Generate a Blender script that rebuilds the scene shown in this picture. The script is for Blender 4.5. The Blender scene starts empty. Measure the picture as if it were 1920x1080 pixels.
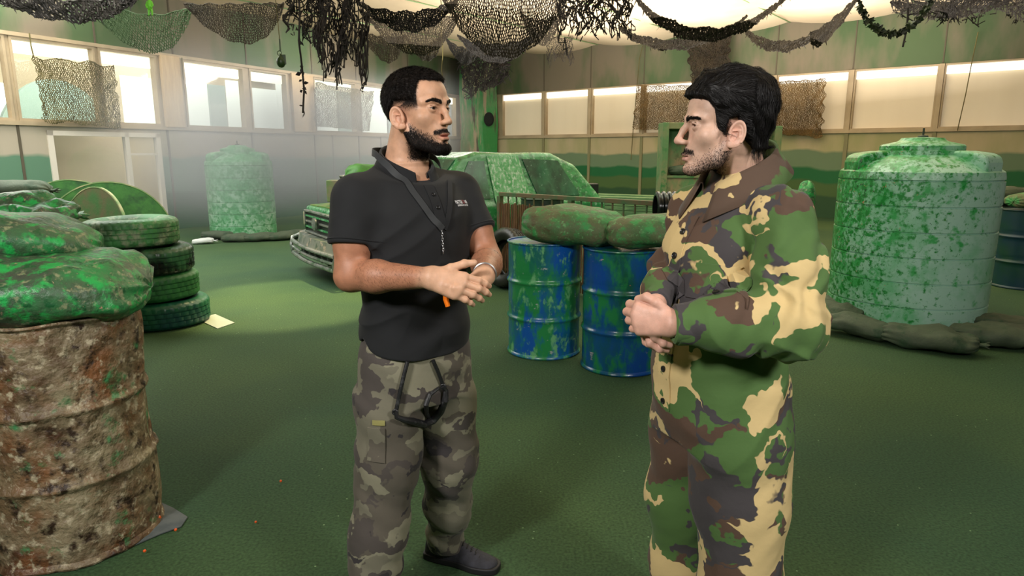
import bpy, bmesh, math, random
import numpy as np
from mathutils import Vector, Matrix, noise as mnoise

PI = math.pi
random.seed(7)
scene = bpy.context.scene
COL = scene.collection

# ------------------------------------------------------------------ camera, world, lights
FPX = 1250.0
TILT = math.atan2(254.0, FPX)
CAMH = 1.5
cam_d = bpy.data.cameras.new('camera')
cam_d.sensor_width = 36.0
cam_d.lens = FPX / 1920.0 * 36.0
cam_d.clip_start = 0.05
cam_d.clip_end = 200
cam = bpy.data.objects.new('camera', cam_d)
COL.objects.link(cam)
cam.location = (0, 0, CAMH)
cam.rotation_euler = (PI / 2 - TILT, 0, 0)
scene.camera = cam

scene.view_settings.view_transform = 'Standard'
scene.view_settings.look = 'None'
scene.view_settings.gamma = 1.0
scene.view_settings.exposure = 0.0
scene.view_settings.use_curve_mapping = False
scene.cycles.use_denoising = True
scene.cycles.max_bounces = 6
scene.cycles.diffuse_bounces = 3
scene.cycles.glossy_bounces = 2
scene.cycles.transmission_bounces = 3
scene.cycles.transparent_max_bounces = 12
scene.cycles.volume_bounces = 0
scene.cycles.volume_step_rate = 3.0
scene.cycles.sample_clamp_indirect = 4.0

world = bpy.data.worlds.new('World')
scene.world = world
world.use_nodes = True
wb = world.node_tree.nodes['Background']
wb.inputs[0].default_value = (0.86, 0.88, 0.82, 1)
wb.inputs[1].default_value = 0.26


def area_light(name, loc, target, energy, size, color=(1, 1, 1), size_y=None, spread=PI):
    d = bpy.data.lights.new(name, 'AREA')
    d.energy = energy
    d.color = color
    d.size = size
    d.spread = spread
    if size_y:
        d.shape = 'RECTANGLE'
        d.size_y = size_y
    o = bpy.data.objects.new(name, d)
    COL.objects.link(o)
    o.location = loc
    o.rotation_euler = (Vector(target) - Vector(loc)).to_track_quat('-Z', 'Y').to_euler()
    o['kind'] = 'structure'
    return o


area_light('key_lamp', (-1.9, -1.0, 3.1), (0.0, 3.0, 0.9), 125, 0.5, (1.0, 0.965, 0.92))
area_light('fill_lamp', (2.3, -0.8, 3.0), (0.1, 3.0, 0.8), 80, 0.5, (1.0, 0.97, 0.93))
area_light('ceiling_wash_far', (3.2, 13.2, 2.4), (3.0, 13.3, 6.5), 900, 6.0, (1.0, 0.92, 0.82), 9.0)  # added up-light, no real fixture: brightens the far tent cloth from below
area_light('ceiling_wash_near', (2.0, 7.5, 2.7), (2.0, 7.6, 6.5), 400, 8.0, (1.0, 0.92, 0.82), 6.0)  # second added up-light, likewise no fixture, for the nearer ceiling
area_light('ceiling_lamp_front', (2.5, 8.5, 3.9), (2.5, 8.5, 0.0), 110, 3.0, (0.80, 1.0, 0.84), 6.0)
area_light('added_fill_corner', (-2.6, 16.0, 4.2), (-3.6, 16.5, 0.0), 420, 2.0, (1.0, 0.96, 0.88), 6.0)  # added fill, not a fixture of the hall: lifts the dark left wall
area_light('added_fill_left', (-4.5, 9.0, 4.0), (-4.5, 10.5, 0.0), 420, 2.5, (0.97, 1.0, 0.97), 7.0)  # unseen fill added to brighten the fog and the wall behind it


sd = bpy.data.lights.new('spot_lamp', 'SPOT')
sd.energy = 1300
sd.color = (1.0, 0.82, 0.42)
sd.spot_size = math.radians(34)
sd.spot_blend = 0.35
sd.shadow_soft_size = 0.08
so = bpy.data.objects.new('spot_lamp', sd)
COL.objects.link(so)
so.location = (-1.6, 7.6, 4.1)
so.rotation_euler = (Vector((-2.25, 6.75, 0)) - Vector(so.location)).to_track_quat('-Z', 'Y').to_euler()
so['kind'] = 'structure'


# ------------------------------------------------------------------ picture pixel -> place
def ray(px, py):
    xc = (px - 960.0) / FPX
    yc = -(py - 540.0) / FPX
    c, s = math.cos(TILT), math.sin(TILT)
    return Vector((xc, c + yc * s, -s + yc * c))


def at(px, py, depth):
    r = ray(px, py)
    return Vector((0, 0, CAMH)) + r * (depth / r.y)


def ground(px, py, z=0.0):
    r = ray(px, py)
    return Vector((0, 0, CAMH)) + r * ((z - CAMH) / r.z)


# ------------------------------------------------------------------ object book-keeping
def tag(o, label=None, cat=None, group=None, kind=None):
    if label:
        o['label'] = label
    if cat:
        o['category'] = cat
    if group:
        o['group'] = group
    if kind:
        o['kind'] = kind
    return o


def empty(name, loc=(0, 0, 0), rz=0.0, label=None, cat=None, group=None):
    o = bpy.data.objects.new(name, None)
    o.empty_display_size = 0.1
    COL.objects.link(o)
    o.location = loc
    o.rotation_euler = (0, 0, rz)
    return tag(o, label, cat, group)


def link(name, me, mat=None, parent=None, smooth=False):
    o = bpy.data.objects.new(name, me)
    COL.objects.link(o)
    if mat is not None:
        for m in (mat if isinstance(mat, (list, tuple)) else [mat]):
            me.materials.append(m)
    if smooth and len(me.polygons):
        me.polygons.foreach_set('use_smooth', [True] * len(me.polygons))
    if parent is not None:
        o.parent = parent
    return o


def copy_tree(o, parent=None):
    c = o.copy()
    COL.objects.link(c)
    c.parent = parent
    for ch in [x for x in bpy.data.objects if x.parent == o and x != c]:
        copy_tree(ch, c)
    return c


class MB:
    """collects shapes into one mesh"""

    def __init__(self):
        self.v = []
        self.f = []
        self.mi = []
        self.cur = 0

    def add(self, vs, fs):
        o = len(self.v)
        self.v.extend([tuple(v) for v in vs])
        for f in fs:
            self.f.append(tuple(i + o for i in f))
            self.mi.append(self.cur)
        return self

    def box(self, lo, hi, M=None):
        x0, y0, z0 = lo
        x1, y1, z1 = hi
        vs = [Vector(p) for p in ((x0, y0, z0), (x1, y0, z0), (x1, y1, z0), (x0, y1, z0),
                                  (x0, y0, z1), (x1, y0, z1), (x1, y1, z1), (x0, y1, z1))]
        if M is not None:
            vs = [M @ v for v in vs]
        return self.add(vs, [(0, 3, 2, 1), (4, 5, 6, 7), (0, 1, 5, 4), (1, 2, 6, 5), (2, 3, 7, 6), (3, 0, 4, 7)])

    def hexa(self, p):
        return self.add(p, [(0, 3, 2, 1), (4, 5, 6, 7), (0, 1, 5, 4), (1, 2, 6, 5), (2, 3, 7, 6), (3, 0, 4, 7)])

    def lathe(self, prof, n=48, M=None, closed=False, fn=None):
        """prof: list of (r, z); closed joins last to first"""
        vs = []
        for r, z in prof:
            for i in range(n):
                a = 2 * PI * i / n
                v = Vector((r * math.cos(a), r * math.sin(a), z))
                if fn:
                    v = fn(v, a)
                if M is not None:
                    v = M @ v
                vs.append(v)
        m = len(prof)
        fs = []
        for j in range(m if closed else m - 1):
            for i in range(n):
                a, b = j * n + i, j * n + (i + 1) % n
                c, d = ((j + 1) % m) * n + (i + 1) % n, ((j + 1) % m) * n + i
                fs.append((a, b, c, d))
        if not closed:
            if prof[0][0] > 1e-6:
                fs.append(tuple(reversed(range(n))))
            if prof[-1][0] > 1e-6:
                fs.append(tuple((m - 1) * n + i for i in range(n)))
        return self.add(vs, fs)

    def tube(self, pts, r, n=8, caps=True, closed=False):
        pts = [Vector(p) for p in pts]
        m = len(pts)
        rs = r if isinstance(r, (list, tuple)) else [r] * m
        vs = []
        up = Vector((0, 0, 1))
        prev = None
        for k, p in enumerate(pts):
            if closed:
                t = pts[(k + 1) % m] - pts[k - 1]
            else:
                t = pts[min(k + 1, m - 1)] - pts[max(k - 1, 0)]
            if t.length < 1e-9:
                t = Vector((0, 0, 1))
            t.normalize()
            if prev is None:
                a = t.cross(up)
                if a.length < 1e-3:
                    a = t.cross(Vector((1, 0, 0)))
            else:
                a = prev - t * prev.dot(t)
                if a.length < 1e-6:
                    a = t.cross(up)
            a.normalize()
            prev = a
            b = t.cross(a)
            for i in range(n):
                g = 2 * PI * i / n
                vs.append(p + (a * math.cos(g) + b * math.sin(g)) * rs[k])
        fs = []
        for k in range(m if closed else m - 1):
            for i in range(n):
                fs.append((k * n + i, k * n + (i + 1) % n, ((k + 1) % m) * n + (i + 1) % n, ((k + 1) % m) * n + i))
        if caps and not closed:
            fs.append(tuple(reversed(range(n))))
            fs.append(tuple((m - 1) * n + i for i in range(n)))
        return self.add(vs, fs)

    def prism(self, poly, d0, d1, M):
        """poly: 2D points (x, z) extruded along local y"""
        n = len(poly)
        vs = [M @ Vector((x, d0, z)) for x, z in poly] + [M @ Vector((x, d1, z)) for x, z in poly]
        fs = [tuple(range(n)), tuple(reversed(range(n, 2 * n)))]
        for i in range(n):
            j = (i + 1) % n
            fs.append((i, i + n, j + n, j))
        return self.add(vs, fs)

    def build(self, name, mat=None, parent=None, smooth=False, bevel=0.0, fixn=True):
        me = bpy.data.meshes.new(name)
        me.from_pydata(self.v, [], self.f)
        if any(self.mi):
            me.polygons.foreach_set('material_index', self.mi)
        if fixn:
            bm = bmesh.new()
            bm.from_mesh(me)
            bmesh.ops.recalc_face_normals(bm, faces=bm.faces)
            bm.to_mesh(me)
            bm.free()
        o = link(name, me, mat, parent, smooth)
        if smooth and smooth != 'full':
            me.set_sharp_from_angle(angle=math.radians(34))
        if bevel:
            bv = o.modifiers.new('bevel', 'BEVEL')
            bv.width = bevel
            bv.segments = 2
            bv.limit_method = 'ANGLE'
        return o


def np_mesh(name, V, F, mat=None, parent=None, smooth=True):
    me = bpy.data.meshes.new(name)
    V = np.asarray(V, dtype=np.float32)
    F = np.asarray(F, dtype=np.int32)
    k = F.shape[1]
    me.vertices.add(len(V))
    me.vertices.foreach_set('co', V.ravel())
    me.loops.add(F.size)
    me.loops.foreach_set('vertex_index', F.ravel())
    me.polygons.add(len(F))
    me.polygons.foreach_set('loop_start', np.arange(0, F.size, k, dtype=np.int32))
    me.polygons.foreach_set('loop_total', np.full(len(F), k, dtype=np.int32))
    me.update(calc_edges=True)
    me.validate()
    return link(name, me, mat, parent, smooth)


# ------------------------------------------------------------------ implicit modelling kit
def vnoise(P, sc=1.0, seed=0):
    Q = np.asarray(P, dtype=np.float64) * sc + seed * 17.31
    I = np.floor(Q).astype(np.int64)
    Fr = Q - I
    Fr = Fr * Fr * (3 - 2 * Fr)

    def h(ix, iy, iz):
        n = (ix * 374761393 + iy * 668265263 + iz * 2147483647 + seed * 1274126177) & 0xFFFFFFFF
        n = ((n ^ (n >> 13)) * 1274126177) & 0xFFFFFFFF
        n = n ^ (n >> 16)
        return (n & 0xFFFF) / 65535.0 * 2 - 1
    x, y, z = I[..., 0], I[..., 1], I[..., 2]
    fx, fy, fz = Fr[..., 0], Fr[..., 1], Fr[..., 2]
    out = 0
    for dx in (0, 1):
        wx = fx if dx else 1 - fx
        for dy in (0, 1):
            wy = fy if dy else 1 - fy
            for dz in (0, 1):
                wz = fz if dz else 1 - fz
                out = out + h(x + dx, y + dy, z + dz) * wx * wy * wz
    return out


def fbm(P, sc, seed=0, o=3):
    a, r, t = 1.0, 0, 0
    for k in range(o):
        r = r + a * vnoise(P, sc * 2 ** k, seed + k)
        t += a
        a *= 0.5
    return r / t


def smin(a, b, k):
    h = np.clip(0.5 + 0.5 * (b - a) / k, 0, 1)
    return b * (1 - h) + a * h - k * h * (1 - h)


def smax(a, b, k):
    return -smin(-a, -b, k)


def sph(P, c, r):
    return np.linalg.norm(P - np.array(c), axis=-1) - r


def ell(P, c, r, R=None):
    Q = P - np.array(c)
    if R is not None:
        Q = Q @ R
    r = np.array(r, dtype=float)
    k0 = np.linalg.norm(Q / r, axis=-1)
    k1 = np.linalg.norm(Q / (r * r), axis=-1)
    return np.where(k1 > 1e-9, k0 * (k0 - 1.0) / np.maximum(k1, 1e-9), -r.min())


def cone(P, a, b, ra, rb):
    a = np.array(a, float)
    b = np.array(b, float)
    ab = b - a
    L = float(ab @ ab)
    t = np.clip(((P - a) @ ab) / max(L, 1e-12), 0, 1)
    return np.linalg.norm(P - a - t[..., None] * ab, axis=-1) - (ra + (rb - ra) * t)


def chain(P, pts, rs, k=0.01):
    d = None
    for i in range(len(pts) - 1):
        e = cone(P, pts[i], pts[i + 1], rs[i], rs[i + 1])
        d = e if d is None else smin(d, e, k)
    return d


def rbox(P, c, hs, r, R=None):
    Q = P - np.array(c)
    if R is not None:
        Q = Q @ R
    q = np.abs(Q) - (np.array(hs) - r)
    return np.linalg.norm(np.maximum(q, 0), axis=-1) + np.minimum(q.max(axis=-1), 0) - r


def rotm(ax, deg):
    return np.array(Matrix.Rotation(math.radians(deg), 3, ax))


def interp_tab(z, tab):
    """smooth table lookup; tab rows (z, a, b, ...) ascending"""
    T = np.array(tab, float)
    zs = T[:, 0]
    z = np.clip(z, zs[0], zs[-1])
    i = np.clip(np.searchsorted(zs, z, side='right') - 1, 0, len(zs) - 2)
    t = (z - zs[i]) / (zs[i + 1] - zs[i])
    m = np.gradient(T[:, 1:], zs, axis=0)
    h = (zs[i + 1] - zs[i])[..., None]
    t = t[..., None]
    a, b = T[i, 1:], T[i + 1, 1:]
    return ((2 * t ** 3 - 3 * t ** 2 + 1) * a + (t ** 3 - 2 * t ** 2 + t) * h * m[i]
            + (-2 * t ** 3 + 3 * t ** 2) * b + (t ** 3 - t ** 2) * h * m[i + 1])


def loft(P, tab, e=2.0):
    """vertical stack of superellipses: rows (z, cx, cy, rx, ry); returns approximate distance (uncapped)"""
    z = P[..., 2]
    c = interp_tab(z, tab)
    x = (P[..., 0] - c[..., 0])
    y = (P[..., 1] - c[..., 1])
    rx, ry = c[..., 2], c[..., 3]
    q = (np.abs(x / rx) ** e + np.abs(y / ry) ** e) ** (1.0 / e) + 1e-9
    d = np.sqrt(x * x + y * y)
    return d * (1 - 1 / q)


def sdf_mesh(f, lo, hi, h, B=8, slack=1.5, newton=2):
    lo = np.array(lo, float)
    hi = np.array(hi, float)
    nb = np.maximum(np.ceil((hi - lo) / (h * B)).astype(int), 1)
    N = nb * B + 1
    cx = [lo[i] + (np.arange(nb[i]) + 0.5) * h * B for i in range(3)]
    G = np.stack(np.meshgrid(*cx, indexing='ij'), -1).reshape(-1, 3)
    fc = np.concatenate([f(G[i:i + 200000]) for i in range(0, len(G), 200000)]).reshape(nb)
    act = np.abs(fc) < h * B * 0.87 * slack
    sgn = np.where(fc < 0, -1.0, 1.0).astype(np.float32)
    Fv = np.empty(tuple(N), dtype=np.float32)
    Fv[:-1, :-1, :-1] = np.repeat(np.repeat(np.repeat(sgn, B, 0), B, 1), B, 2)
    Fv[-1] = 1
    Fv[:, -1] = 1
    Fv[:, :, -1] = 1
    loc = np.stack(np.meshgrid(*[np.arange(B + 1)] * 3, indexing='ij'), -1).reshape(-1, 3)
    ids = np.argwhere(act)
    step = 220
    for s in range(0, len(ids), step):
        bb = ids[s:s + step]
        idx = (bb[:, None, :] * B + loc[None]).reshape(-1, 3)
        val = f(lo + idx * h)
        Fv[idx[:, 0], idx[:, 1], idx[:, 2]] = val
    # keep the outer skin of the grid outside
    for a in range(3):
        sl = [slice(None)] * 3
        sl[a] = 0
        Fv[tuple(sl)] = np.maximum(Fv[tuple(sl)], 1e-4)
        sl[a] = -1
        Fv[tuple(sl)] = np.maximum(Fv[tuple(sl)], 1e-4)
    ins = Fv < 0
    allin = ins[:-1, :-1, :-1].copy()
    anyin = ins[:-1, :-1, :-1].copy()
    for d in range(1, 8):
        dx, dy, dz = d & 1, (d >> 1) & 1, d >> 2
        s_ = ins[dx:N[0] - 1 + dx, dy:N[1] - 1 + dy, dz:N[2] - 1 + dz]
        allin &= s_
        anyin |= s_
    cells = np.argwhere(anyin & ~allin)
    cid = np.full(tuple(N - 1), -1, dtype=np.int32)
    cid[cells[:, 0], cells[:, 1], cells[:, 2]] = np.arange(len(cells))
    acc = np.zeros((len(cells), 3))
    cnt = np.zeros(len(cells))
    cs = [(d & 1, (d >> 1) & 1, d >> 2) for d in range(8)]
    cv = np.stack([Fv[cells[:, 0] + c[0], cells[:, 1] + c[1], cells[:, 2] + c[2]] for c in cs], -1).astype(float)
    for a in range(8):
        for ax in range(3):
            if cs[a][ax] == 0:
                b = a | (1 << ax)
                m = (cv[:, a] < 0) != (cv[:, b] < 0)
                t = cv[:, a] / np.where(m, cv[:, a] - cv[:, b], 1)
                p = np.zeros((len(cells), 3)) + np.array(cs[a])
                p[:, ax] += t
                acc[m] += p[m]
                cnt[m] += 1
    V = lo + (cells + acc / cnt[:, None]) * h
    faces = []
    for ax in range(3):
        u, w = [(1, 2), (2, 0), (0, 1)][ax]
        s0 = [slice(None)] * 3
        s1 = [slice(None)] * 3
        s0[ax] = slice(0, -1)
        s1[ax] = slice(1, None)
        ch = ins[tuple(s0)] != ins[tuple(s1)]
        e = np.argwhere(ch)
        ok = (e[:, u] > 0) & (e[:, w] > 0) & (e[:, u] < N[u] - 1) & (e[:, w] < N[w] - 1)
        e = e[ok]
        q = []
        for du, dw in ((-1, -1), (0, -1), (0, 0), (-1, 0)):
            g = e.copy()
            g[:, u] += du
            g[:, w] += dw
            q.append(cid[g[:, 0], g[:, 1], g[:, 2]])
        q = np.stack(q, -1)
        flip = ~ins[e[:, 0], e[:, 1], e[:, 2]]
        q[flip] = q[flip][:, ::-1]
        faces.append(q)
    F = np.concatenate(faces)
    F = F[(F >= 0).all(1)]
    del Fv, ins, allin, anyin, cid
    ee = h * 0.25
    for _ in range(newton):
        d = np.concatenate([f(V[i:i + 200000]) for i in range(0, len(V), 200000)])
        g = np.zeros_like(V)
        for ax in range(3):
            o = np.zeros(3)
            o[ax] = ee
            g[:, ax] = (f(V + o) - d) / ee
        gl = np.maximum((g * g).sum(1), 0.04)
        mv = -(d / gl)[:, None] * g
        ml = np.linalg.norm(mv, axis=1, keepdims=True)
        V = V + mv * np.minimum(1, h * 0.6 / np.maximum(ml, 1e-9))
    return V, F


def vcolor(o, name, arr):
    me = o.data
    at_ = me.color_attributes.new(name, 'FLOAT_COLOR', 'POINT')
    a = np.ones((len(me.vertices), 4), dtype=np.float32)
    a[:, :arr.shape[1]] = arr
    at_.data.foreach_set('color', a.ravel())


# ------------------------------------------------------------------ procedural materials
def lin(c):
    """8-bit sRGB triple -> linear"""
    return tuple(((x / 255.0) / 12.92 if x <= 10 else (((x / 255.0) + 0.055) / 1.055) ** 2.4) for x in c)


def new_mat(name):
    m = bpy.data.materials.new(name)
    m.use_nodes = True
    nt = m.node_tree
    b = nt.nodes['Principled BSDF']
    return m, nt, b


def N_(nt, typ, **kw):
    n = nt.nodes.new(typ)
    for k, v in kw.items():
        if k.startswith('i_'):
            n.inputs[k[2:].replace('_', ' ')].default_value = v
        else:
            setattr(n, k, v)
    return n


def paint(name, base, layers=(), rough=0.6, rough2=None, bump=0.0, bump_scale=60.0, metal=0.0,
          spec=0.5, coord='Object', stretch=(1, 1, 1), bump_dist=0.01, bias=None):
    """layers: (colour, noise scale, threshold, softness, detail[, stretch])"""
    m, nt, b = new_mat(name)
    tc = N_(nt, 'ShaderNodeTexCoord')
    col = None

    def mapping(st, seed):
        mp = N_(nt, 'ShaderNodeMapping')
        mp.inputs['Scale'].default_value = st
        mp.inputs['Location'].default_value = (seed * 3.7, seed * 1.9, seed * 5.1)
        nt.links.new(tc.outputs[coord], mp.inputs['Vector'])
        return mp
    rgb = N_(nt, 'ShaderNodeRGB')
    rgb.outputs[0].default_value = (*lin(base), 1)
    col = rgb.outputs[0]
    fac_last = None
    for i, L in enumerate(layers):
        c, sc, th, sf, det = L[:5]
        st = L[5] if len(L) > 5 else stretch
        mp = mapping(st, i + 1 + (hash(name) % 7 if False else 0))
        nz = N_(nt, 'ShaderNodeTexNoise')
        nz.inputs['Scale'].default_value = sc
        nz.inputs['Detail'].default_value = det
        nz.inputs['Roughness'].default_value = 0.62
        nt.links.new(mp.outputs[0], nz.inputs['Vector'])
        mr = N_(nt, 'ShaderNodeMapRange')
        mr.inputs['From Min'].default_value = th - sf
        mr.inputs['From Max'].default_value = th + sf
        val = nz.outputs['Fac']
        if bias is not None:
            # thicker daubing on one side of the thing
            dt = N_(nt, 'ShaderNodeVectorMath', operation='DOT_PRODUCT')
            dt.inputs[1].default_value = bias[:3]
            nt.links.new(tc.outputs[coord], dt.inputs[0])
            s1 = N_(nt, 'ShaderNodeMath', operation='ADD')
            s1.inputs[1].default_value = bias[3]
            nt.links.new(dt.outputs['Value'], s1.inputs[0])
            s2 = N_(nt, 'ShaderNodeMath', operation='ADD')
            nt.links.new(s1.outputs[0], s2.inputs[0])
            nt.links.new(val, s2.inputs[1])
            val = s2.outputs[0]
        nt.links.new(val, mr.inputs['Value'])
        mx = N_(nt, 'ShaderNodeMix', data_type='RGBA')
        mx.inputs[7].default_value = (*lin(c), 1)
        nt.links.new(mr.outputs[0], mx.inputs[0])
        nt.links.new(col, mx.inputs[6])
        col = mx.outputs[2]
        fac_last = mr.outputs[0]
    nt.links.new(col, b.inputs['Base Color'])
    b.inputs['Roughness'].default_value = rough
    b.inputs['Metallic'].default_value = metal
    b.inputs['Specular IOR Level'].default_value = spec
    if rough2 is not None and fac_last is not None:
        mr = N_(nt, 'ShaderNodeMapRange')
        mr.inputs['To Min'].default_value = rough
        mr.inputs['To Max'].default_value = rough2
        nt.links.new(fac_last, mr.inputs['Value'])
        nt.links.new(mr.outputs[0], b.inputs['Roughness'])
    if bump:
        nz = N_(nt, 'ShaderNodeTexNoise')
        nz.inputs['Scale'].default_value = bump_scale
        nz.inputs['Detail'].default_value = 4
        mp = mapping(stretch, 9)
        nt.links.new(mp.outputs[0], nz.inputs['Vector'])
        bp = N_(nt, 'ShaderNodeBump')
        bp.inputs['Strength'].default_value = bump
        bp.inputs['Distance'].default_value = bump_dist
        nt.links.new(nz.outputs['Fac'], bp.inputs['Height'])
        nt.links.new(bp.outputs[0], b.inputs['Normal'])
    return m


def glow(name, c, strength):
    m, nt, b = new_mat(name)
    b.inputs['Base Color'].default_value = (0, 0, 0, 1)
    b.inputs['Emission Color'].default_value = (*lin(c), 1)
    b.inputs['Emission Strength'].default_value = strength
    return m
# ------------------------------------------------------------------ the hall
LO, LD = Vector((-7.9, 10.97, 0)), Vector((0.456, 0.890, 0)).normalized()
RO, RD = Vector((-0.37, 21.87, 0)), Vector((0.781, -0.6245, 0)).normalized()
LN = Vector((-LD.y, LD.x, 0))      # outward
RN = Vector((-RD.y, RD.x, 0))
_den = LD.x * RD.y - LD.y * RD.x
_w = RO - LO
S_CORNER = (_w.x * RD.y - _w.y * RD.x) / _den
CORNER = LO + LD * S_CORNER
U_CORNER = (CORNER - RO).dot(RD)
ZT, ZS, ZC = 3.3, 2.0, 4.5
TH = 0.18


def WM(org, d, n):
    """wall matrix: local x along the wall, y outward, z up"""
    return Matrix(((d.x, n.x, 0, org.x), (d.y, n.y, 0, org.y), (0, 0, 1, 0), (0, 0, 0, 1)))


ML, MR = WM(LO, LD, LN), WM(RO, RD, RN)


def along(org, d, px):
    """distance along the wall that shows at picture column px at window-top height"""
    # plane through the camera containing column px near y=150
    best = None
    lo_, hi_ = -14.0, 34.0
    for k in range(2400):
        s = lo_ + (hi_ - lo_) * k / 2399
        p = org + d * s + Vector((0, 0, ZT))
        q = p - Vector((0, 0, CAMH))
        c, sn = math.cos(TILT), math.sin(TILT)
        fwd = q.y * c - q.z * sn
        if fwd < 0.5:
            continue
        x = 960 + FPX * q.x / fwd
        e = abs(x - px)
        if best is None or e < best[0]:
            best = (e, s)
    return best[1]


def mural_mat(name, beige, lower, bands, top=False):
    """painted wall: bands = [(height, colour)] from the top down with a wavy brushed edge"""
    m, nt, b = new_mat(name)
    geo = N_(nt, 'ShaderNodeNewGeometry')
    sep = N_(nt, 'ShaderNodeSeparateXYZ')
    nt.links.new(geo.outputs['Position'], sep.inputs[0])
    nz = N_(nt, 'ShaderNodeTexNoise')
    nz.inputs['Scale'].default_value = 0.9
    nz.inputs['Detail'].default_value = 3
    nt.links.new(geo.outputs['Position'], nz.inputs['Vector'])
    off = N_(nt, 'ShaderNodeMath', operation='MULTIPLY_ADD')
    off.inputs[1].default_value = 0.35
    nt.links.new(nz.outputs['Fac'], off.inputs[0])
    nt.links.new(sep.outputs['Z'], off.inputs[2])
    blot = N_(nt, 'ShaderNodeTexNoise')
    blot.inputs['Scale'].default_value = 1.1
    blot.inputs['Detail'].default_value = 5
    mp = N_(nt, 'ShaderNodeMapping')
    mp.inputs['Scale'].default_value = (1, 1, 0.35)
    nt.links.new(geo.outputs['Position'], mp.inputs['Vector'])
    nt.links.new(mp.outputs[0], blot.inputs['Vector'])
    r = N_(nt, 'ShaderNodeMapRange')
    r.inputs['From Min'].default_value = 0.42
    r.inputs['From Max'].default_value = 0.58
    nt.links.new(blot.outputs['Fac'], r.inputs['Value'])
    mx = N_(nt, 'ShaderNodeMix', data_type='RGBA')
    mx.inputs[6].default_value = (*lin(beige), 1)
    mx.inputs[7].default_value = (*lin(lower), 1)
    nt.links.new(r.outputs[0], mx.inputs[0])
    col = mx.outputs[2]
    for z, c in bands:
        st = N_(nt, 'ShaderNodeMapRange')
        st.inputs['From Min'].default_value = z + 0.175 + 0.03
        st.inputs['From Max'].default_value = z + 0.175 - 0.03
        nt.links.new(off.outputs[0], st.inputs['Value'])
        m2 = N_(nt, 'ShaderNodeMix', data_type='RGBA')
        m2.inputs[7].default_value = (*lin(c), 1)
        nt.links.new(st.outputs[0], m2.inputs[0])
        nt.links.new(col, m2.inputs[6])
        col = m2.outputs[2]
    nt.links.new(col, b.inputs['Base Color'])
    b.inputs['Roughness'].default_value = 0.55
    b.inputs['Specular IOR Level'].default_value = 0.3
    return m


M_up = mural_mat('painted upper wall', (116, 107, 90), (74, 94, 62), [])
M_lowR = mural_mat('painted lower wall right', (172, 160, 128), (150, 150, 108),
                   [(1.50, (98, 120, 92)), (1.12, (24, 92, 50)), (0.82, (66, 92, 48)), (0.5, (40, 72, 42))])
M_lowL = mural_mat('painted lower wall left', (172, 162, 144), (160, 156, 136),
                   [(1.42, (92, 128, 104)), (0.7, (60, 96, 70))])
M_frame = paint('beige window frame', (176, 158, 128), [((150, 134, 108), 2.0, 0.55, 0.2, 3)], rough=0.5)
M_seam = paint('dark seam', (84, 76, 60), rough=0.7)
M_wood = paint('pale wood post', (205, 180, 140), [((180, 150, 110), 3.0, 0.5, 0.2, 4, (6, 6, 0.6))], rough=0.5)
M_strip = glow('lit tube strip', (255, 246, 226), 2.4)


def pane_mat():
    m, nt, b = new_mat('frosted backlit pane')
    tc = N_(nt, 'ShaderNodeTexCoord')
    nz = N_(nt, 'ShaderNodeTexNoise')
    nz.inputs['Scale'].default_value = 1.5
    nz.inputs['Detail'].default_value = 4
    mp = N_(nt, 'ShaderNodeMapping')
    mp.inputs['Scale'].default_value = (1, 1, 0.15)
    nt.links.new(tc.outputs['Object'], mp.inputs[0])
    nt.links.new(mp.outputs[0], nz.inputs['Vector'])
    mx = N_(nt, 'ShaderNodeMix', data_type='RGBA')
    mx.inputs[6].default_value = (*lin((196, 180, 150)), 1)
    mx.inputs[7].default_value = (*lin((212, 198, 170)), 1)
    nt.links.new(nz.outputs['Fac'], mx.inputs[0])
    nt.links.new(mx.outputs[2], b.inputs['Base Color'])
    nt.links.new(mx.outputs[2], b.inputs['Emission Color'])
    b.inputs['Emission Strength'].default_value = 0.26
    b.inputs['Roughness'].default_value = 0.35
    return m


M_pane = pane_mat()


def glass_mat():
    m = bpy.data.materials.new('window glass')
    m.use_nodes = True
    nt = m.node_tree
    nt.nodes.clear()
    out = N_(nt, 'ShaderNodeOutputMaterial')
    tr = N_(nt, 'ShaderNodeBsdfTransparent')
    tr.inputs[0].default_value = (0.93, 0.95, 0.92, 1)
    gl = N_(nt, 'ShaderNodeBsdfGlossy')
    gl.inputs['Roughness'].default_value = 0.05
    gl.inputs[0].default_value = (0.8, 0.8, 0.8, 1)
    mx = N_(nt, 'ShaderNodeMixShader')
    mx.inputs[0].default_value = 0.08
    nt.links.new(tr.outputs[0], mx.inputs[1])
    nt.links.new(gl.outputs[0], mx.inputs[2])
    nt.links.new(mx.outputs[0], out.inputs[0])
    return m


M_glass = glass_mat()


def struct(mb, name, mat, parent=None, **kw):
    o = mb.build(name, mat, parent, **kw)
    if parent is None:
        o['kind'] = 'structure'
    return o


def build_wall(name, M, s0, s1, panes, low_mat, posts, low_open=None):
    """panes = list of (s_from, s_to); solid wall elsewhere between sill and window top"""
    w = MB()
    w.cur = 0
    w.box((s0, 0, ZT), (s1, TH, ZC + 0.25), M)                 # upper wall
    w.cur = 1
    if low_open:
        a, b_, z0, z1 = low_open
        w.box((s0, 0, 0), (a, TH, ZS), M)
        w.box((b_, 0, 0), (s1, TH, ZS), M)
        w.box((a, 0, 0), (b_, TH, z0), M)
        w.box((a, 0, z1), (b_, TH, ZS), M)
    else:
        w.box((s0, 0, 0), (s1, TH, ZS), M)
    w.cur = 2
    cur = s0
    for a, b_ in sorted(panes):
        if a > cur + 0.01:
            w.box((cur, 0, ZS), (a, TH, ZT), M)
        cur = b_
    if cur < s1:
        w.box((cur, 0, ZS), (s1, TH, ZT), M)
    return struct(w, name, [M_up, low_mat, M_frame])


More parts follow.
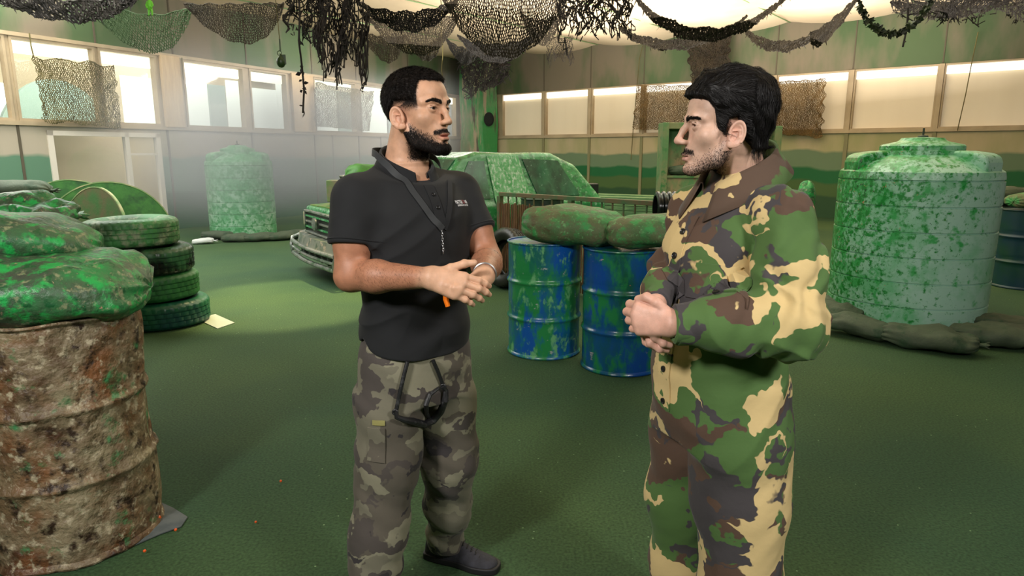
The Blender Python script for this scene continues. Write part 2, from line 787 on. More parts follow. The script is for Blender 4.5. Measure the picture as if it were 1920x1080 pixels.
# right wall: mullion columns read off the picture
sR0, sR1 = U_CORNER, along(RO, RD, 2300)
colsR = [along(RO, RD, x) for x in (939, 1020, 1108, 1207, 1326, 1454, 1599, 1768, 1975, 2230)]
panesR = [(colsR[i] + 0.05, colsR[i + 1] - 0.05) for i in range(len(colsR) - 1)]
build_wall('wall_right', MR, sR0, sR1, panesR, M_lowR, None)
for k, (a, b_) in enumerate(panesR):
    f = MB()
    t = 0.03
    f.box((a, -0.02, ZS), (a + t, 0.1, ZT), MR).box((b_ - t, -0.02, ZS), (b_, 0.1, ZT), MR)
    f.box((a + t, -0.02, ZS), (b_ - t, 0.1, ZS + t), MR).box((a + t, -0.02, ZT - t), (b_ - t, 0.1, ZT), MR)
    fo = struct(f, 'window_%d' % (k + 1), M_frame)
    p = MB().box((a + t, 0.10, ZS + t), (b_ - t, 0.12, ZT - t), MR).build('pane', M_pane, fo)
    MB().box((a + t, 0.035, ZT - 0.20), (b_ - t, 0.085, ZT - t - 0.01), MR).build('light_strip', M_strip, fo)

# left wall
sL0, sL1 = along(LO, LD, -600), S_CORNER
pxL = [(-330, -170), (-160, 6), (12, 174), (182, 291), (340, 456), (466, 537), (586, 666), (673, 760), (770, 855)]
panesL = [(along(LO, LD, a), along(LO, LD, b_)) for a, b_ in pxL]
lo_a, lo_b = along(LO, LD, 62), along(LO, LD, 283)
build_wall('wall_left', ML, sL0, sL1, panesL, M_lowL, None, (lo_a, lo_b, 0.25, 1.86))
for k, (a, b_) in enumerate(panesL):
    f = MB()
    t = 0.04
    f.box((a, -0.02, ZS), (a + t, 0.1, ZT), ML).box((b_ - t, -0.02, ZS), (b_, 0.1, ZT), ML)
    f.box((a + t, -0.02, ZS), (b_ - t, 0.1, ZS + t), ML).box((a + t, -0.02, ZT - t), (b_ - t, 0.1, ZT), ML)
    fo = struct(f, 'window_%d' % (k + 11), M_frame)
    MB().box((a + t, 0.09, ZS + t), (b_ - t, 0.10, ZT - t), ML).build('pane', M_glass, fo)
    MB().box((a + t, 0.11, ZT - 0.24), (b_ - t, 0.17, ZT - t - 0.01), ML).build('light_strip', M_strip, fo)
# pale posts and thin seams along the left wall
for k, (a, b_) in enumerate(((296, 332), (541, 582))):
    sa, sb = along(LO, LD, a), along(LO, LD, b_)
    struct(MB().box((sa, -0.09, ZS - 0.02), (sb, -0.0, ZT + 0.02), ML), 'trim_%d' % (k + 1), M_wood, bevel=0.01)
sm = MB()
for x in (179, 324, 463, 585, 668, 765):
    s = along(LO, LD, x)
    sm.box((s - 0.015, -0.012, ZT), (s + 0.015, 0.0, ZC + 0.2), ML)
for x in (8, 300, 463, 583, 617, 668, 710, 765, 820):
    s = along(LO, LD, x)
    sm.box((s - 0.02, -0.012, 0.0), (s + 0.02, 0.0, ZS - 0.04), ML)
struct(sm, 'trim_3', M_seam)
struct(MB().box((sL0, -0.05, ZS - 0.07), (sL1, 0.02, ZS), ML), 'trim_4', M_frame)
struct(MB().box((sL0, -0.04, ZT), (sL1, 0.0, ZT + 0.06), ML), 'trim_5', M_frame)
struct(MB().box((sR0 + 0.6, -0.05, ZS - 0.07), (sR1, 0.02, ZS), MR), 'trim_6', M_frame)
sm = MB()
for s in colsR[1:]:
    sm.box((s - 0.04, -0.03, 0.0), (s + 0.04, 0.0, ZS - 0.07), MR)
struct(sm, 'trim_7', paint('painted mullion', (120, 118, 84), rough=0.6))
sm = MB()
for s in colsR[1:]:
    sm.box((s - 0.045, -0.05, ZS), (s + 0.045, 0.0, ZT), MR)
struct(sm, 'trim_8', M_frame)
sm = MB()
for s in colsR[1:]:
    sm.box((s - 0.012, -0.012, ZT + 0.02), (s + 0.012, 0.0, ZC + 0.2), MR)
struct(sm, 'trim_12', M_seam)

# low opening with its white frame, seen through the fog
f = MB()
sm_ = (lo_a + lo_b) / 2 + 0.35
for a, b_ in ((lo_a, lo_a + 0.09), (sm_ - 0.04, sm_ + 0.04), (lo_b - 0.09, lo_b)):
    f.box((a, -0.03, 0.25), (b_, 0.06, 1.86), ML)
f.box((lo_a, -0.03, 0.25), (lo_b, 0.06, 0.33), ML).box((lo_a, -0.03, 1.78), (lo_b, 0.06, 1.86), ML)
f.box((sm_ + 0.04, 0.0, 1.45), (lo_b - 0.09, 0.05, 1.49), ML)
lw = struct(f, 'window_30', paint('white window frame', (214, 206, 192), rough=0.4))
MB().box((lo_a + 0.09, 0.03, 0.33), (sm_ - 0.04, 0.04, 1.78), ML).box((sm_ + 0.04, 0.03, 0.33), (lo_b - 0.09, 0.04, 1.78), ML).build('pane', M_glass, lw)

# the passage behind the left windows
M_pass = paint('passage wall', (196, 182, 158), [((176, 160, 136), 0.7, 0.5, 0.2, 2)], rough=0.6)
w = MB()
w.box((sL0 - 1, 3.2, 0), (sL1, 3.35, 4.4), ML)
w.box((sL0 - 1, TH, -0.1), (sL1, 3.2, 0.0), ML)
w.box((sL0 - 1, TH, 4.3), (sL1, 3.2, 4.4), ML)
w.box((sL0 - 1.2, TH, 0), (sL0 - 1, 3.35, 4.4), ML)
struct(w, 'wall_passage', M_pass)
M_day = glow('daylight opening', (246, 250, 240), 2.2)
M_day2 = glow('shaded daylight opening', (206, 222, 210), 1.1)
w = MB()


def through(px, py, n):
    Mi = ML.inverted()
    o_ = Mi @ Vector((0, 0, CAMH))
    d_ = Mi.to_3x3() @ ray(px, py)
    return o_ + d_ * ((n - o_.y) / d_.y)


for x0, x1, ytop, kind in ((226, 300, 141, 0), (338, 386, 152, 0), (390, 420, 158, 1), (424, 457, 150, 0), (466, 516, 164, 0), (518, 536, 150, 0), (585, 628, 150, 0),
                           (632, 668, 160, 1), (673, 722, 165, 0), (728, 770, 172, 1), (-60, 8, 150, 0)):
    a_, b_ = through(x0, ytop, 3.12), through(x1, ytop, 3.12)
    w.cur = kind
    w.box((a_.x, 3.10, 1.95), (b_.x, 3.17, min(a_.z, 4.2)), ML)
struct(w, 'window_31', [M_day, M_day2])
# daylight opening with an arched shade behind the third pane
sA = along(LO, LD, 236)
arch = [(sA + 0.15 + 1.25 * math.cos(t), 1.2 + 1.75 * math.sin(t)) for t in [PI * k / 24 for k in range(25)]]
w = MB()
w.prism([(x, max(z, 1.95)) for x, z in arch], 2.6, 2.7, ML)
struct(w, 'trim_9', paint('pale teal arch', (176, 204, 196), rough=0.5))
area_light('added_fill_passage', ML @ Vector((along(LO, LD, 330), 1.7, 4.2)), ML @ Vector((along(LO, LD, 330), 1.7, 0)), 1100, 2.0, (1, 0.95, 0.86), 16.0)  # unseen light added so the passage looks bright through the glass

# floor
m, nt, b = new_mat('green carpet')
tc = N_(nt, 'ShaderNodeTexCoord')
col = None
big = N_(nt, 'ShaderNodeTexNoise')
big.inputs['Scale'].default_value = 0.55
big.inputs['Detail'].default_value = 3
nt.links.new(tc.outputs['Object'], big.inputs['Vector'])
mx = N_(nt, 'ShaderNodeMix', data_type='RGBA')
mx.inputs[6].default_value = (*lin((46, 74, 50)), 1)
mx.inputs[7].default_value = (*lin((64, 88, 52)), 1)
r = N_(nt, 'ShaderNodeMapRange')
r.inputs['From Min'].default_value = 0.35
r.inputs['From Max'].default_value = 0.65
nt.links.new(big.outputs['Fac'], r.inputs['Value'])
nt.links.new(r.outputs[0], mx.inputs[0])
fine = N_(nt, 'ShaderNodeTexNoise')
fine.inputs['Scale'].default_value = 85
fine.inputs['Detail'].default_value = 3
nt.links.new(tc.outputs['Object'], fine.inputs['Vector'])
m2 = N_(nt, 'ShaderNodeMix', data_type='RGBA', blend_type='MULTIPLY')
m2.inputs[0].default_value = 1
cr = N_(nt, 'ShaderNodeMapRange')
cr.inputs['From Min'].default_value = 0.3
cr.inputs['From Max'].default_value = 0.7
cr.inputs['To Min'].default_value = 0.62
cr.inputs['To Max'].default_value = 1.3
nt.links.new(fine.outputs['Fac'], cr.inputs['Value'])
nt.links.new(mx.outputs[2], m2.inputs[6])
nt.links.new(cr.outputs[0], m2.inputs[7])
vor = N_(nt, 'ShaderNodeTexVoronoi')
vor.inputs['Scale'].default_value = 22
nt.links.new(tc.outputs['Object'], vor.inputs['Vector'])
vr = N_(nt, 'ShaderNodeMapRange')
vr.inputs['From Min'].default_value = 0.10
vr.inputs['From Max'].default_value = 0.06
nt.links.new(vor.outputs['Distance'], vr.inputs['Value'])
sel = N_(nt, 'ShaderNodeMath', operation='GREATER_THAN')
sel.inputs[1].default_value = 0.80
sp = N_(nt, 'ShaderNodeSeparateColor')
nt.links.new(vor.outputs['Color'], sp.inputs[0])
nt.links.new(sp.outputs[0], sel.inputs[0])
mu = N_(nt, 'ShaderNodeMath', operation='MULTIPLY')
nt.links.new(sel.outputs[0], mu.inputs[0])
nt.links.new(vr.outputs[0], mu.inputs[1])
m3 = N_(nt, 'ShaderNodeMix', data_type='RGBA')
m3.inputs[7].default_value = (*lin((120, 150, 110)), 1)
nt.links.new(mu.outputs[0], m3.inputs[0])
nt.links.new(m2.outputs[2], m3.inputs[6])
nt.links.new(m3.outputs[2], b.inputs['Base Color'])
b.inputs['Roughness'].default_value = 0.85
b.inputs['Specular IOR Level'].default_value = 0.25
bp = N_(nt, 'ShaderNodeBump')
bp.inputs['Strength'].default_value = 0.5
bp.inputs['Distance'].default_value = 0.006
nt.links.new(fine.outputs['Fac'], bp.inputs['Height'])
nt.links.new(bp.outputs[0], b.inputs['Normal'])
M_floor = m
fl = MB()
p0 = ML @ Vector((sL0, 0, 0))
p1 = CORNER
p2 = MR @ Vector((sR1, 0, 0))
fl.hexa([Vector((-14, -4, -0.1)), Vector((22, -4, -0.1)), Vector((22, 26, -0.1)), Vector((-14, 26, -0.1)),
         Vector((-14, -4, 0)), Vector((22, -4, 0)), Vector((22, 26, 0)), Vector((-14, 26, 0))])
struct(fl, 'floor', M_floor)

# tented fabric ceiling with sagging strips between battens
M_ceil = paint('tent cloth', (216, 196, 166), [((196, 176, 146), 0.6, 0.55, 0.15, 3)], rough=0.8, spec=0.15)
nx, ny = 150, 130
X = np.linspace(-15, 24, nx)
Y = np.linspace(-4, 26, ny)
GX, GY = np.meshgrid(X, Y, indexing='ij')
q = GX * RD.x + GY * RD.y                         # along the right wall
q2 = GX * RN.x + GY * RN.y
ph = (q / 2.6)
sag = np.abs(np.sin(ph * PI)) ** 0.7
Z = 4.52 - 0.16 * sag * (0.7 + 0.3 * np.sin(q2 * 0.5)) - 0.05 * np.sin(q2 * 0.9 + 1.3) ** 2
V = np.stack([GX, GY, Z], -1).reshape(-1, 3)
I = np.arange(nx * ny).reshape(nx, ny)
F = np.stack([I[:-1, :-1], I[:-1, 1:], I[1:, 1:], I[1:, :-1]], -1).reshape(-1, 4)
o = np_mesh('ceiling', V, F, M_ceil)
o['kind'] = 'structure'
cd = MB()
for k in range(-8, 9):
    q_ = (k + 0.0) * 2.6
    a = RD * q_ + RN * 6
    b_ = RD * q_ + RN * 30
    cd.tube([a + Vector((0, 0, 4.46)), b_ + Vector((0, 0, 4.46))], 0.012, 6)
struct(cd, 'trim_10', paint('green ceiling cord', (110, 140, 90), rough=0.6))
# wall behind and beside the camera so that light stays in the hall
M_plain = paint('plain green wall', (96, 112, 84), rough=0.7)
struct(MB().box((-14, -4.2, 0), (22, -4, 4.9)), 'wall_back', M_plain)
struct(MB().hexa([Vector((x, y, z)) for z in (0, 4.9) for x, y in ((-14.1, -4.0), (-13.9, -4.0), (p0.x + 0.1, p0.y), (p0.x - 0.1, p0.y))]), 'wall_side', M_plain)

# corner pillar
M_pil = paint('painted concrete pillar', (120, 128, 98), [((48, 132, 66), 0.9, 0.50, 0.07, 5, (1, 1, 0.45)), ((150, 136, 110), 1.6, 0.57, 0.05, 5, (2.4, 2.4, 0.3)),
                                                  ((70, 62, 48), 2.8, 0.64, 0.04, 5, (2.5, 2.5, 0.25))], rough=0.6, bump=0.6, bump_scale=5, bump_dist=0.05)
pc = CORNER + Vector((0.05, -1.2, 0))
a = at(862, 180, pc.y)
b_ = at(934, 180, pc.y)
cw = (b_.x - a.x)
pm = MB()
prof = [(a.x, pc.y + 0.1), (a.x + cw * 0.28, pc.y - 0.25), (a.x + cw * 0.62, pc.y - 0.30), (b_.x - 0.04, pc.y - 0.05), (b_.x, pc.y + 0.5), (b_.x, pc.y + 1.2), (a.x, pc.y + 1.2)]
n = len(prof)
vs = []
for z in (0, 1.2, 2.4, 3.4, 4.6):
    for i, (x, y) in enumerate(prof):
        j = 0.04 * math.sin(z * 3 + i * 2)
        vs.append((x + j, y + j, z))
fs = [tuple(range(n))]
for k in range(4):
    for i in range(n):
        fs.append((k * n + i, k * n + (i + 1) % n, (k + 1) * n + (i + 1) % n, (k + 1) * n + i))
pm.add(vs, fs)
pil = struct(pm, 'trim_11', M_pil)
hp = at(917, 224, pc.y - 0.2)
hm = MB()
hm.lathe([(0.16, 0), (0.12, -0.02), (0.12, 0.06), (0.001, 0.06)], 20, Matrix.Translation((hp.x, pc.y - 0.33, hp.z)) @ Matrix.Rotation(PI / 2, 4, 'X') @ Matrix.Scale(1.35, 4, (0, 1, 0)))
ho = hm.build('pipe_hole', paint('dark pipe hole', (14, 18, 12), rough=0.9), pil)
# ------------------------------------------------------------------ netting
M_net = paint('brown camouflage net', (70, 61, 48), [((50, 44, 36), 3, 0.5, 0.15, 3)], rough=0.8, spec=0.2)
M_net_g = paint('grey camouflage net', (62, 58, 54), [((44, 41, 40), 3, 0.5, 0.15, 3)], rough=0.8, spec=0.2)
M_net_d = paint('dark camouflage net', (48, 44, 41), [((66, 60, 54), 4, 0.55, 0.12, 3)], rough=0.8, spec=0.2)
M_net_y = paint('olive fishing net', (112, 104, 66), [((84, 80, 52), 3, 0.5, 0.15, 3)], rough=0.8, spec=0.2)
M_net_s = paint('straw coloured net', (124, 98, 58), [((92, 74, 46), 3, 0.5, 0.15, 3)], rough=0.8, spec=0.2)


def net(name, fn, nu, nv, r, mat, label, group=None, drop=0.0, seed=0, scraps=0, scrap=0.03, scrap_mat=None, edge=True, cat='netting', dropfn=None):
    """diamond mesh of cords; fn(u, v) gives the place of a knot"""
    rng = np.random.RandomState(seed)
    kn = {}
    P = []
    for j in range(nv + 1):
        for i in range(nu + 1):
            u = (i + (0.5 if j % 2 else 0.0)) / (nu + 0.5)
            v = j / nv
            kn[(i, j)] = len(P)
            P.append(fn(u, v))
    P = np.array([tuple(p) for p in P])
    P += rng.randn(*P.shape) * r * 0.6
    E = []
    for j in range(nv):
        for i in range(nu + 1):
            a = kn[(i, j)]
            E.append((a, kn[(i, j + 1)]))
            k = i + (1 if j % 2 else -1)
            if (k, j + 1) in kn:
                E.append((a, kn[(k, j + 1)]))
    E = np.array(E)
    keep = rng.rand(len(E)) > drop
    if dropfn is not None:
        mv = np.array([(int(k) // (nu + 1)) / nv for k in E[:, 1]])
        keep &= rng.rand(len(E)) > dropfn(mv)
    E = E[keep]
    if edge:
        B = [(kn[(i, 0)], kn[(i + 1, 0)]) for i in range(nu)]
        E = np.concatenate([E, np.array(B)])
    A, B_ = P[E[:, 0]], P[E[:, 1]]
    T = B_ - A
    L = np.linalg.norm(T, axis=1, keepdims=True)
    T /= np.maximum(L, 1e-9)
    up = np.tile([0.3, 0.2, 0.93], (len(T), 1))
    S = np.cross(T, up)
    S /= np.maximum(np.linalg.norm(S, axis=1, keepdims=True), 1e-9)
    W = np.cross(T, S)
    rr = r * (0.8 + 0.5 * rng.rand(len(T), 1))
    ring = [S * rr, (-0.5 * S + 0.866 * W) * rr, (-0.5 * S - 0.866 * W) * rr]
    V = np.stack([A + k for k in ring] + [B_ + k for k in ring], 1).reshape(-1, 3)
    base = (np.arange(len(T)) * 6)[:, None]
    F = np.concatenate([base + np.array([0, 1, 4, 3]), base + np.array([1, 2, 5, 4]), base + np.array([2, 0, 3, 5])])
    if scraps:
        k = rng.randint(0, len(T), scraps)
        C = (A[k] + B_[k]) / 2
        D1 = rng.randn(scraps, 3)
        D1 /= np.linalg.norm(D1, axis=1, keepdims=True)
        D2 = np.cross(D1, rng.randn(scraps, 3))
        D2 /= np.linalg.norm(D2, axis=1, keepdims=True)
        D1[:, 2] -= 0.8
        sc = scrap * (0.5 + rng.rand(scraps, 1))
        q = np.stack([C, C + (D1 * 0.5 + D2 * 0.22) * sc, C + D1 * sc * 1.2, C + (D1 * 0.5 - D2 * 0.22) * sc], 1).reshape(-1, 3)
        b2 = len(V) + (np.arange(scraps) * 4)[:, None]
        F = np.concatenate([F, b2 + np.array([0, 1, 2, 3])])
        V = np.concatenate([V, q])
    o = np_mesh(name, V, F, mat, None, smooth=False)
    return tag(o, label, cat, group)


def swag(A, B, s0, s1, push=(0, 0, 0), gather=0.0, sk=2.0):
    """a sheet pinned along A-B whose lower border sags deeper than its upper one"""
    A, B, push = Vector(A), Vector(B), Vector(push)

    def fn(u, v):
        c = (4 * u * (1 - u)) ** 0.85
        p = A.lerp(B, u)
        s = s0 + (s1 - s0) * v
        return p + Vector((0, 0, -s * c)) + push * v * c + Vector((0, gather * math.sin(v * 9 + u * 3), 0.01 * math.sin(u * 31 + v * 7)))
    return fn


def sheet(TL, TR, BR, BL, wob=0.05, sc=3.0, seed=0):
    TL, TR, BR, BL = Vector(TL), Vector(TR), Vector(BR), Vector(BL)

    def fn(u, v):
        p = (TL.lerp(TR, u)).lerp(BL.lerp(BR, u), v)
        n = mnoise.noise(Vector((u * sc, v * sc, seed)))
        e = mnoise.noise(Vector((u * 9, v * 9, seed + 5)))
        e2 = mnoise.noise(Vector((v * 5, u * 5, seed + 9)))
        return p + Vector((wob * 0.6 * e * (abs(u - 0.5) * 2) ** 2 * 2, wob * n, wob * 1.2 * e2 * (abs(v - 0.5) * 2) ** 3 - 0.06 * math.sin(u * PI * 3) ** 2 * (1 - v) * 0.5))
    return fn


def on_wall(M, px, py, n):
    """point at distance n in front of a wall, seen at the picture point"""
    Mi = M.inverted()
    o = Mi @ Vector((0, 0, CAMH))
    r = ray(px, py)
    d = Mi.to_3x3() @ r
    t = (-n - o.y) / d.y
    return M @ (o + d * t)


# nets hung on the windows
q = [on_wall(ML, x, y, 0.25) for x, y in ((61, 104), (214, 122), (228, 240), (84, 228))]
net('window_net', sheet(*q, wob=0.05, sc=2, seed=1), 44, 34, 0.0062, M_net_y, 'olive fishing net hung over the leftmost window', 'nets hung on the windows', 0.02, 1, cat='net')
q = [on_wall(ML, x, y, 0.25) for x, y in ((592, 155), (702, 172), (692, 246), (590, 236))]
net('window_net', sheet(*q, wob=0.05, sc=2, seed=2), 52, 40, 0.0070, M_net_y, 'olive net hung on the window just left of the man in black', 'nets hung on the windows', 0.02, 2, cat='net')
q = [on_wall(MR, x, y, 0.2) for x, y in ((1196, 160), (1330, 158), (1330, 246), (1186, 243))]
net('window_net', sheet(*q, wob=0.05, sc=2, seed=3), 54, 36, 0.0075, M_net_s, 'straw net on the right windows, left of the head of the camouflaged man', 'nets hung on the windows', 0.02, 3, cat='net')
q = [on_wall(MR, x, y, 0.2) for x, y in ((1440, 152), (1549, 148), (1540, 258), (1450, 250))]
net('window_net', sheet(*q, wob=0.06, sc=2, seed=4), 44, 44, 0.0070, M_net_s, 'straw net on the right windows, right of the head of the camouflaged man', 'nets hung on the windows', 0.02, 4, cat='net')
q = [on_wall(MR, x, y, 0.3) for x, y in ((1286, 68), (1372, 60), (1362, 150), (1300, 160))]
net('wall_net', sheet(*q, wob=0.12, sc=3, seed=5), 50, 40, 0.012, M_net, 'brown net hanging on the upper wall above the camouflaged man', None, 0.02, 5, cat='net')
q = [on_wall(MR, x, y, 1.9) for x, y in ((857, 92), (960, 96), (950, 150), (875, 185))]
net('pillar_net', sheet(*q, wob=0.2, sc=4, seed=6), 40, 34, 0.014, M_net_g, 'grey ragged net draped over the top of the corner pillar', None, 0.25, 6, 260, 0.10, cat='net')

# ceiling drapes: (left pin px,py) (right pin) depth, sags in metres
CE = [
    ('brown net swag at the top left, next to the ragged grey net', (345, 8), (532, 6), 8.5, 0.0, 0.42, M_net, 60, 16, 0.010, 0.0, 0, (0, 0.3, 0)),
    ('thin net edge in the very top left corner of the hall', (-60, -30), (262, -12), 7.0, 0.10, 0.28, M_net_d, 60, 8, 0.013, 0.0, 300, (0, 0.2, 0)),
    ('dark green net swag behind the hanging toy', (120, -40), (360, 8), 9.0, 0.25, 0.70, paint('dark green net', (54, 74, 40), rough=0.8), 46, 14, 0.012, 0.05, 60, (0, 0.3, 0)),
    ('dark tight net swag above the man in black', (670, 2), (860, -4), 6.0, 0.10, 0.24, M_net_d, 70, 10, 0.010, 0.0, 160, (0, 0.15, 0)),
    ('large brown net swag in the top middle', (826, -10), (1075, -30), 6.0, 0.05, 0.52, M_net, 72, 18, 0.0085, 0.0, 60, (0, 0.35, 0)),
    ('brown mesh net sagging behind the head of the man in black', (690, 34), (860, 30), 7.5, 0.02, 0.34, M_net, 56, 14, 0.009, 0.02, 30, (0, 0.4, 0)),
    ('far brown net swag, left one over the man in black', (676, 58), (758, 66), 10.5, 0.05, 0.38, M_net, 40, 10, 0.011, 0.0, 20, (0, 0.4, 0)),
    ('far brown net swag, second over the man in black', (758, 66), (832, 62), 10.5, 0.15, 0.34, M_net, 36, 10, 0.011, 0.0, 20, (0, 0.4, 0)),
    ('far brown net swag, third over the man in black', (832, 62), (905, 70), 10.5, 0.18, 0.38, M_net_g, 36, 10, 0.011, 0.0, 20, (0, 0.4, 0)),
    ('grey net swag before the corner pillar', (858, 66), (1010, 60), 9.5, 0.14, 0.34, M_net_g, 60, 9, 0.011, 0.02, 80, (0, 0.3, 0)),
    ('brown net swag left of the dark ragged net', (976, 22), (1062, 10), 8.0, 0.12, 0.36, M_net, 40, 12, 0.010, 0.0, 30, (0, 0.3, 0)),
    ('rope-like net swag right of the dark ragged net', (1186, -14), (1488, -24), 6.5, 0.34, 0.43, M_net, 110, 8, 0.010, 0.0, 300, (0, 0.15, 0)),
    ('lower rope-like net swag over the camouflaged man', (1160, 50), (1400, 30), 8.0, 0.20, 0.29, M_net, 76, 8, 0.012, 0.0, 200, (0, 0.15, 0)),
    ('dark net swag against the right upper wall', (1392, 48), (1560, 40), 9.0, 0.22, 0.33, M_net, 60, 8, 0.012, 0.0, 200, (0, 0.15, 0)),
    ('thick net roll falling towards the right upper wall', (1520, 62), (1625, -30), 7.5, 0.06, 0.30, M_net, 52, 14, 0.011, 0.0, 120, (0, 0.25, 0)),
    ('net rim along the ceiling at the right', (1670, 4), (1960, -30), 7.0, 0.06, 0.20, M_net_d, 90, 9, 0.008, 0.2, 300, (0, 0.2, 0)),
]
for k, (lb, a, b, d, s0, s1, mt, nu, nv, r, dr, sc, push) in enumerate(CE):
    net('ceiling_net', swag(at(a[0], a[1], d), at(b[0], b[1], d + 0.3), s0, s1, push), nu, nv, r * (0.52 if nv > 9 else 0.8), mt, lb, 'net swags under the ceiling', dr, 20 + k, sc // 2, 0.03, cat='net')

# ragged vertical nets
def ragged(px0, px1, py0, py1, d, nu, nv, mt, lb, seed, scraps=900):
    TL, TR, BR, BL = at(px0, py0, d), at(px1, py0, d + 0.2), at(px1, py1, d + 0.2), at(px0, py1, d)
    prof = [0.55 + 0.45 * abs(mnoise.noise(Vector((k * 0.37, seed, 0)))) * 1.8 for k in range(nu + 2)]

    def fn(u, v):
        i = u * nu
        p = prof[int(i)] * (1 - (i % 1)) + prof[min(int(i) + 1, nu + 1)] * (i % 1)
        p = min(p, 1.0)
        q_ = TL.lerp(TR, u).lerp(BL.lerp(BR, u), v * p)
        return q_ + Vector((0.03 * math.sin(v * 14 + u * 9), 0.12 * math.sin(u * 13 + v * 3), 0))
    return net('ragged_net', fn, nu, nv, 0.0048, mt, lb, 'ragged nets hanging from the ceiling', 0.0 if seed == 54 else 0.05, seed, scraps, 0.024, cat='net', dropfn=lambda v: (0.1 if seed == 54 else 0.55) * v ** 2)


ragged(533, 610, -30, 118, 5.6, 18, 24, M_net_g, 'grey ragged net hanging left of the darkest one', 51, 200)
ragged(588, 682, -30, 178, 5.2, 38, 28, M_net_d, 'darkest ragged net hanging over the left windows', 52, 420)
ragged(1052, 1186, -30, 105, 5.4, 44, 20, M_net_d, 'dark ragged net hanging in the top middle between the two men', 53, 380)
ragged(1026, 1075, 70, 132, 17.4, 20, 14, M_net_g, 'small grey rag of net below the middle ragged net', 54, 120)
ragged(1690, 1960, -20, 62, 6.4, 44, 16, M_net_d, 'dark ragged net fringe in the top right corner', 55, 900)
# single threads and ties
th = MB()
def thread(px, y0, y1, d, name, label, r=0.006, mt=None, leaf=0):
    a, b = at(px, y0, d), at(px + 2, y1, d)
    a.z = 4.42
    m = MB()
    pts = [a.lerp(b, k / 14) + Vector((0.012 * math.sin(k * 1.9 + px), 0, 0)) for k in range(15)]
    m.tube(pts, r, 6)
    rg = random.Random(px)
    for k in range(leaf):
        p = a.lerp(b, rg.random())
        s = 0.03 + 0.03 * rg.random()
        D = Vector((rg.uniform(-1, 1), rg.uniform(-1, 1), rg.uniform(-1.5, 0.2))).normalized()
        E_ = D.cross(Vector((rg.uniform(-1, 1), rg.uniform(-1, 1), 0.3))).normalized()
        m.add([p, p + D * s * 0.5 + E_ * s * 0.3, p + D * s, p + D * s * 0.5 - E_ * s * 0.3], [(0, 1, 2, 3)])
    return tag(m.build(name, mt or M_net_d, None, fixn=False), label, 'cord')


thread(568, 80, 212, 5.6, 'ragged_strand', 'long thin ragged strand hanging before the pale post of the left windows', 0.008, M_net_g, 60)
thread(828, 60, 150, 9.0, 'hanging_cord', 'thin pale cord hanging above the head of the man in black', 0.006, M_net_y)
thread(1693, 50, 88, 6.2, 'ragged_strand', 'short dark strand hanging on the right upper wall', 0.008, M_net_d, 20)
def wallcord(M, pts, label, n=0.1):
    P = [on_wall(M, x, y, n) for x, y in pts]
    return tag(MB().tube(P, 0.010, 6).build('hanging_cord', M_net_y, None), label, 'cord')
wallcord(MR, [(1207, 80), (1199, 110), (1194, 165), (1187, 245), (1183, 300)], 'cord hanging down the wall at the left edge of the straw net')
wallcord(MR, [(1834, 60), (1822, 118), (1810, 180), (1795, 245)], 'dark cord hanging down the rightmost windows')
wallcord(ML, [(55, 62), (58, 85), (63, 106)], 'short cord holding up the net on the leftmost window', 0.2)
wallcord(ML, [(341, 108), (344, 150)], 'short cord hanging in the window behind the fogged tank', 0.12)

# ivy garland at the top right
M_ivy = paint('dark ivy leaves', (34, 40, 24), [((54, 66, 34), 9, 0.5, 0.1, 3)], rough=0.6)
A, B = at(1608, -8, 5.6), at(1752, -14, 5.8)
m = MB()
rg = random.Random(9)
pts = []
for k in range(25):
    u = k / 24
    p = A.lerp(B, u) - Vector((0, 0, 0.30 * (4 * u * (1 - u)) ** 0.8))
    pts.append(p)
m.tube(pts, 0.008, 6)
g = m.build('ivy_garland', M_ivy, None)
tag(g, 'dark ivy garland sagging under the ceiling at the upper right', 'garland')
m = MB()
for k in range(230):
    i = rg.uniform(0, 23.99)
    p = pts[int(i)].lerp(pts[int(i) + 1], i % 1)
    s = rg.uniform(0.03, 0.06)
    D = Vector((rg.gauss(0, 1), rg.gauss(0, 1), rg.gauss(-0.3, 1))).normalized()
    E_ = D.cross(Vector((rg.gauss(0, 1), rg.gauss(0, 1), rg.gauss(0, 1)))).normalized()
    N3 = D.cross(E_) * s * 0.12
    m.add([p, p + D * s * 0.35 + E_ * s * 0.45 + N3, p + D * s, p + D * s * 0.35 - E_ * s * 0.45 + N3], [(0, 1, 2), (0, 2, 3)])
m.build('leaves', M_ivy, g, fixn=False)

# hanging toy grenade and the small bright green toy figure
M_gr = paint('dark green toy', (40, 62, 26), rough=0.4)
c = at(527, 116, 5.5)
t = empty('toy_grenade', c, 0, 'dark green toy grenade hanging on a cord before the left windows', 'toy')
MB().lathe([(0.001, -0.045), (0.018, -0.040), (0.030, -0.020), (0.034, 0.0), (0.030, 0.02), (0.018, 0.036), (0.010, 0.044), (0.010, 0.06), (0.001, 0.062)], 20,
           fn=lambda v, a: v * (1 + 0.07 * math.sin(8 * a) * (1 if abs(v.z) < 0.03 else 0))).build('grenade_body', M_gr, t, smooth='full')
MB().box((0.008, -0.006, -0.02), (0.040, 0.006, 0.055)).build('lever', M_gr, t, bevel=0.004)
MB().lathe([(0.017 + 0.003 * math.cos(q_), 0.003 * math.sin(q_)) for q_ in [2 * PI * k / 8 for k in range(8)]], 20, Matrix.Translation((-0.008, 0, 0.066)) @ Matrix.Rotation(PI / 2, 4, 'X'), closed=True).build('ring_pull', M_gr, t, smooth=True)
MB().tube([(0, 0, 0.08), (0.0, 0, 0.17)], 0.006, 8).build('cord', M_gr, t)
MB().tube([(0, 0, 0.17), (-0.01, 0, 0.45), (0.0, 0, 0.9)], 0.003, 6).build('cord', M_net_y, t)
c = at(281, 12, 5.0)
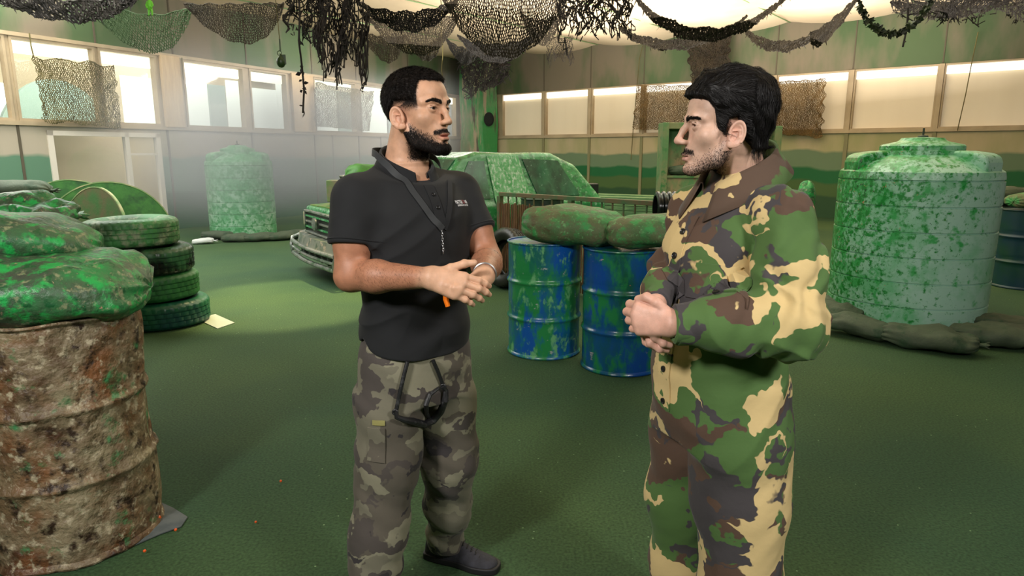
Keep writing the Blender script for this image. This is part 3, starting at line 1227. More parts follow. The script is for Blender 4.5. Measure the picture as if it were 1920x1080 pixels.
M_toy = paint('bright green toy', (120, 220, 60), rough=0.4)
fig = MB()
def f_toy(P):
    d = chain(P, [(0, 0, 0.030), (0, 0, 0.005), (0, 0, -0.012)], [0.013, 0.015, 0.012], 0.01)
    d = smin(d, sph(P, (0, 0, 0.052), 0.0125), 0.006)
    for s in (-1, 1):
        d = smin(d, chain(P, [(0.014 * s, 0, 0.032), (0.023 * s, -0.004, 0.008), (0.016 * s, -0.012, -0.01)], [0.006, 0.0055, 0.005], 0.005), 0.006)
        d = smin(d, chain(P, [(0.008 * s, 0, -0.012), (0.011 * s, 0, -0.035), (0.012 * s, -0.003, -0.056)], [0.0085, 0.007, 0.006], 0.005), 0.006)
    return d
v_, f_ = sdf_mesh(f_toy, (-0.04, -0.03, -0.07), (0.04, 0.03, 0.075), 0.003)
tt = empty('toy_figure', c, 0, 'tiny bright green toy figure hanging from the netting at the top left', 'toy')
np_mesh('figure', v_, f_, M_toy, tt)
MB().tube([(0, 0, 0.06), (0, 0, 0.3)], 0.002, 6).build('cord', M_net_y, tt)
# ------------------------------------------------------------------ things on the floor
M_rust = paint('rusted flaking paint', (112, 92, 66), [
    ((74, 46, 26), 3.2, 0.50, 0.10, 7), ((128, 84, 50), 4.5, 0.56, 0.09, 7), ((146, 134, 106), 5.0, 0.54, 0.10, 9),
    ((178, 166, 138), 26.0, 0.585, 0.05, 7), ((48, 32, 20), 14.0, 0.585, 0.05, 7), ((66, 128, 80), 9.0, 0.63, 0.05, 7)],
    rough=0.55, rough2=0.4, bump=1.0, bump_scale=16, bump_dist=0.03)
M_blue = paint('blue drum paint', (20, 84, 164), [
    ((24, 100, 92), 3.4, 0.53, 0.10, 6, (1, 1, 0.5)), ((38, 130, 70), 8.0, 0.535, 0.06, 9, (1, 1, 0.45)), ((104, 170, 116), 15.0, 0.585, 0.05, 9, (1, 1, 0.6)),
    ((150, 160, 160), 11.0, 0.66, 0.02, 6, (1, 1, 1.6))],
    rough=0.28, rough2=0.5, bump=0.25, bump_scale=30, bump_dist=0.004)
M_blue2 = paint('blue drum paint darker', (16, 72, 150), [
    ((18, 84, 60), 2.4, 0.51, 0.10, 6, (1, 1, 0.5)), ((34, 122, 68), 7.0, 0.56, 0.05, 9, (1, 1, 0.5)),
    ((150, 150, 158), 7.0, 0.67, 0.02, 7, (1, 1, 2.2)), ((172, 120, 80), 9.0, 0.72, 0.02, 4)],
    rough=0.25, rough2=0.45, bump=0.25, bump_scale=30, bump_dist=0.004)
M_bag = paint('green spattered burlap', (98, 100, 68), [
    ((66, 108, 62), 4.2, 0.52, 0.10, 8), ((58, 146, 76), 11.0, 0.56, 0.07, 10), ((104, 160, 100), 34.0, 0.62, 0.04, 6), ((84, 70, 48), 6.0, 0.62, 0.06, 6)],
    rough=0.7, rough2=0.45, bump=0.7, bump_scale=55, bump_dist=0.006)
M_bag_b = paint('bright green spattered sack', (70, 98, 68), [
    ((40, 138, 72), 5.0, 0.50, 0.10, 9), ((70, 78, 66), 2.6, 0.54, 0.10, 5), ((140, 146, 110), 30.0, 0.60, 0.05, 8),
    ((40, 168, 80), 16.0, 0.56, 0.06, 9), ((28, 88, 48), 26.0, 0.60, 0.05, 8), ((184, 150, 122), 44.0, 0.70, 0.03, 3)],
    rough=0.42, rough2=0.3, bump=0.8, bump_scale=40, bump_dist=0.008)
M_bag_d = paint('dull grey green sack', (58, 70, 52), [((76, 88, 66), 3.0, 0.5, 0.12, 5), ((44, 68, 44), 7.0, 0.56, 0.06, 7)],
                rough=0.75, bump=0.6, bump_scale=50, bump_dist=0.006)
M_bag_r = paint('reddish brown sack', (120, 84, 66), [((92, 104, 66), 3.0, 0.50, 0.12, 5)], rough=0.8, bump=0.6, bump_scale=50, bump_dist=0.006)
M_tyre = paint('painted tyre green', (56, 92, 54), [((60, 128, 66), 3.5, 0.50, 0.10, 8), ((136, 146, 116), 9.0, 0.58, 0.07, 8)],
               rough=0.55, bump=0.3, bump_scale=40, bump_dist=0.003)
M_tyre_k = paint('wet black tyre', (22, 24, 22), [((40, 92, 52), 2.6, 0.56, 0.08, 6)], rough=0.16, rough2=0.5, bump=0.4, bump_scale=30, bump_dist=0.004)
M_tyre_g = paint('green tyre', (30, 90, 42), [((44, 112, 54), 4.0, 0.5, 0.10, 6)], rough=0.5, bump=0.3, bump_scale=40, bump_dist=0.003)
M_tyre_b = paint('teal tyre', (20, 62, 66), [((30, 94, 60), 2.2, 0.52, 0.10, 5), ((60, 110, 100), 12.0, 0.66, 0.04, 5)], rough=0.35, bump=0.3, bump_scale=40, bump_dist=0.003)
M_tank = paint('pale tank with green splatter', (156, 196, 178), [
    ((104, 176, 128), 3.0, 0.50, 0.12, 5), ((60, 158, 84), 11.0, 0.54, 0.06, 10), ((28, 128, 50), 24.0, 0.55, 0.05, 8),
    ((40, 70, 44), 46.0, 0.66, 0.03, 3), ((170, 128, 96), 38.0, 0.74, 0.03, 2)],
    rough=0.34, rough2=0.45, bump=0.15, bump_scale=30, bump_dist=0.003, bias=(0.0, -0.13, 0.05, -0.065))
M_tank2 = paint('pale tank under green overspray', (150, 190, 160), [
    ((92, 164, 112), 5.0, 0.48, 0.08, 6), ((62, 146, 84), 14.0, 0.52, 0.05, 8)], rough=0.45)


def drum(loc, r, h, mat, label, rim_y=None, rz=0.0, group=None, dents=0.0, ribs=(0.34, 0.66)):
    t = empty('steel_drum', loc, rz, label, 'drum', group)
    prof = [(r * 0.965, 0.0), (r * 1.0, 0.004), (r * 1.012, 0.012), (r * 1.0, 0.022), (r * 0.975, 0.030)]
    for q in ribs:
        z = h * q
        prof += [(r * 0.975, z - 0.024), (r * 0.99, z - 0.014), (r * 1.012, z - 0.006), (r * 1.018, z), (r * 1.012, z + 0.006), (r * 0.99, z + 0.014), (r * 0.975, z + 0.024)]
        if not dents:
            prof += [(r * 0.968, z + 0.034), (r * 0.975, z + 0.044), (r * 0.968, z + 0.054), (r * 0.975, z + 0.064)]
    prof += [(r * 0.975, h - 0.02), (r * 0.995, h - 0.012)]
    dense = []
    for (a, b), (c, d) in zip(prof, prof[1:]):
        n = max(1, int((d - b) / 0.03))
        for k in range(n):
            dense.append((a + (c - a) * k / n, b + (d - b) * k / n))
    dense.append(prof[-1])

    def dent(v, a):
        if dents:
            n = mnoise.noise(Vector((math.cos(a) * 2.2, math.sin(a) * 2.2, v.z * 3.1)))
            n2 = mnoise.noise(Vector((math.cos(a) * 7, math.sin(a) * 7, v.z * 11)))
            k = 1 + dents * (0.6 * n + 0.25 * n2)
            return Vector((v.x * k, v.y * k, v.z + dents * 0.25 * mnoise.noise(Vector((math.cos(a) * 2, math.sin(a) * 2, 5))) * (v.z / h) ** 3))
        return v
    MB().lathe(dense, 96, None, fn=dent).build('body', mat, t, smooth=True)
    rp = [(r * 0.995 + 0.006 * math.cos(q), h - 0.006 + 0.006 * math.sin(q)) for q in [2 * PI * k / 10 for k in range(10)]]
    MB().lathe(rp, 96, None, closed=True, fn=dent).build('rim', mat, t, smooth=True)
    MB().lathe([(0.001, h - 0.022), (r * 0.94, h - 0.022), (r * 0.985, h - 0.010)], 64, None, fn=dent).build('lid', mat, t, smooth=True)
    return t


def sandbag(loc, size, mat, label, rot=(0, 0, 0), seed=0, sag=0.25, group=None, name='sandbag', lump=1.0, n=44, cat='sandbag', tie=True):
    """a filled sack: flat underside, domed top, seams gathered at the two ends"""
    a, b, c = size[0] / 2, size[1] / 2, size[2]
    vs = []
    nu, nv = n, n // 2
    off = Vector((seed * 3.1, seed * 1.7, seed * 5.3))
    for j in range(nv + 1):
        ph = -PI / 2 + PI * j / nv                      # along the sack: end to end
        for i in range(nu):
            th = 2 * PI * i / nu
            s = math.sin(ph)
            c_ = max(math.cos(ph), 0.0) ** 0.68
            x = a * (abs(s) ** 0.85) * (1 if s > 0 else -1)
            ct, st = math.cos(th), math.sin(th)
            y = b * c_ * (abs(ct) ** 0.75) * (1 if ct > 0 else -1)
            zz = (abs(st) ** 0.85) * (1 if st > 0 else -1)
            z = c * 0.5 * c_ ** 0.8 * zz
            z = z if z > 0 else z * (1 - sag)
            p = Vector((x, y, z))
            q = Vector((x / 0.16, y / 0.16, z / 0.16)) + off
            nrm = Vector((0.3 * s, ct, st))
            k = 0.016 * mnoise.noise(q) + 0.010 * mnoise.noise(q * 2.3)
            # gathers radiating from the tied ends
            k += 0.006 * math.sin(th * 9 + seed) * abs(s) ** 3
            p = p + nrm * k * lump
            p.z += 0.02 * lump * mnoise.noise(Vector((x * 3, seed, 0)))
            vs.append(p)
    fs = []
    for j in range(nv):
        for i in range(nu):
            fs.append((j * nu + i, j * nu + (i + 1) % nu, (j + 1) * nu + (i + 1) % nu, (j + 1) * nu + i))
    zmin = min(v.z for v in vs)
    vs = [v - Vector((0, 0, zmin)) for v in vs]
    mb = MB()
    mb.add(vs, fs)
    if tie:
        # a short gathered tail at one end
        zc = c * 0.45 * (1 - sag) + 0.0
        zc = vs[-1].z
        prof = [(0.045, 0.0), (0.022, 0.03), (0.030, 0.055), (0.05, 0.085), (0.046, 0.088), (0.001, 0.06)]
        mb.lathe([(r * min(1, b / 0.14), z) for r, z in prof], 20, Matrix.Translation((a - 0.03, 0, zc)) @ Matrix.Rotation(PI / 2, 4, 'Y') @ Matrix.Scale(0.45, 4, (1, 0, 0)),
                 fn=lambda v, q: v * (1 + 0.16 * math.sin(5 * q)))
    o = mb.build(name, mat, None, smooth='full')
    o.location = loc
    o.rotation_euler = rot
    return tag(o, label, cat, group)


def tyre(loc, R, w, mat, label, rot=(0, 0, 0), rin=0.58, group=None, tread=0):
    """tread blocks and grooves are cut into the profile"""
    hw = w / 2
    ri = R * rin
    prof = [(ri, -hw * 0.62), (ri + 0.010, -hw * 0.74), (ri + (R - ri) * 0.35, -hw * 0.98), (ri + (R - ri) * 0.62, -hw * 1.0), (R * 0.955, -hw * 0.86), (R * 0.985, -hw * 0.74)]
    ng = 4
    for k in range(ng):
        z0 = -hw * 0.70 + hw * 1.40 * k / ng
        z1 = -hw * 0.70 + hw * 1.40 * (k + 1) / ng
        prof += [(R, z0 + 0.004), (R, z1 - 0.006)]
        if k < ng - 1:
            prof += [(R - 0.012, z1 - 0.004), (R - 0.012, z1 + 0.002)]
    prof += [(R * 0.985, hw * 0.74), (R * 0.955, hw * 0.86), (ri + (R - ri) * 0.62, hw * 1.0), (ri + (R - ri) * 0.35, hw * 0.98), (ri + 0.010, hw * 0.74), (ri, hw * 0.62),
             (ri + 0.012, hw * 0.55), (R * 0.90, hw * 0.6), (R * 0.93, 0), (R * 0.90, -hw * 0.6), (ri + 0.012, -hw * 0.55)]
    N = 144

    def fn(v, a):
        r = math.hypot(v.x, v.y)
        if r > R * 0.975:
            ph = (a * N / (2 * PI)) + (v.z / hw) * (3 if tread == 0 else 1.0)
            if (ph % 4) < 1.0:
                k = (r - 0.007) / r
                v = Vector((v.x * k, v.y * k, v.z))
        v.z += 0.004 * math.sin(a * 2 + R * 40)
        return v
    o = MB().lathe(prof, N, None, closed=True, fn=fn).build('tyre', mat, None, smooth=True)
    o.location = loc
    o.rotation_euler = rot
    return tag(o, label, 'tyre', group)


# --- the rusted drum in the left foreground with its sacks
drum((-1.745, 2.445, 0), 0.300, 0.93, M_rust, 'large rusty brown steel drum in the left foreground, flaking paint', dents=0.09, ribs=(0.345, 0.645))
sandbag((-1.80, 2.42, 0.90), (0.80, 0.66, 0.25), M_bag_b, 'green splattered sack lying directly on the rusty drum', (0.06, 0.10, 0.35), 3, 0.1, lump=1.7, tie=False)
sandbag((-1.98, 2.54, 1.075), (0.66, 0.58, 0.19), M_bag_b, 'upper green splattered sack heaped on the rusty drum', (0.0, 0.22, 0.55), 5, 0.1, lump=1.7, tie=False)
for k, (x, y, d, s, z) in enumerate(((30, 425, 3.6, (0.62, 0.42, 0.24), 0.86), (22, 400, 3.7, (0.42, 0.34, 0.16), 1.06), (78, 412, 3.65, (0.30, 0.26, 0.20), 1.02))):
    p = at(x, y, d)
    sandbag((p.x, p.y, z), s, M_bag_b, ('green sack at the bottom of the heap behind the rusty drum', 'small green sack on top of the heap behind the rusty drum', 'round green sack at the right of the heap behind the rusty drum')[k],
            (0.1 * k, 0.1, 0.6 * k), 11 + k, 0.1, lump=2.6)
# what carries that heap
p = at(30, 430, 3.6)
drum((p.x - 0.1, p.y + 0.05, 0), 0.30, 0.87, M_rust, 'brown drum hidden behind the rusty drum, under the green sack heap', dents=0.05)
p = at(26, 345, 6.4)
sandbag((p.x, p.y, 1.06), (0.62, 0.4, 0.20), M_bag_d, 'dull green sack at the far left in front of the fogged wall', (0, 0, 0.2), 21)
sandbag((p.x - 0.05, p.y, 0.88), (0.72, 0.45, 0.20), M_bag_r, 'reddish brown sack under the dull green one at the far left', (0, 0, -0.1), 22)
sandbag((p.x, p.y, 0.70), (0.75, 0.45, 0.20), M_bag_d, 'third sack from the top in the far left pile', (0, 0, 0.05), 23)
sandbag((p.x, p.y, 0.47), (0.78, 0.47, 0.25), M_bag_d, 'fourth sack from the top in the far left pile', (0, 0, 0.1), 24)
sandbag((p.x, p.y, 0.235), (0.80, 0.48, 0.25), M_bag_d, 'fifth sack from the top in the far left pile', (0, 0, -0.05), 25)
sandbag((p.x, p.y, 0.0), (0.82, 0.50, 0.26), M_bag_d, 'lowest sack of the far left pile', (0, 0, 0.02), 26)

# --- tyre stack
TY = [(294, M_tyre_b, 'teal-blue tyre at the bottom of the stack of four', 0.40), (282, M_tyre_g, 'plain green tyre, third from the top of the stack', 0.39),
      (280, M_tyre_k, 'wet shiny black tyre, second from the top of the stack', 0.385), (262, M_tyre, 'grey-green tyre lying on top of the stack of four', 0.372)]
for k, (px, mt, lb, R) in enumerate(TY):
    p = at(px, 500, 5.83)
    tyre((p.x, 5.83 - 0.02 * k, 0.120 + 0.237 * k), R, 0.236, mt, lb, (0.012 * (-1) ** k, 0.01, k * 0.7), group='tyres stacked on the left', tread=1 if k == 2 else 0)

# --- round boards leaning behind the tyres
M_disc = paint('green daubed board', (48, 96, 44), [((62, 118, 50), 8.0, 0.5, 0.08, 6), ((40, 76, 40), 4.0, 0.58, 0.06, 5)], rough=0.75, bump=0.4, bump_scale=40, bump_dist=0.004)
M_disc2 = paint('brown and green board', (98, 92, 58), [((60, 104, 48), 4.0, 0.50, 0.10, 6)], rough=0.75, bump=0.4, bump_scale=40, bump_dist=0.004)
M_edge = paint('pale board edge', (160, 158, 112), [((110, 140, 84), 8, 0.5, 0.1, 3)], rough=0.7)


def board(px, d, R, yaw, lean, mat, label):
    p = at(px, 430, d)
    t = empty('round_board', (p.x, d, 0), 0, label, 'board', 'round boards behind the tyres')
    M = Matrix.Rotation(yaw, 4, 'Z') @ Matrix.Rotation(lean, 4, 'X') @ Matrix.Translation((0, 0, R)) @ Matrix.Rotation(PI / 2, 4, 'X')
    MB().lathe([(0.001, -0.011), (R - 0.012, -0.011), (R - 0.012, 0.011), (0.001, 0.011)], 96, M).build('panel', mat, t, smooth=True)
    MB().lathe([(R - 0.012, -0.014), (R, -0.013), (R, 0.013), (R - 0.012, 0.014)], 96, M, closed=True).build('edge_band', M_edge, t, smooth=True)
    return t


board(133, 7.25, 0.61, 0.25, -0.10, M_disc, 'leftmost green round board standing behind the tyre stack')
board(207, 6.98, 0.605, 0.50, -0.12, M_disc, 'rightmost green round board standing behind the tyre stack')
board(153, 6.60, 0.59, -0.50, -0.16, M_disc2, 'brownish round board with a pale edge between the two green ones')

# --- scraps on the floor
def flat_piece(pts, z, mat, name, label, cat, bend=0.02):
    P = [ground(x, y) for x, y in pts]
    c = sum(P, Vector()) / len(P)
    mb = MB()
    n = len(P)
    vs, N2 = [], 6
    vs = [(c.x, c.y, z + bend)] + [(p.x, p.y, z) for p in P] + [(c.x, c.y, z + bend - 0.004)] + [(p.x, p.y, z - 0.004) for p in P]
    fs = []
    for i in range(n):
        j = (i + 1) % n
        fs += [(0, 1 + i, 1 + j), (n + 1, n + 2 + j, n + 2 + i), (1 + i, n + 2 + i, n + 2 + j, 1 + j)]
    mb.add(vs, fs)
    return tag(mb.build(name, mat), label, cat)


flat_piece([(384, 594), (404, 590), (440, 606), (408, 617), (384, 606)], 0.006, paint('white card', (170, 178, 162), rough=0.7), 'paper_sheet', 'white sheet of paper on the green floor beside the tyre stack', 'paper', 0.004)
flat_piece([(285, 1004), (292, 940), (325, 955), (352, 972), (340, 990), (300, 1004), (250, 1026)], 0.008, paint('grey felt scrap', (92, 98, 98), [((76, 84, 86), 12, 0.5, 0.1, 3)], rough=0.9), 'cloth_scrap', 'dark grey scrap of cloth on the floor at the foot of the rusty drum', 'cloth', 0.012)
# paint pellets scattered on the carpet
M_pel = paint('orange pellet', (226, 90, 30), rough=0.35)
rng = random.Random(4)
PL = [(297, 981, 0.013), (272, 1040, 0.006), (480, 985, 0.005), (527, 908, 0.006), (330, 1000, 0.006)]
for k, (x, y, r) in enumerate(PL):
    g = ground(x, y)
    o = MB().lathe([(r * math.sin(PI * j / 8) + 1e-5, -r * math.cos(PI * j / 8)) for j in range(9)], 12).build('paint_pellet', M_pel, None, smooth='full')
    o.location = (g.x, g.y, r + 0.010)
    tag(o, ('orange pellet touching the foot of the rusty drum', 'orange pellet on the carpet in front of the rusty drum', 'orange pellet on the carpet halfway between the rusty drum and the man in black', 'orange pellet on the carpet nearest the man in black', 'orange pellet on the grey cloth scrap')[k], 'pellet', 'orange pellets scattered on the carpet')

# --- blue drums and sacks
drum((0.245, 4.97, 0), 0.278, 0.86, M_blue, 'blue and green steel drum nearer the man in black, left of the pair', rz=0.4)
drum((0.778, 4.60, 0), 0.282, 0.86, M_blue2, 'darker blue steel drum beside the camouflaged man, right of the pair', rz=2.1)
g = at(1069, 425, 4.75)
sandbag((g.x + 0.02, 4.80, 0.845), (0.74, 0.50, 0.30), M_bag, 'large green-brown sandbag lying across the two blue drums', (0.02, 0.05, -0.10), 31, 0.2, lump=1.3)
g = at(1215, 435, 4.55)
sandbag((g.x, 4.50, 0.862), (0.56, 0.44, 0.25), M_bag, 'smaller sandbag behind the camouflaged man on the right blue drum', (0.0, -0.05, -0.5), 33, 0.2, lump=1.3)

# --- water tanks
def tank(loc, mat, label, s=1.0, rz=0.0, slim=1.0):
    t = empty('water_tank', loc, rz, label, 'tank')
    R = 0.64 * s * slim
    H = 1.27 * s
    prof = [(R * 0.97, 0.0), (R * 1.0, 0.02)]
    nring = 6
    for k in range(nring):
        z0, z1 = H * k / nring, H * (k + 1) / nring
        prof += [(R, z0 + 0.014), (R * 1.002, (z0 + z1) / 2), (R * 1.001, z1 - 0.010), (R * 0.984, z1 - 0.005), (R * 0.984, z1 + 0.004), (R, z1 + 0.009)]
    prof += [(R * 0.998, H + 0.03), (R * 0.985, H + 0.07), (R * 0.86, H + 0.125), (R * 0.70, H + 0.18), (R * 0.60, H + 0.205), (R * 0.57, H + 0.21), (R * 0.56, H + 0.245), (R * 0.50, H + 0.25)]
    MB().lathe(prof, 128).build('body', mat, t, smooth=True)
    for k in range(3):
        a = PI / 3 + k * PI * 2 / 3
        M = Matrix.Rotation(a, 4, 'Z')
        # moulded lifting shoulders
        sh = [(R * 0.50, H + 0.02), (R * 0.955, H + 0.02), (R * 0.955, H + 0.15), (R * 0.93, H + 0.20), (R * 0.84, H + 0.225), (R * 0.62, H + 0.245), (R * 0.50, H + 0.245)]
        m = MB()
        m.prism(sh, -0.13 * s, 0.13 * s, M)
        o = m.build('shoulder_lug', mat, t, smooth=False, bevel=0.03)
        o.modifiers['bevel'].segments = 4
    lr = R * 0.515
    m = MB().lathe([(lr * 0.9, H + 0.235), (lr * 1.0, H + 0.25), (lr * 1.0, H + 0.285), (lr * 0.96, H + 0.298), (lr * 0.60, H + 0.325), (lr * 0.55, H + 0.335), (lr * 0.50, H + 0.355), (0.001, H + 0.365)], 96)
    lid = m.build('lid', mat, t, smooth=True)
    m = MB().tube([(0, 0, H + 0.36), (0.0, 0, H + 0.44)], 0.008, 8)
    m.lathe([(0.045, H + 0.355), (0.04, H + 0.375), (0.001, H + 0.385)], 16)
    m.build('valve_rod', paint('dark rod', (50, 60, 44), rough=0.5), lid, smooth=True)
    return t


tank((3.62, 6.02, 0), M_tank, 'large pale green paint-splattered water tank on the right side', rz=math.radians(-121))
p = at(455, 400, 12.3)
tank((p.x, 12.3, 0), M_tank2, 'green water tank standing in the fog on the left', s=1.0, rz=math.radians(-70), slim=0.9)
# sandbags around the right tank
SB = [(1562, 610, 0.62, 0.50, 0.17, -0.9, 'sandbag at the left foot of the large tank, nearest the camouflaged man'),
      (1607, 640, 0.60, 0.32, 0.15, -0.35, 'second sandbag from the left along the foot of the large tank'),
      (1735, 664, 0.66, 0.34, 0.17, -0.12, 'long sandbag lying in front of the large tank'),
      (1868, 658, 0.66, 0.34, 0.17, 0.10, 'sandbag at the right front of the large tank, lower of two'),
      (1895, 635, 0.62, 0.32, 0.16, 0.30, 'sandbag at the right foot of the large tank, behind the lower one')]
for k, (x, y, a, b, c, rz, lb) in enumerate(SB):
    g = ground(x, y)
    d = Vector((g.x, g.y, 0)).normalized()
    sandbag((g.x + d.x * b * 0.5, g.y + d.y * b * 0.5, 0), (a, b, c), M_bag_d, lb, (0, 0, rz - 0.45), 40 + k, 0.2, lump=2.0, group='sandbags round the large tank')
for k, (x, y) in enumerate(((408, 449), (447, 453), (488, 452), (530, 450), (566, 446))):
    g = ground(x, y)
    sandbag((g.x, g.y, 0), (0.55, 0.3, 0.16), M_bag_d, '%s sandbag from the left at the foot of the fogged tank' % ('first', 'second', 'third', 'fourth', 'fifth')[k], (0, 0, 0.2 * k), 60 + k, group='sandbags at the fogged tank')
g = ground(381, 457)
sandbag((g.x, g.y, 0), (0.34, 0.2, 0.10), paint('white sack', (200, 204, 200), rough=0.8), 'small white sack on the floor left of the fogged tank', (0, 0, 0.1), 71)

# --- far right: blue drum with sack, pile of dark sacks
g = ground(1925, 546)
drum((g.x + 0.12, g.y + 0.28, 0), 0.285, 0.88, paint('dark teal drum paint', (12, 50, 66), [((18, 62, 46), 2.4, 0.50, 0.10, 6)], rough=0.4), 'dark blue drum at the right edge behind the large tank', rz=1.0)
sandbag((g.x + 0.12, g.y + 0.28, 0.885), (0.55, 0.40, 0.20), M_bag, 'green sandbag on the blue drum at the right edge', (0, 0, 0.3), 74)
b0 = at(1893, 470, 8.6)
for k in range(5):
    sandbag((b0.x - 0.03 * k, 8.6, 0.215 * k), (0.8, 0.45, 0.23), M_bag_d, '%s sandbag of the dark pile right of the large tank' % ('lowest', 'second lowest', 'middle', 'second highest', 'topmost')[k], (0, 0, 0.1 * k), 80 + k, group='dark pile of sandbags at the right')

# --- fence of bamboo and bars
M_bar = paint('weathered bar', (96, 84, 52), [((60, 96, 54), 7.0, 0.52, 0.08, 5)], rough=0.6)
M_bam = paint('brown bamboo cladding', (118, 88, 52), [((84, 58, 34), 12, 0.5, 0.1, 4, (6, 6, 0.5)), ((80, 110, 60), 5, 0.66, 0.05, 5)], rough=0.7)
A0, A1 = Vector((-0.14, 7.9, 0)), Vector((1.40, 6.38, 0))
fd = (A1 - A0)
fl_ = fd.length
fd.normalize()
fnorm = Vector((-fd.y, fd.x, 0))
fence = empty('bar_fence', A0, math.atan2(fd.y, fd.x), 'low fence of thin bars and brown bamboo behind the blue drums', 'fence')
FH = 1.045
MB().box((0, -0.025, FH - 0.045), (fl_, 0.025, FH)).build('top_rail', M_bar, fence, bevel=0.004)
MB().box((0, -0.025, 0.10), (fl_, 0.025, 0.14)).build('bottom_rail', M_bar, fence, bevel=0.004)
for x in (0.0, fl_ * 0.5, fl_):
    MB().box((x - 0.028, -0.03, 0), (x + 0.028, 0.03, FH - 0.045)).build('post', M_bar, fence, bevel=0.004)
nb = 16
for k in range(1, nb):
    x = fl_ * k / nb
    MB().tube([(x, 0, 0.14), (x, 0, FH - 0.045)], 0.010, 8).build('bar', M_bar, fence, smooth=True)
mb = MB()
nn = 66
for k in range(nn):
    x = 0.03 + (fl_ * 0.98 - 0.05) * k / nn
    top = 0.92 + 0.03 * mnoise.noise(Vector((k * 0.7, 3, 1)))
    top -= 0.30 * max(0, (x / fl_ - 0.28)) ** 0.6
    mb.tube([(x, -0.035 + 0.008 * math.sin(k * 2.1), 0.02), (x + 0.006 * math.sin(k), -0.035 + 0.008 * math.sin(k * 1.3), top)], 0.011, 6)
mb.build('bamboo_cladding', M_bam, fence, smooth=True)

# tyre leaning on the fence
o = tyre((0, 0, 0), 0.335, 0.20, paint('dark worn tyre', (34, 34, 28), [((52, 70, 44), 4, 0.58, 0.08, 5)], rough=0.4), 'dark tyre leaning upright against the bar fence', tread=1)
g = ground(952, 534)
o.rotation_euler = (math.radians(80), 0, math.radians(-52))
o.location = (-0.06, 7.40, 0.345)

# things lying behind the fence
p = at(1016, 372, 8.9)
t = drum((p.x - 0.02, 8.30, 0), 0.27, 0.95, paint('dark green drum', (38, 62, 44), [((24, 34, 28), 4, 0.5, 0.1, 4)], rough=0.4), 'dark green drum standing behind the bar fence')
p = at(1165, 358, 12.5)
M_pal = paint('pale green planks', (96, 130, 84), [((60, 96, 60), 5, 0.5, 0.1, 4, (1, 8, 8))], rough=0.7)
pal = empty('pallet_stack', (p.x, 12.5, 0), -0.5, 'pile of pale green planks in front of the far right wall', 'planks')
for k in range(9):
    for j in range(3):
        if k == 8 and j == 1:
            continue
        MB().box((-0.8 + 0.05 * math.sin(k * 3 + j), -0.45 + 0.32 * j, 0.08 * k), (0.8 + 0.05 * math.cos(k * 2 + j), -0.17 + 0.32 * j, 0.08 * k + 0.074)).build('plank', M_pal, pal, bevel=0.006)
# black corrugated pipe on its crate behind the camouflaged man
p = at(1262, 393, 6.05)
cr = empty('wooden_crate', (p.x + 0.10, 6.02, 0), 0.0, 'wooden crate under the black ribbed pipe behind the camouflaged man', 'crate')
for k in range(6):
    MB().box((-0.28, -0.22, 0.01 + k * 0.142), (0.28, -0.20, 0.135 + k * 0.142)).build('slat', M_bam, cr, bevel=0.004)
    MB().box((-0.28, 0.20, 0.01 + k * 0.142), (0.28, 0.22, 0.135 + k * 0.142)).build('slat', M_bam, cr, bevel=0.004)
for sx in (-1, 1):
    MB().box((sx * 0.27 - 0.015, -0.2, 0.0), (sx * 0.27 + 0.015, 0.2, 0.85)).build('side_panel', M_bam, cr, bevel=0.004)
MB().box((-0.28, -0.22, 0.855), (0.28, 0.22, 0.872)).build('lid', M_bam, cr, bevel=0.004)
prof = []
for k in range(9):
    z = k * 0.05
    prof += [(0.125, z), (0.143, z + 0.010), (0.143, z + 0.028), (0.125, z + 0.038)]
prof += [(0.105, 9 * 0.05), (0.105, 0.0)]
o = MB().lathe(prof, 48, Matrix.Rotation(PI / 2, 4, 'Y'), closed=True).build('corrugated_pipe', paint('glossy black plastic', (18, 22, 20), rough=0.2), None, smooth=True)
o.location = (p.x - 0.17, 6.02, 0.873 + 0.144)
tag(o, 'short black ribbed plastic pipe at the shoulder of the camouflaged man', 'pipe')

# --- plywood booth behind the camouflaged man
M_booth = paint('green frame boards', (84, 122, 74), [((120, 124, 84), 4, 0.50, 0.08, 7), ((50, 110, 54), 7, 0.60, 0.05, 6)], rough=0.6)
M_ply = paint('weathered plywood', (150, 130, 96), [((88, 130, 80), 3.0, 0.50, 0.08, 6, (1, 1, 0.5)), ((128, 84, 62), 5.0, 0.63, 0.05, 5), ((96, 108, 70), 9.0, 0.6, 0.05, 5)], rough=0.7)
a, b = at(1241, 300, 10.0), at(1463, 300, 10.0)
w = b.x - a.x
bt = empty('plywood_booth', (a.x, 10.0, 0), 0, 'green framed plywood booth with a shelf behind the camouflaged man', 'booth')
HB = 1.93
MB().box((0, 0, 0), (0.09, 0.34, HB)).build('side_panel', M_booth, bt, bevel=0.005)
MB().box((w - 0.10, 0, 0), (w, 0.34, HB - 0.05)).build('side_panel', M_booth, bt, bevel=0.005)
MB().box((0.09, 0.02, HB - 0.09), (w - 0.10, 0.34, HB)).build('top_board', M_booth, bt, bevel=0.005)
MB().box((0.09, 0.30, 0), (w - 0.10, 0.33, HB - 0.09)).build('back_panel', M_ply, bt)
MB().box((0.09, 0.03, 1.13), (w - 0.10, 0.30, 1.165)).build('shelf', M_booth, bt, bevel=0.004)
MB().box((0.09, 0.05, 0.0), (w - 0.10, 0.08, 1.13)).build('front_panel', M_ply, bt)
c = at(1285, 322, 10.3)
sandbag((c.x - 0.05, 10.16, 1.166), (0.5, 0.22, 0.16), M_bag_d, 'dark sack on the shelf of the plywood booth', (0, 0, 0.1), 91)
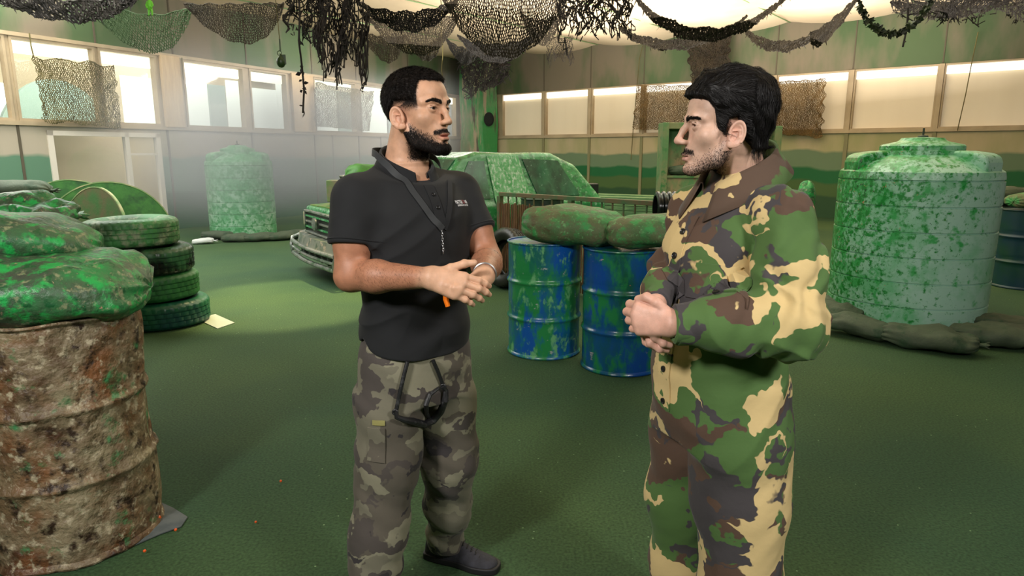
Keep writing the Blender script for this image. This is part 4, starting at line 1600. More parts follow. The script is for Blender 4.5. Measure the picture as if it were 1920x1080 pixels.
# padded post by the booth
p = at(1510, 400, 8.2)
t = empty('padded_post', (p.x, 8.2, 0), 0, 'green padded post showing over the shoulder of the camouflaged man', 'post')
MB().lathe([(0.10, 0.0), (0.10, 0.9), (0.105, 1.02), (0.085, 1.11), (0.05, 1.145), (0.001, 1.155)], 32, None, fn=lambda v, a: v * (1 + 0.03 * math.sin(3 * a) + 0.02 * math.sin(9 * v.z))).build('padding', M_bag_b, t, smooth='full')
MB().box((-0.16, -0.16, 0), (0.16, 0.16, 0.03)).build('base_plate', M_bar, t)

# ------------------------------------------------------------------ the wrecked car
M_car = paint('green daubed car body', (40, 112, 60), [
    ((56, 134, 78), 3.0, 0.50, 0.12, 8), ((124, 164, 136), 14.0, 0.60, 0.06, 10), ((26, 84, 46), 10.0, 0.57, 0.06, 9)], rough=0.22, rough2=0.35, bump=0.5, bump_scale=12, bump_dist=0.012)
M_carl = paint('streaked pale green panel', (84, 150, 96), [((44, 132, 66), 8.0, 0.50, 0.08, 9, (1, 1, 0.5)), ((160, 182, 164), 24.0, 0.56, 0.06, 10, (1.4, 1.4, 0.6))], rough=0.25, bump=0.5, bump_scale=14, bump_dist=0.01)
M_win = paint('dark green smeared glass', (24, 62, 46), [((46, 98, 70), 5.0, 0.54, 0.12, 8, (1, 1, 0.5)), ((104, 140, 124), 20.0, 0.66, 0.05, 8)], rough=0.12, rough2=0.3)
M_chr = paint('scuffed chrome', (150, 152, 146), [((80, 110, 80), 9.0, 0.55, 0.06, 6)], rough=0.25, metal=0.7)
M_bump = paint('grey scuffed bumper', (98, 102, 92), [((170, 150, 130), 9.0, 0.60, 0.04, 7), ((58, 72, 58), 6.0, 0.56, 0.05, 6)], rough=0.35)
M_dark = paint('dark grille gap', (20, 28, 22), rough=0.5)
M_hood = paint('yellow green hood', (128, 122, 52), [((60, 120, 52), 4.0, 0.50, 0.08, 6), ((70, 56, 30), 12, 0.6, 0.05, 5)], rough=0.4)
FC = Vector((-2.27, 8.02, 0))
head = Vector((-0.845, -0.535, 0)).normalized()
CARM = Matrix(((-head.x, -head.y * -1 * -1, 0, FC.x), (-head.y, head.x * 1 * -1 * -1, 0, FC.y), (0, 0, 1, 0), (0, 0, 0, 1)))
back = -head                       # local +x runs from the nose to the tail
side = Vector((0, 0, 1)).cross(back)
CARM = Matrix(((back.x, side.x, 0, FC.x), (back.y, side.y, 0, FC.y), (0, 0, 1, 0), (0, 0, 0, 1)))
car = bpy.data.objects.new('wrecked_car', None)
COL.objects.link(car)
CARM = CARM @ Matrix.Scale(0.9, 4, (0, 0, 1))
car.matrix_world = CARM
tag(car, 'wrecked off-road car painted over in green, nose to the left, behind the man in black', 'car')
LEN, HW_ = 3.72, 0.82


def f_car(P):
    x, y, z = P[..., 0], P[..., 1], P[..., 2]
    ay = np.abs(y)
    hull = rbox(P, (LEN / 2, 0, 0.66), (LEN / 2, HW_, 0.34), 0.10)
    hull = smax(hull, (z - (0.93 + 0.05 * np.clip(x / 1.2, 0, 1))) * 0.98, 0.04)
    # cabin profile
    roof = np.interp(x, [0.85, 1.05, 1.55, 1.80, 2.95, 3.30, 3.66, 3.75], [0.95, 1.00, 1.60, 1.67, 1.66, 1.50, 1.00, 0.9])
    tumble = HW_ - 0.03 - 0.20 * np.clip((z - 0.95) / 0.65, 0, 1.2)
    cab = smax(smax((z - roof) * 0.8, ay - tumble, 0.06), 0.8 - z, 0.02)
    cab = smax(cab, np.maximum(1.0 - x, x - LEN), 0.02)
    d = smin(hull, cab, 0.03)
    for wx in (0.68, 3.02):
        w = np.maximum(np.sqrt((x - wx) ** 2 + (z - 0.37) ** 2) - 0.40, 0.50 - ay)
        d = smax(d, -w, 0.015)
    return d + 0.012 * vnoise(P, 2.2, 3)


v_, f_ = sdf_mesh(f_car, (-0.15, -0.95, 0.2), (4.0, 0.95, 1.80), 0.030)
body_o = np_mesh('body', v_, f_, M_car, car)
# hood skin, windows, grille, lamps, bumper with its guard, wheels
def onf(pts, off, name, mat, nu=10, nv=8, th=0.012, parent=None):
    return panel_on(f_car, pts, off, th, nu, nv).build(name, mat, parent or car, smooth=True)
# ------------------------------------------------------------------ people
def frame(o, F, yaw_only=True):
    F = np.array(F, float)
    F /= np.linalg.norm(F)
    up = np.array([0, 0, 1.0])
    Rt = np.cross(F, up)
    Rt /= np.linalg.norm(Rt)
    U = np.cross(Rt, F)
    return np.array(o, float), np.stack([Rt, F, U], 1)      # columns: right, forward, up


def to_loc(P, fr):
    return (P - fr[0]) @ fr[1]


def to_w(p, fr):
    return fr[0] + fr[1] @ np.array(p, float)


def head_sdf(Q, o):
    """Q in head coordinates: x right, y forward, z up; origin between the ears, eye line at z = 0"""
    S = Q.copy()
    S[..., 0] = np.abs(S[..., 0])
    jw = o.get('jaw', 1.0)
    d = ell(S, (0, -0.016, 0.033), (0.075, 0.096, 0.080))
    d = smin(d, ell(S, (0, 0.030, 0.036), (0.062, 0.055, 0.060)), 0.02)
    d = smin(d, ell(S, (0, 0.028, -0.035), (0.057 * jw, 0.056, 0.074)), 0.02)
    d = smin(d, chain(S, [(0.054 * jw, 0.0, -0.050), (0.049 * jw, 0.028, -0.088), (0.018, 0.074, -0.108)], [0.016, 0.015, 0.014], 0.01), 0.022)
    d = smin(d, ell(S, (0, 0.082, -0.105), (0.022, 0.016, 0.016)), 0.014)
    d = smin(d, ell(S, (0.045, 0.050, -0.026), (0.019, 0.019, 0.016)), 0.028)
    d = smin(d, ell(S, (0, 0.068, -0.066), (0.029, 0.026, 0.028)), 0.018)
    # sockets, brows
    d = smax(d, -ell(S, (0.031, 0.099, 0.000), (0.019, 0.0165, 0.0120)), 0.014)
    d = smin(d, chain(S, [(0.052, 0.058, 0.016), (0.036, 0.077, 0.023), (0.014, 0.085, 0.018), (0.0, 0.084, 0.012)], [0.006, 0.0075, 0.007, 0.007], 0.01), 0.012)
    # nose
    nl = o.get('nose', 0.0)
    d = smin(d, chain(S, [(0, 0.086, 0.010), (0, 0.098 + nl * 0.5, -0.010), (0, 0.109 + nl, -0.031)], [0.0070, 0.0078, 0.0086], 0.006), 0.010)
    d = smin(d, ell(S, (0, 0.110 + nl, -0.0355), (0.0105, 0.0100, 0.0088)), 0.006)
    d = smin(d, ell(S, (0.0110, 0.0985, -0.0390), (0.0064, 0.0105, 0.0064)), 0.009)
    d = smax(d, -ell(S, (0.0060, 0.104 + nl * 0.6, -0.0465), (0.0034, 0.0060, 0.0042)), 0.003)
    # mouth
    op = o.get('open', 0.0)
    d = smin(d, chain(S, [(0.025, 0.080, -0.0735), (0.012, 0.0925, -0.0690), (0.0, 0.0965, -0.0685)], [0.0022, 0.0048, 0.0042], 0.004), 0.004)
    d = smin(d, chain(S, [(0.022, 0.080, -0.0755 - op * 0.4), (0.010, 0.0915, -0.0800 - op), (0.0, 0.0935, -0.0808 - op)], [0.0022, 0.0056, 0.0060], 0.004), 0.004)
    d = smax(d, -ell(S, (0, 0.100, -0.0745 - op * 0.5), (0.0235, 0.016, 0.0010 + op * 0.62)), 0.002)
    d = smax(d, -ell(S, (0, 0.096, -0.091 - op), (0.016, 0.006, 0.0045)), 0.006)
    # eyelids with an almond opening
    lid = sph(S, (0.0305, 0.0700, 0.0005), 0.0154)
    d = smin(d, lid, 0.003)
    eo = o.get('eye', 0.0052)
    d = smax(d, -ell(S, (0.0305, 0.089, 0.0000), (0.0146, 0.020, eo)), 0.0014)
    d = smax(d, -sph(S, (0.0305, 0.0700, 0.0005), 0.0128), 0.0008)
    # crease of the upper lid
    d = smax(d, -chain(S, [(0.018, 0.086, 0.0068), (0.031, 0.0870, 0.0102), (0.045, 0.077, 0.0070)], [0.0012, 0.0014, 0.0012], 0.003), 0.0035)
    # ear
    c, s = math.cos(math.radians(-14)), math.sin(math.radians(-14))
    E = S - np.array((0.0745, -0.006, -0.024))
    y2 = E[..., 1] * c - E[..., 2] * s
    z2 = E[..., 1] * s + E[..., 2] * c
    fl = E[..., 0] - 0.006 + y2 * 0.38                    # the shell flares out towards the back
    EE = np.stack([fl, y2, z2], -1)
    er = ell(EE, (0, -0.004, 0.0), (0.0055, 0.0185, 0.031))
    rim = np.abs(np.sqrt(((y2 + 0.004) / 0.0165) ** 2 + ((z2 - 0.001) / 0.0285) ** 2) - 1.0) * 0.0195
    rimd = np.sqrt(rim ** 2 + (fl - 0.0035) ** 2) - 0.0030
    rimd = np.where(z2 < -0.018, np.maximum(rimd, er - 0.001), rimd)
    er = smax(er, -ell(EE, (0.0055, -0.002, 0.001), (0.0066, 0.0115, 0.0205)), 0.002)
    er = smin(er, chain(EE, [(0.001, 0.006, 0.006), (0.002, -0.008, 0.010), (0.002, -0.011, -0.006), (0.001, -0.003, -0.018)], [0.0018, 0.0022, 0.0022, 0.0018], 0.003), 0.002)
    er = smin(er, rimd, 0.003)
    er = smin(er, ell(EE, (0.0015, 0.010, -0.004), (0.004, 0.0045, 0.006)), 0.004)
    er = smin(er, ell(EE, (0.0, 0.004, -0.026), (0.0045, 0.0085, 0.008)), 0.005)
    d = smin(d, er, 0.004)
    return d


def sstep(x, a, b):
    t = np.clip((x - a) / (b - a), 0, 1)
    return t * t * (3 - 2 * t)


def rot_about(v, ax, a):
    v, ax = np.array(v, float), np.array(ax, float)
    ax = ax / np.linalg.norm(ax)
    return v * math.cos(a) + np.cross(ax, v) * math.sin(a) + ax * (ax @ v) * (1 - math.cos(a))


def hand_parts(wrist, d, n, side, curls, thumb, sc=1.0, spread=0.05):
    """d towards the fingers, n out of the back of the hand, side = towards the thumb.
    curls: per finger (index..little) three bends in radians; thumb: list of three points in (d, side, -n) units of metres"""
    d = np.array(d, float); d /= np.linalg.norm(d)
    n = np.array(n, float); n -= d * (n @ d); n /= np.linalg.norm(n)
    s = np.cross(d, n); s /= np.linalg.norm(s)
    if s @ np.array(side, float) < 0:
        s = -s
    w = np.array(wrist, float)
    fingers = []
    offs = [0.030, 0.010, -0.010, -0.029]
    lens = [(0.041, 0.025, 0.021), (0.045, 0.029, 0.022), (0.041, 0.027, 0.021), (0.033, 0.020, 0.018)]
    base = [0.092, 0.096, 0.090, 0.082]
    rad = [0.0098, 0.0100, 0.0095, 0.0084]
    pal = []
    for i in range(4):
        b0 = w + d * 0.012 * sc + s * offs[i] * 0.55 * sc
        b1 = w + d * base[i] * sc + s * offs[i] * sc + n * (0.003 if i in (1, 2) else 0.0)
        pal.append((b0, b1))
        dirv = d + s * spread * (offs[i] / 0.02)
        dirv /= np.linalg.norm(dirv)
        p = b1
        pts = [p]
        ax = np.cross(dirv, n)                       # bending axis: turns d towards -n
        cur = dirv
        for k in range(3):
            cur = rot_about(cur, ax, -curls[i][k])
            p = p + cur * lens[i][k] * sc
            pts.append(p)
        fingers.append((pts, [rad[i] * sc * 1.04, rad[i] * sc, rad[i] * sc * 0.93, rad[i] * sc * 0.80]))
    th = [w + d * a * sc + s * b_ * sc - n * c_ * sc for a, b_, c_ in thumb]
    fingers.append((th, [0.015 * sc, 0.0125 * sc, 0.0112 * sc, 0.0092 * sc][:len(th)]))
    return w, pal, fingers, (d, s, n)


def hand_sdf(P, hp):
    w, pal, fingers, (d, s, n) = hp
    r = None
    for i, (a, b_) in enumerate(pal):
        e = cone(P, a, b_, 0.0155, 0.0125)
        r = e if r is None else smin(r, e, 0.016)
    r = smin(r, cone(P, w + s * 0.012, w + d * 0.045 + s * 0.024 - n * 0.006, 0.018, 0.016), 0.014)
    for pts, rs in fingers:
        e = chain(P, pts, rs, 0.003)
        for j in (1, 2):
            e = smin(e, sph(P, pts[j], rs[j] * 1.06), 0.004)
        r = smin(r, e, 0.0035)
    return r


def mesh_concat(parts):
    V, F, o = [], [], 0
    for v, f in parts:
        V.append(v)
        F.append(f + o)
        o += len(v)
    return np.concatenate(V), np.concatenate(F)


def grad(f, P, e=0.001):
    g = np.zeros_like(P)
    d = f(P)
    for a in range(3):
        o = np.zeros(3)
        o[a] = e
        g[:, a] = (f(P + o) - d) / e
    return g / np.maximum(np.linalg.norm(g, axis=1, keepdims=True), 1e-6), d


def strands(name, roots, f, flow, L, steps, width, mat, parent, lift=0.25, jit=0.35, seed=1, wave=0.0):
    """short ribbons growing from the surface f along the field flow(P)"""
    rng = np.random.RandomState(seed)
    n = len(roots)
    P = roots.copy()
    Ls = L * (0.6 + 0.8 * rng.rand(n)) if np.isscalar(L) else L * (0.7 + 0.6 * rng.rand(n))
    ph = rng.rand(n) * 6.28
    jd = rng.randn(n, 3) * jit
    pts = [P]
    nrm = []
    for k in range(steps):
        g, d = grad(f, P)
        nrm.append(g)
        t = flow(P) + jd
        t = t - g * (t * g).sum(1, keepdims=True)
        t /= np.maximum(np.linalg.norm(t, axis=1, keepdims=True), 1e-6)
        if wave:
            t = t + np.cross(g, t) * (wave * np.sin(ph + k * 1.1))[:, None]
        t = t + g * lift
        t /= np.maximum(np.linalg.norm(t, axis=1, keepdims=True), 1e-6)
        P = P + t * (Ls / steps)[:, None]
        pts.append(P)
    nrm.append(nrm[-1])
    A = np.stack(pts, 1)                                   # n, steps+1, 3
    T = np.gradient(A, axis=1)
    W = np.cross(T, np.stack(nrm, 1) + rng.randn(n, 1, 3) * 0.5)
    W /= np.maximum(np.linalg.norm(W, axis=2, keepdims=True), 1e-9)
    taper = np.linspace(1, 0.25, steps + 1)[None, :, None]
    Lf, Rf = A - W * width * 0.5 * taper, A + W * width * 0.5 * taper
    V = np.stack([Lf, Rf], 2).reshape(-1, 3)
    base = (np.arange(n) * (steps + 1) * 2)[:, None]
    k = np.arange(steps) * 2
    F = np.stack([base + k, base + k + 1, base + k + 3, base + k + 2], -1).reshape(-1, 4)
    return V, F


def hit(f, px, py, d0=1.0, d1=3.5):
    """where the line of sight through a picture point meets the garment f"""
    r = ray(px, py)
    r = np.array(r) / np.linalg.norm(r)
    o = np.array([0, 0, CAMH])
    t = d0
    for _ in range(160):
        v = float(f((o + r * t)[None])[0])
        if v < 0.0004:
            break
        t += v * 0.7
        if t > d1:
            return None
    return o + r * t


def skin_mat(name, base, deep, arm=None):
    m, nt, b = new_mat(name)
    vc = N_(nt, 'ShaderNodeVertexColor', layer_name='tint')
    tc = N_(nt, 'ShaderNodeTexCoord')
    nz = N_(nt, 'ShaderNodeTexNoise')
    nz.inputs['Scale'].default_value = 45
    nz.inputs['Detail'].default_value = 5
    nt.links.new(tc.outputs['Object'], nz.inputs['Vector'])
    mr = N_(nt, 'ShaderNodeMapRange')
    mr.inputs['From Min'].default_value = 0.3
    mr.inputs['From Max'].default_value = 0.7
    mr.inputs['To Min'].default_value = 0.86
    mr.inputs['To Max'].default_value = 1.1
    nt.links.new(nz.outputs['Fac'], mr.inputs['Value'])
    mx = N_(nt, 'ShaderNodeMix', data_type='RGBA', blend_type='MULTIPLY')
    mx.inputs[0].default_value = 1
    nt.links.new(vc.outputs['Color'], mx.inputs[6])
    nt.links.new(mr.outputs[0], mx.inputs[7])
    nt.links.new(mx.outputs[2], b.inputs['Base Color'])
    b.inputs['Roughness'].default_value = 0.48
    b.inputs['Specular IOR Level'].default_value = 0.42
    b.inputs['Subsurface Weight'].default_value = 0.12
    b.inputs['Subsurface Radius'].default_value = (0.012, 0.005, 0.003)
    b.inputs['Subsurface Scale'].default_value = 0.6
    bn = N_(nt, 'ShaderNodeTexNoise')
    bn.inputs['Scale'].default_value = 420
    nt.links.new(tc.outputs['Object'], bn.inputs['Vector'])
    bp = N_(nt, 'ShaderNodeBump')
    bp.inputs['Strength'].default_value = 0.25
    bp.inputs['Distance'].default_value = 0.0012
    nt.links.new(bn.outputs['Fac'], bp.inputs['Height'])
    nt.links.new(bp.outputs[0], b.inputs['Normal'])
    return m


def cloth(name, c, c2=None, rough=0.85, sheen=0.1, weave=900):
    m = paint(name, c, [(c2 or tuple(int(x * 0.8) for x in c), 6.0, 0.5, 0.2, 3)], rough=rough, spec=0.25,
              bump=0.25, bump_scale=weave, bump_dist=0.0006)
    m.node_tree.nodes['Principled BSDF'].inputs['Sheen Weight'].default_value = sheen
    return m


def camo(name, base, layers, sc=6.0, rough=0.8, jag=0.0):
    """printed camouflage: irregular patches, one printed over the other"""
    m, nt, b = new_mat(name)
    tc = N_(nt, 'ShaderNodeTexCoord')
    wn = N_(nt, 'ShaderNodeTexNoise')
    wn.inputs['Scale'].default_value = sc * 1.6
    wn.inputs['Detail'].default_value = 3
    nt.links.new(tc.outputs['Object'], wn.inputs['Vector'])
    ms = N_(nt, 'ShaderNodeVectorMath', operation='SUBTRACT')
    ms.inputs[1].default_value = (0.5, 0.5, 0.5)
    nt.links.new(wn.outputs['Color'], ms.inputs[0])
    sv = N_(nt, 'ShaderNodeVectorMath', operation='SCALE')
    sv.inputs['Scale'].default_value = 0.16 + jag
    nt.links.new(ms.outputs[0], sv.inputs[0])
    av = N_(nt, 'ShaderNodeVectorMath', operation='ADD')
    nt.links.new(tc.outputs['Object'], av.inputs[0])
    nt.links.new(sv.outputs[0], av.inputs[1])
    rgb = N_(nt, 'ShaderNodeRGB')
    rgb.outputs[0].default_value = (*lin(base), 1)
    col = rgb.outputs[0]
    for i, (c, s, th, st, loc) in enumerate(layers):
        mp = N_(nt, 'ShaderNodeMapping')
        mp.inputs['Scale'].default_value = st
        mp.inputs['Location'].default_value = loc
        mp.inputs['Rotation'].default_value = (0.4 * i, 0.5, 0.3 * i)
        nt.links.new(av.outputs[0], mp.inputs[0])
        nz = N_(nt, 'ShaderNodeTexNoise')
        nz.inputs['Scale'].default_value = s
        nz.inputs['Detail'].default_value = 1.4
        nz.inputs['Roughness'].default_value = 0.45
        nt.links.new(mp.outputs[0], nz.inputs['Vector'])
        mr = N_(nt, 'ShaderNodeMapRange')
        src = nz.outputs['Fac']
        if th < 0.2:
            # branching streaks: a narrow band of the noise, broken up by a second one
            d1 = N_(nt, 'ShaderNodeMath', operation='SUBTRACT')
            d1.inputs[1].default_value = 0.5
            nt.links.new(src, d1.inputs[0])
            d2 = N_(nt, 'ShaderNodeMath', operation='ABSOLUTE')
            nt.links.new(d1.outputs[0], d2.inputs[0])
            n2 = N_(nt, 'ShaderNodeTexNoise')
            n2.inputs['Scale'].default_value = s * 0.9
            n2.inputs['Detail'].default_value = 1.0
            m2_ = N_(nt, 'ShaderNodeMapping')
            m2_.inputs['Location'].default_value = (loc[0] + 11, loc[1] + 5, loc[2])
            nt.links.new(av.outputs[0], m2_.inputs[0])
            nt.links.new(m2_.outputs[0], n2.inputs['Vector'])
            d3 = N_(nt, 'ShaderNodeMath', operation='MULTIPLY_ADD')
            d3.inputs[1].default_value = 0.55
            nt.links.new(n2.outputs['Fac'], d3.inputs[0])
            nt.links.new(d2.outputs[0], d3.inputs[2])
            mr.inputs['From Min'].default_value = 0.275 + th * 0.5 + 0.004
            mr.inputs['From Max'].default_value = 0.275 + th * 0.5 - 0.004
            src = d3.outputs[0]
        else:
            mr.inputs['From Min'].default_value = th - 0.004
            mr.inputs['From Max'].default_value = th + 0.004
        nt.links.new(src, mr.inputs['Value'])
        mx = N_(nt, 'ShaderNodeMix', data_type='RGBA')
        mx.inputs[7].default_value = (*lin(c), 1)
        nt.links.new(mr.outputs[0], mx.inputs[0])
        nt.links.new(col, mx.inputs[6])
        col = mx.outputs[2]
    nt.links.new(col, b.inputs['Base Color'])
    b.inputs['Roughness'].default_value = rough
    b.inputs['Specular IOR Level'].default_value = 0.2
    b.inputs['Sheen Weight'].default_value = 0.08
    nz = N_(nt, 'ShaderNodeTexNoise')
    nz.inputs['Scale'].default_value = 38
    nz.inputs['Detail'].default_value = 3
    nt.links.new(tc.outputs['Object'], nz.inputs['Vector'])
    bp = N_(nt, 'ShaderNodeBump')
    bp.inputs['Strength'].default_value = 0.3
    bp.inputs['Distance'].default_value = 0.004
    nt.links.new(nz.outputs['Fac'], bp.inputs['Height'])
    nt.links.new(bp.outputs[0], b.inputs['Normal'])
    return m


M_hair = paint('black hair', (18, 15, 14), [((30, 24, 21), 30, 0.5, 0.2, 3)], rough=0.6, spec=0.2)
M_hair2 = paint('glossy black hair', (17, 15, 15), [((28, 25, 25), 25, 0.5, 0.2, 3)], rough=0.5, spec=0.28)
M_eyew = paint('eye white', (208, 200, 192), rough=0.15)


def iris_mat():
    m, nt, b = new_mat('dark brown eye')
    tc = N_(nt, 'ShaderNodeTexCoord')
    sp = N_(nt, 'ShaderNodeSeparateXYZ')
    nt.links.new(tc.outputs['Object'], sp.inputs[0])
    r = N_(nt, 'ShaderNodeMapRange')
    r.inputs['From Min'].default_value = 0.0107
    r.inputs['From Max'].default_value = 0.0111
    nt.links.new(sp.outputs['Y'], r.inputs['Value'])
    mx = N_(nt, 'ShaderNodeMix', data_type='RGBA')
    mx.inputs[6].default_value = (*lin((178, 166, 156)), 1)
    mx.inputs[7].default_value = (*lin((34, 20, 14)), 1)
    nt.links.new(r.outputs[0], mx.inputs[0])
    nt.links.new(mx.outputs[2], b.inputs['Base Color'])
    b.inputs['Roughness'].default_value = 0.08
    return m


M_eye = iris_mat()


def eyes(fr, root, look=0.0):
    for sx in (-1, 1):
        c = to_w((0.0305 * sx, 0.0700, 0.0005), fr)
        mb = MB().lathe([(0.0126 * math.sin(PI * k / 20) + 1e-7, -0.0126 * math.cos(PI * k / 20)) for k in range(21)], 24)
        o = mb.build('eye', M_eye, root, smooth='full')
        R = Matrix([list(r) for r in fr[1]]).to_4x4()
        o.matrix_local = Matrix.Translation(Vector(c)) @ R @ Matrix.Rotation(look, 4, 'Z')


def brow(fr, root, f, thick=1.0, mat=None, seed=3, arch=1.0):
    """eyebrow hairs on the brow ridge"""
    rng = np.random.RandomState(seed)
    pts = []
    for sx in (-1, 1):
        n = 620
        t = rng.rand(n)
        x = 0.010 + 0.044 * t
        z = 0.0155 + 0.0072 * arch * np.sin(np.minimum(t * 1.25, 1) * PI * 0.62) - 0.007 * np.maximum(t - 0.7, 0) / 0.3
        z = z + rng.randn(n) * 0.0021 * thick * (1.15 - 0.75 * t)
        y = 0.095 - 0.9 * np.maximum(x - 0.012, 0) ** 1.35 * 1.3
        pts.append(np.stack([x * sx, y, z], 1))
    Q = np.concatenate(pts)
    P = fr[0] + Q @ fr[1].T
    for _ in range(6):
        g, d = grad(f, P)
        P = P - g * d[:, None] * 0.8
    R = fr[1]

    def flow(P_):
        q = (P_ - fr[0]) @ R
        v = np.stack([np.sign(q[:, 0]) * 1.0, -0.6 + 0 * q[:, 0], 0.25 - 8 * (np.abs(q[:, 0]) - 0.03)], 1)
        return v @ R.T
    V, F = strands('eyebrows', P, f, flow, 0.007, 3, 0.0010, None, None, lift=0.12, jit=0.22, seed=seed)
    np_mesh('eyebrows', V, F, mat or M_hair, root, smooth=False)


def sample_faces(V, F, n, wfn, seed=0):
    """random points on the mesh, density weighted by wfn(centres)"""
    rng = np.random.RandomState(seed)
    c = V[F].mean(1)
    ar = np.linalg.norm(np.cross(V[F[:, 2]] - V[F[:, 0]], V[F[:, 3]] - V[F[:, 1]]), axis=1)
    w = ar * wfn(c)
    cs = np.cumsum(w)
    if cs[-1] <= 0:
        return np.zeros((0, 3))
    i = np.searchsorted(cs, rng.rand(n) * cs[-1])
    i = np.clip(i, 0, len(F) - 1)
    u, v = rng.rand(n, 1), rng.rand(n, 1)
    a, b_, c_, d_ = [V[F[i, k]] for k in range(4)]
    return (a * (1 - u) + b_ * u) * (1 - v) + (d_ * (1 - u) + c_ * u) * v


def strip_on(f, pts, width, off, steps=6, thick=0.0012):
    """a band lying on the garment f through world points; returns MB"""
    P = []
    for i in range(len(pts) - 1):
        for k in range(steps):
            P.append(np.array(pts[i]) * (1 - k / steps) + np.array(pts[i + 1]) * (k / steps))
    P.append(np.array(pts[-1]))
    P = np.array(P)
    for _ in range(5):
        g, d = grad(f, P)
        P = P - g * (d - off)[:, None]
    T = np.gradient(P, axis=0)
    T /= np.linalg.norm(T, axis=1, keepdims=True)
    W = np.cross(T, g)
    W /= np.linalg.norm(W, axis=1, keepdims=True)
    A, B_ = P - W * width / 2, P + W * width / 2
    for Q in (A, B_):
        for _ in range(3):
            gg, d = grad(f, Q)
            Q -= gg * (d - off)[:, None]
    mb = MB()
    n = len(P)
    vs = list(A) + list(B_) + list(A + g * thick) + list(B_ + g * thick)
    fs = []
    for i in range(n - 1):
        fs += [(i, i + 1, n + i + 1, n + i), (2 * n + i, 3 * n + i, 3 * n + i + 1, 2 * n + i + 1),
               (i, 2 * n + i, 2 * n + i + 1, i + 1), (n + i, n + i + 1, 3 * n + i + 1, 3 * n + i)]
    fs += [(0, n, 3 * n, 2 * n), (n - 1, 3 * n - 1, 4 * n - 1, 2 * n - 1)]
    mb.add(vs, fs)
    return mb


def button_on(f, p, r, off=0.002):
    P = np.array(p)[None].astype(float)
    for _ in range(4):
        g, d = grad(f, P)
        P = P - g * (d - off)[:, None]
    q = Vector(g[0]).to_track_quat('Z', 'Y').to_matrix().to_4x4()
    M = Matrix.Translation(Vector(P[0])) @ q
    return MB().lathe([(0.0001, 0.002), (r * 0.55, 0.002), (r * 0.8, 0.0035), (r, 0.0025), (r, -0.001)], 20, M)


def panel_on(f, corners, off, thick=0.003, nu=14, nv=14):
    """a sewn flap following the garment: four world corners"""
    c = [np.array(x, float) for x in corners]
    P = []
    for j in range(nv + 1):
        for i in range(nu + 1):
            u, v = i / nu, j / nv
            P.append((c[0] * (1 - u) + c[1] * u) * (1 - v) + (c[3] * (1 - u) + c[2] * u) * v)
    P = np.array(P)
    for _ in range(5):
        g, d = grad(f, P, 0.003)
        P = P - g * (d - off)[:, None] * 0.9
    I = np.arange((nu + 1) * (nv + 1)).reshape(nv + 1, nu + 1)
    mb = MB()
    n = len(P)
    fs = []
    for j in range(nv):
        for i in range(nu):
            fs.append((I[j, i], I[j, i + 1], I[j + 1, i + 1], I[j + 1, i]))
            fs.append((n + I[j, i], n + I[j + 1, i], n + I[j + 1, i + 1], n + I[j, i + 1]))
    ring = [I[0, i] for i in range(nu)] + [I[j, nu] for j in range(nv)] + [I[nv, i] for i in range(nu, 0, -1)] + [I[j, 0] for j in range(nv, 0, -1)]
    for a, b_ in zip(ring, ring[1:] + ring[:1]):
        fs.append((a, a + n, b_ + n, b_))
    mb.add(list(P) + list(P + g * thick), [tuple(int(x) for x in f_) for f_ in fs])
    return mb


def collar_mesh(fr, c, th0, prof_fn, nt=56, thick=0.0028):
    """a turned-down collar: prof_fn(s, th) -> list of (r, z) from inner bottom over the fold to the leaf edge"""
    mb = MB()
    rows = []
    for i in range(nt + 1):
        th = -th0 + 2 * th0 * i / nt            # 0 = nape, +-th0 towards the throat
        ps = prof_fn(th / th0, th)
        row = []
        for r, z in ps:
            row.append(to_w((c[0] + r * math.sin(th) * c[2], c[1] - r * math.cos(th) * c[3], z), fr))
        rows.append(row)
    A = np.array(rows)
    m = A.shape[1]
    # thickness along the grid normal
    du = np.gradient(A, axis=0)
    dv = np.gradient(A, axis=1)
    nrm = np.cross(du, dv)
    nrm /= np.maximum(np.linalg.norm(nrm, axis=2, keepdims=True), 1e-9)
    B_ = A + nrm * thick
    n = A.shape[0] * m
    I = np.arange(n).reshape(A.shape[0], m)
    fs = []
    for i in range(A.shape[0] - 1):
        for j in range(m - 1):
            fs.append((I[i, j], I[i + 1, j], I[i + 1, j + 1], I[i, j + 1]))
            fs.append((n + I[i, j], n + I[i, j + 1], n + I[i + 1, j + 1], n + I[i + 1, j]))
    ring = [I[i, 0] for i in range(A.shape[0] - 1)] + [I[-1, j] for j in range(m - 1)] + [I[i, -1] for i in range(A.shape[0] - 1, 0, -1)] + [I[0, j] for j in range(m - 1, 0, -1)]
    for a, b_ in zip(ring, ring[1:] + ring[:1]):
        fs.append((a, b_, b_ + n, a + n))
    mb.add(list(A.reshape(-1, 3)) + list(B_.reshape(-1, 3)), [tuple(int(x) for x in f_) for f_ in fs])
    return mb


def text_mesh(txt, size, shear=0.0, bold=0.0, font=None):
    cu = bpy.data.curves.new('txt', 'FONT')
    cu.body = txt
    cu.size = size
    cu.shear = shear
    cu.offset = bold
    cu.align_x = 'LEFT'
    o = bpy.data.objects.new('txt', cu)
    COL.objects.link(o)
    dg = bpy.context.evaluated_depsgraph_get()
    me = bpy.data.meshes.new_from_object(o.evaluated_get(dg))
    V = np.array([v.co[:] for v in me.vertices])
    F = [tuple(p.vertices) for p in me.polygons]
    bpy.data.objects.remove(o)
    bpy.data.curves.remove(cu)
    bpy.data.meshes.remove(me)
    return V, F


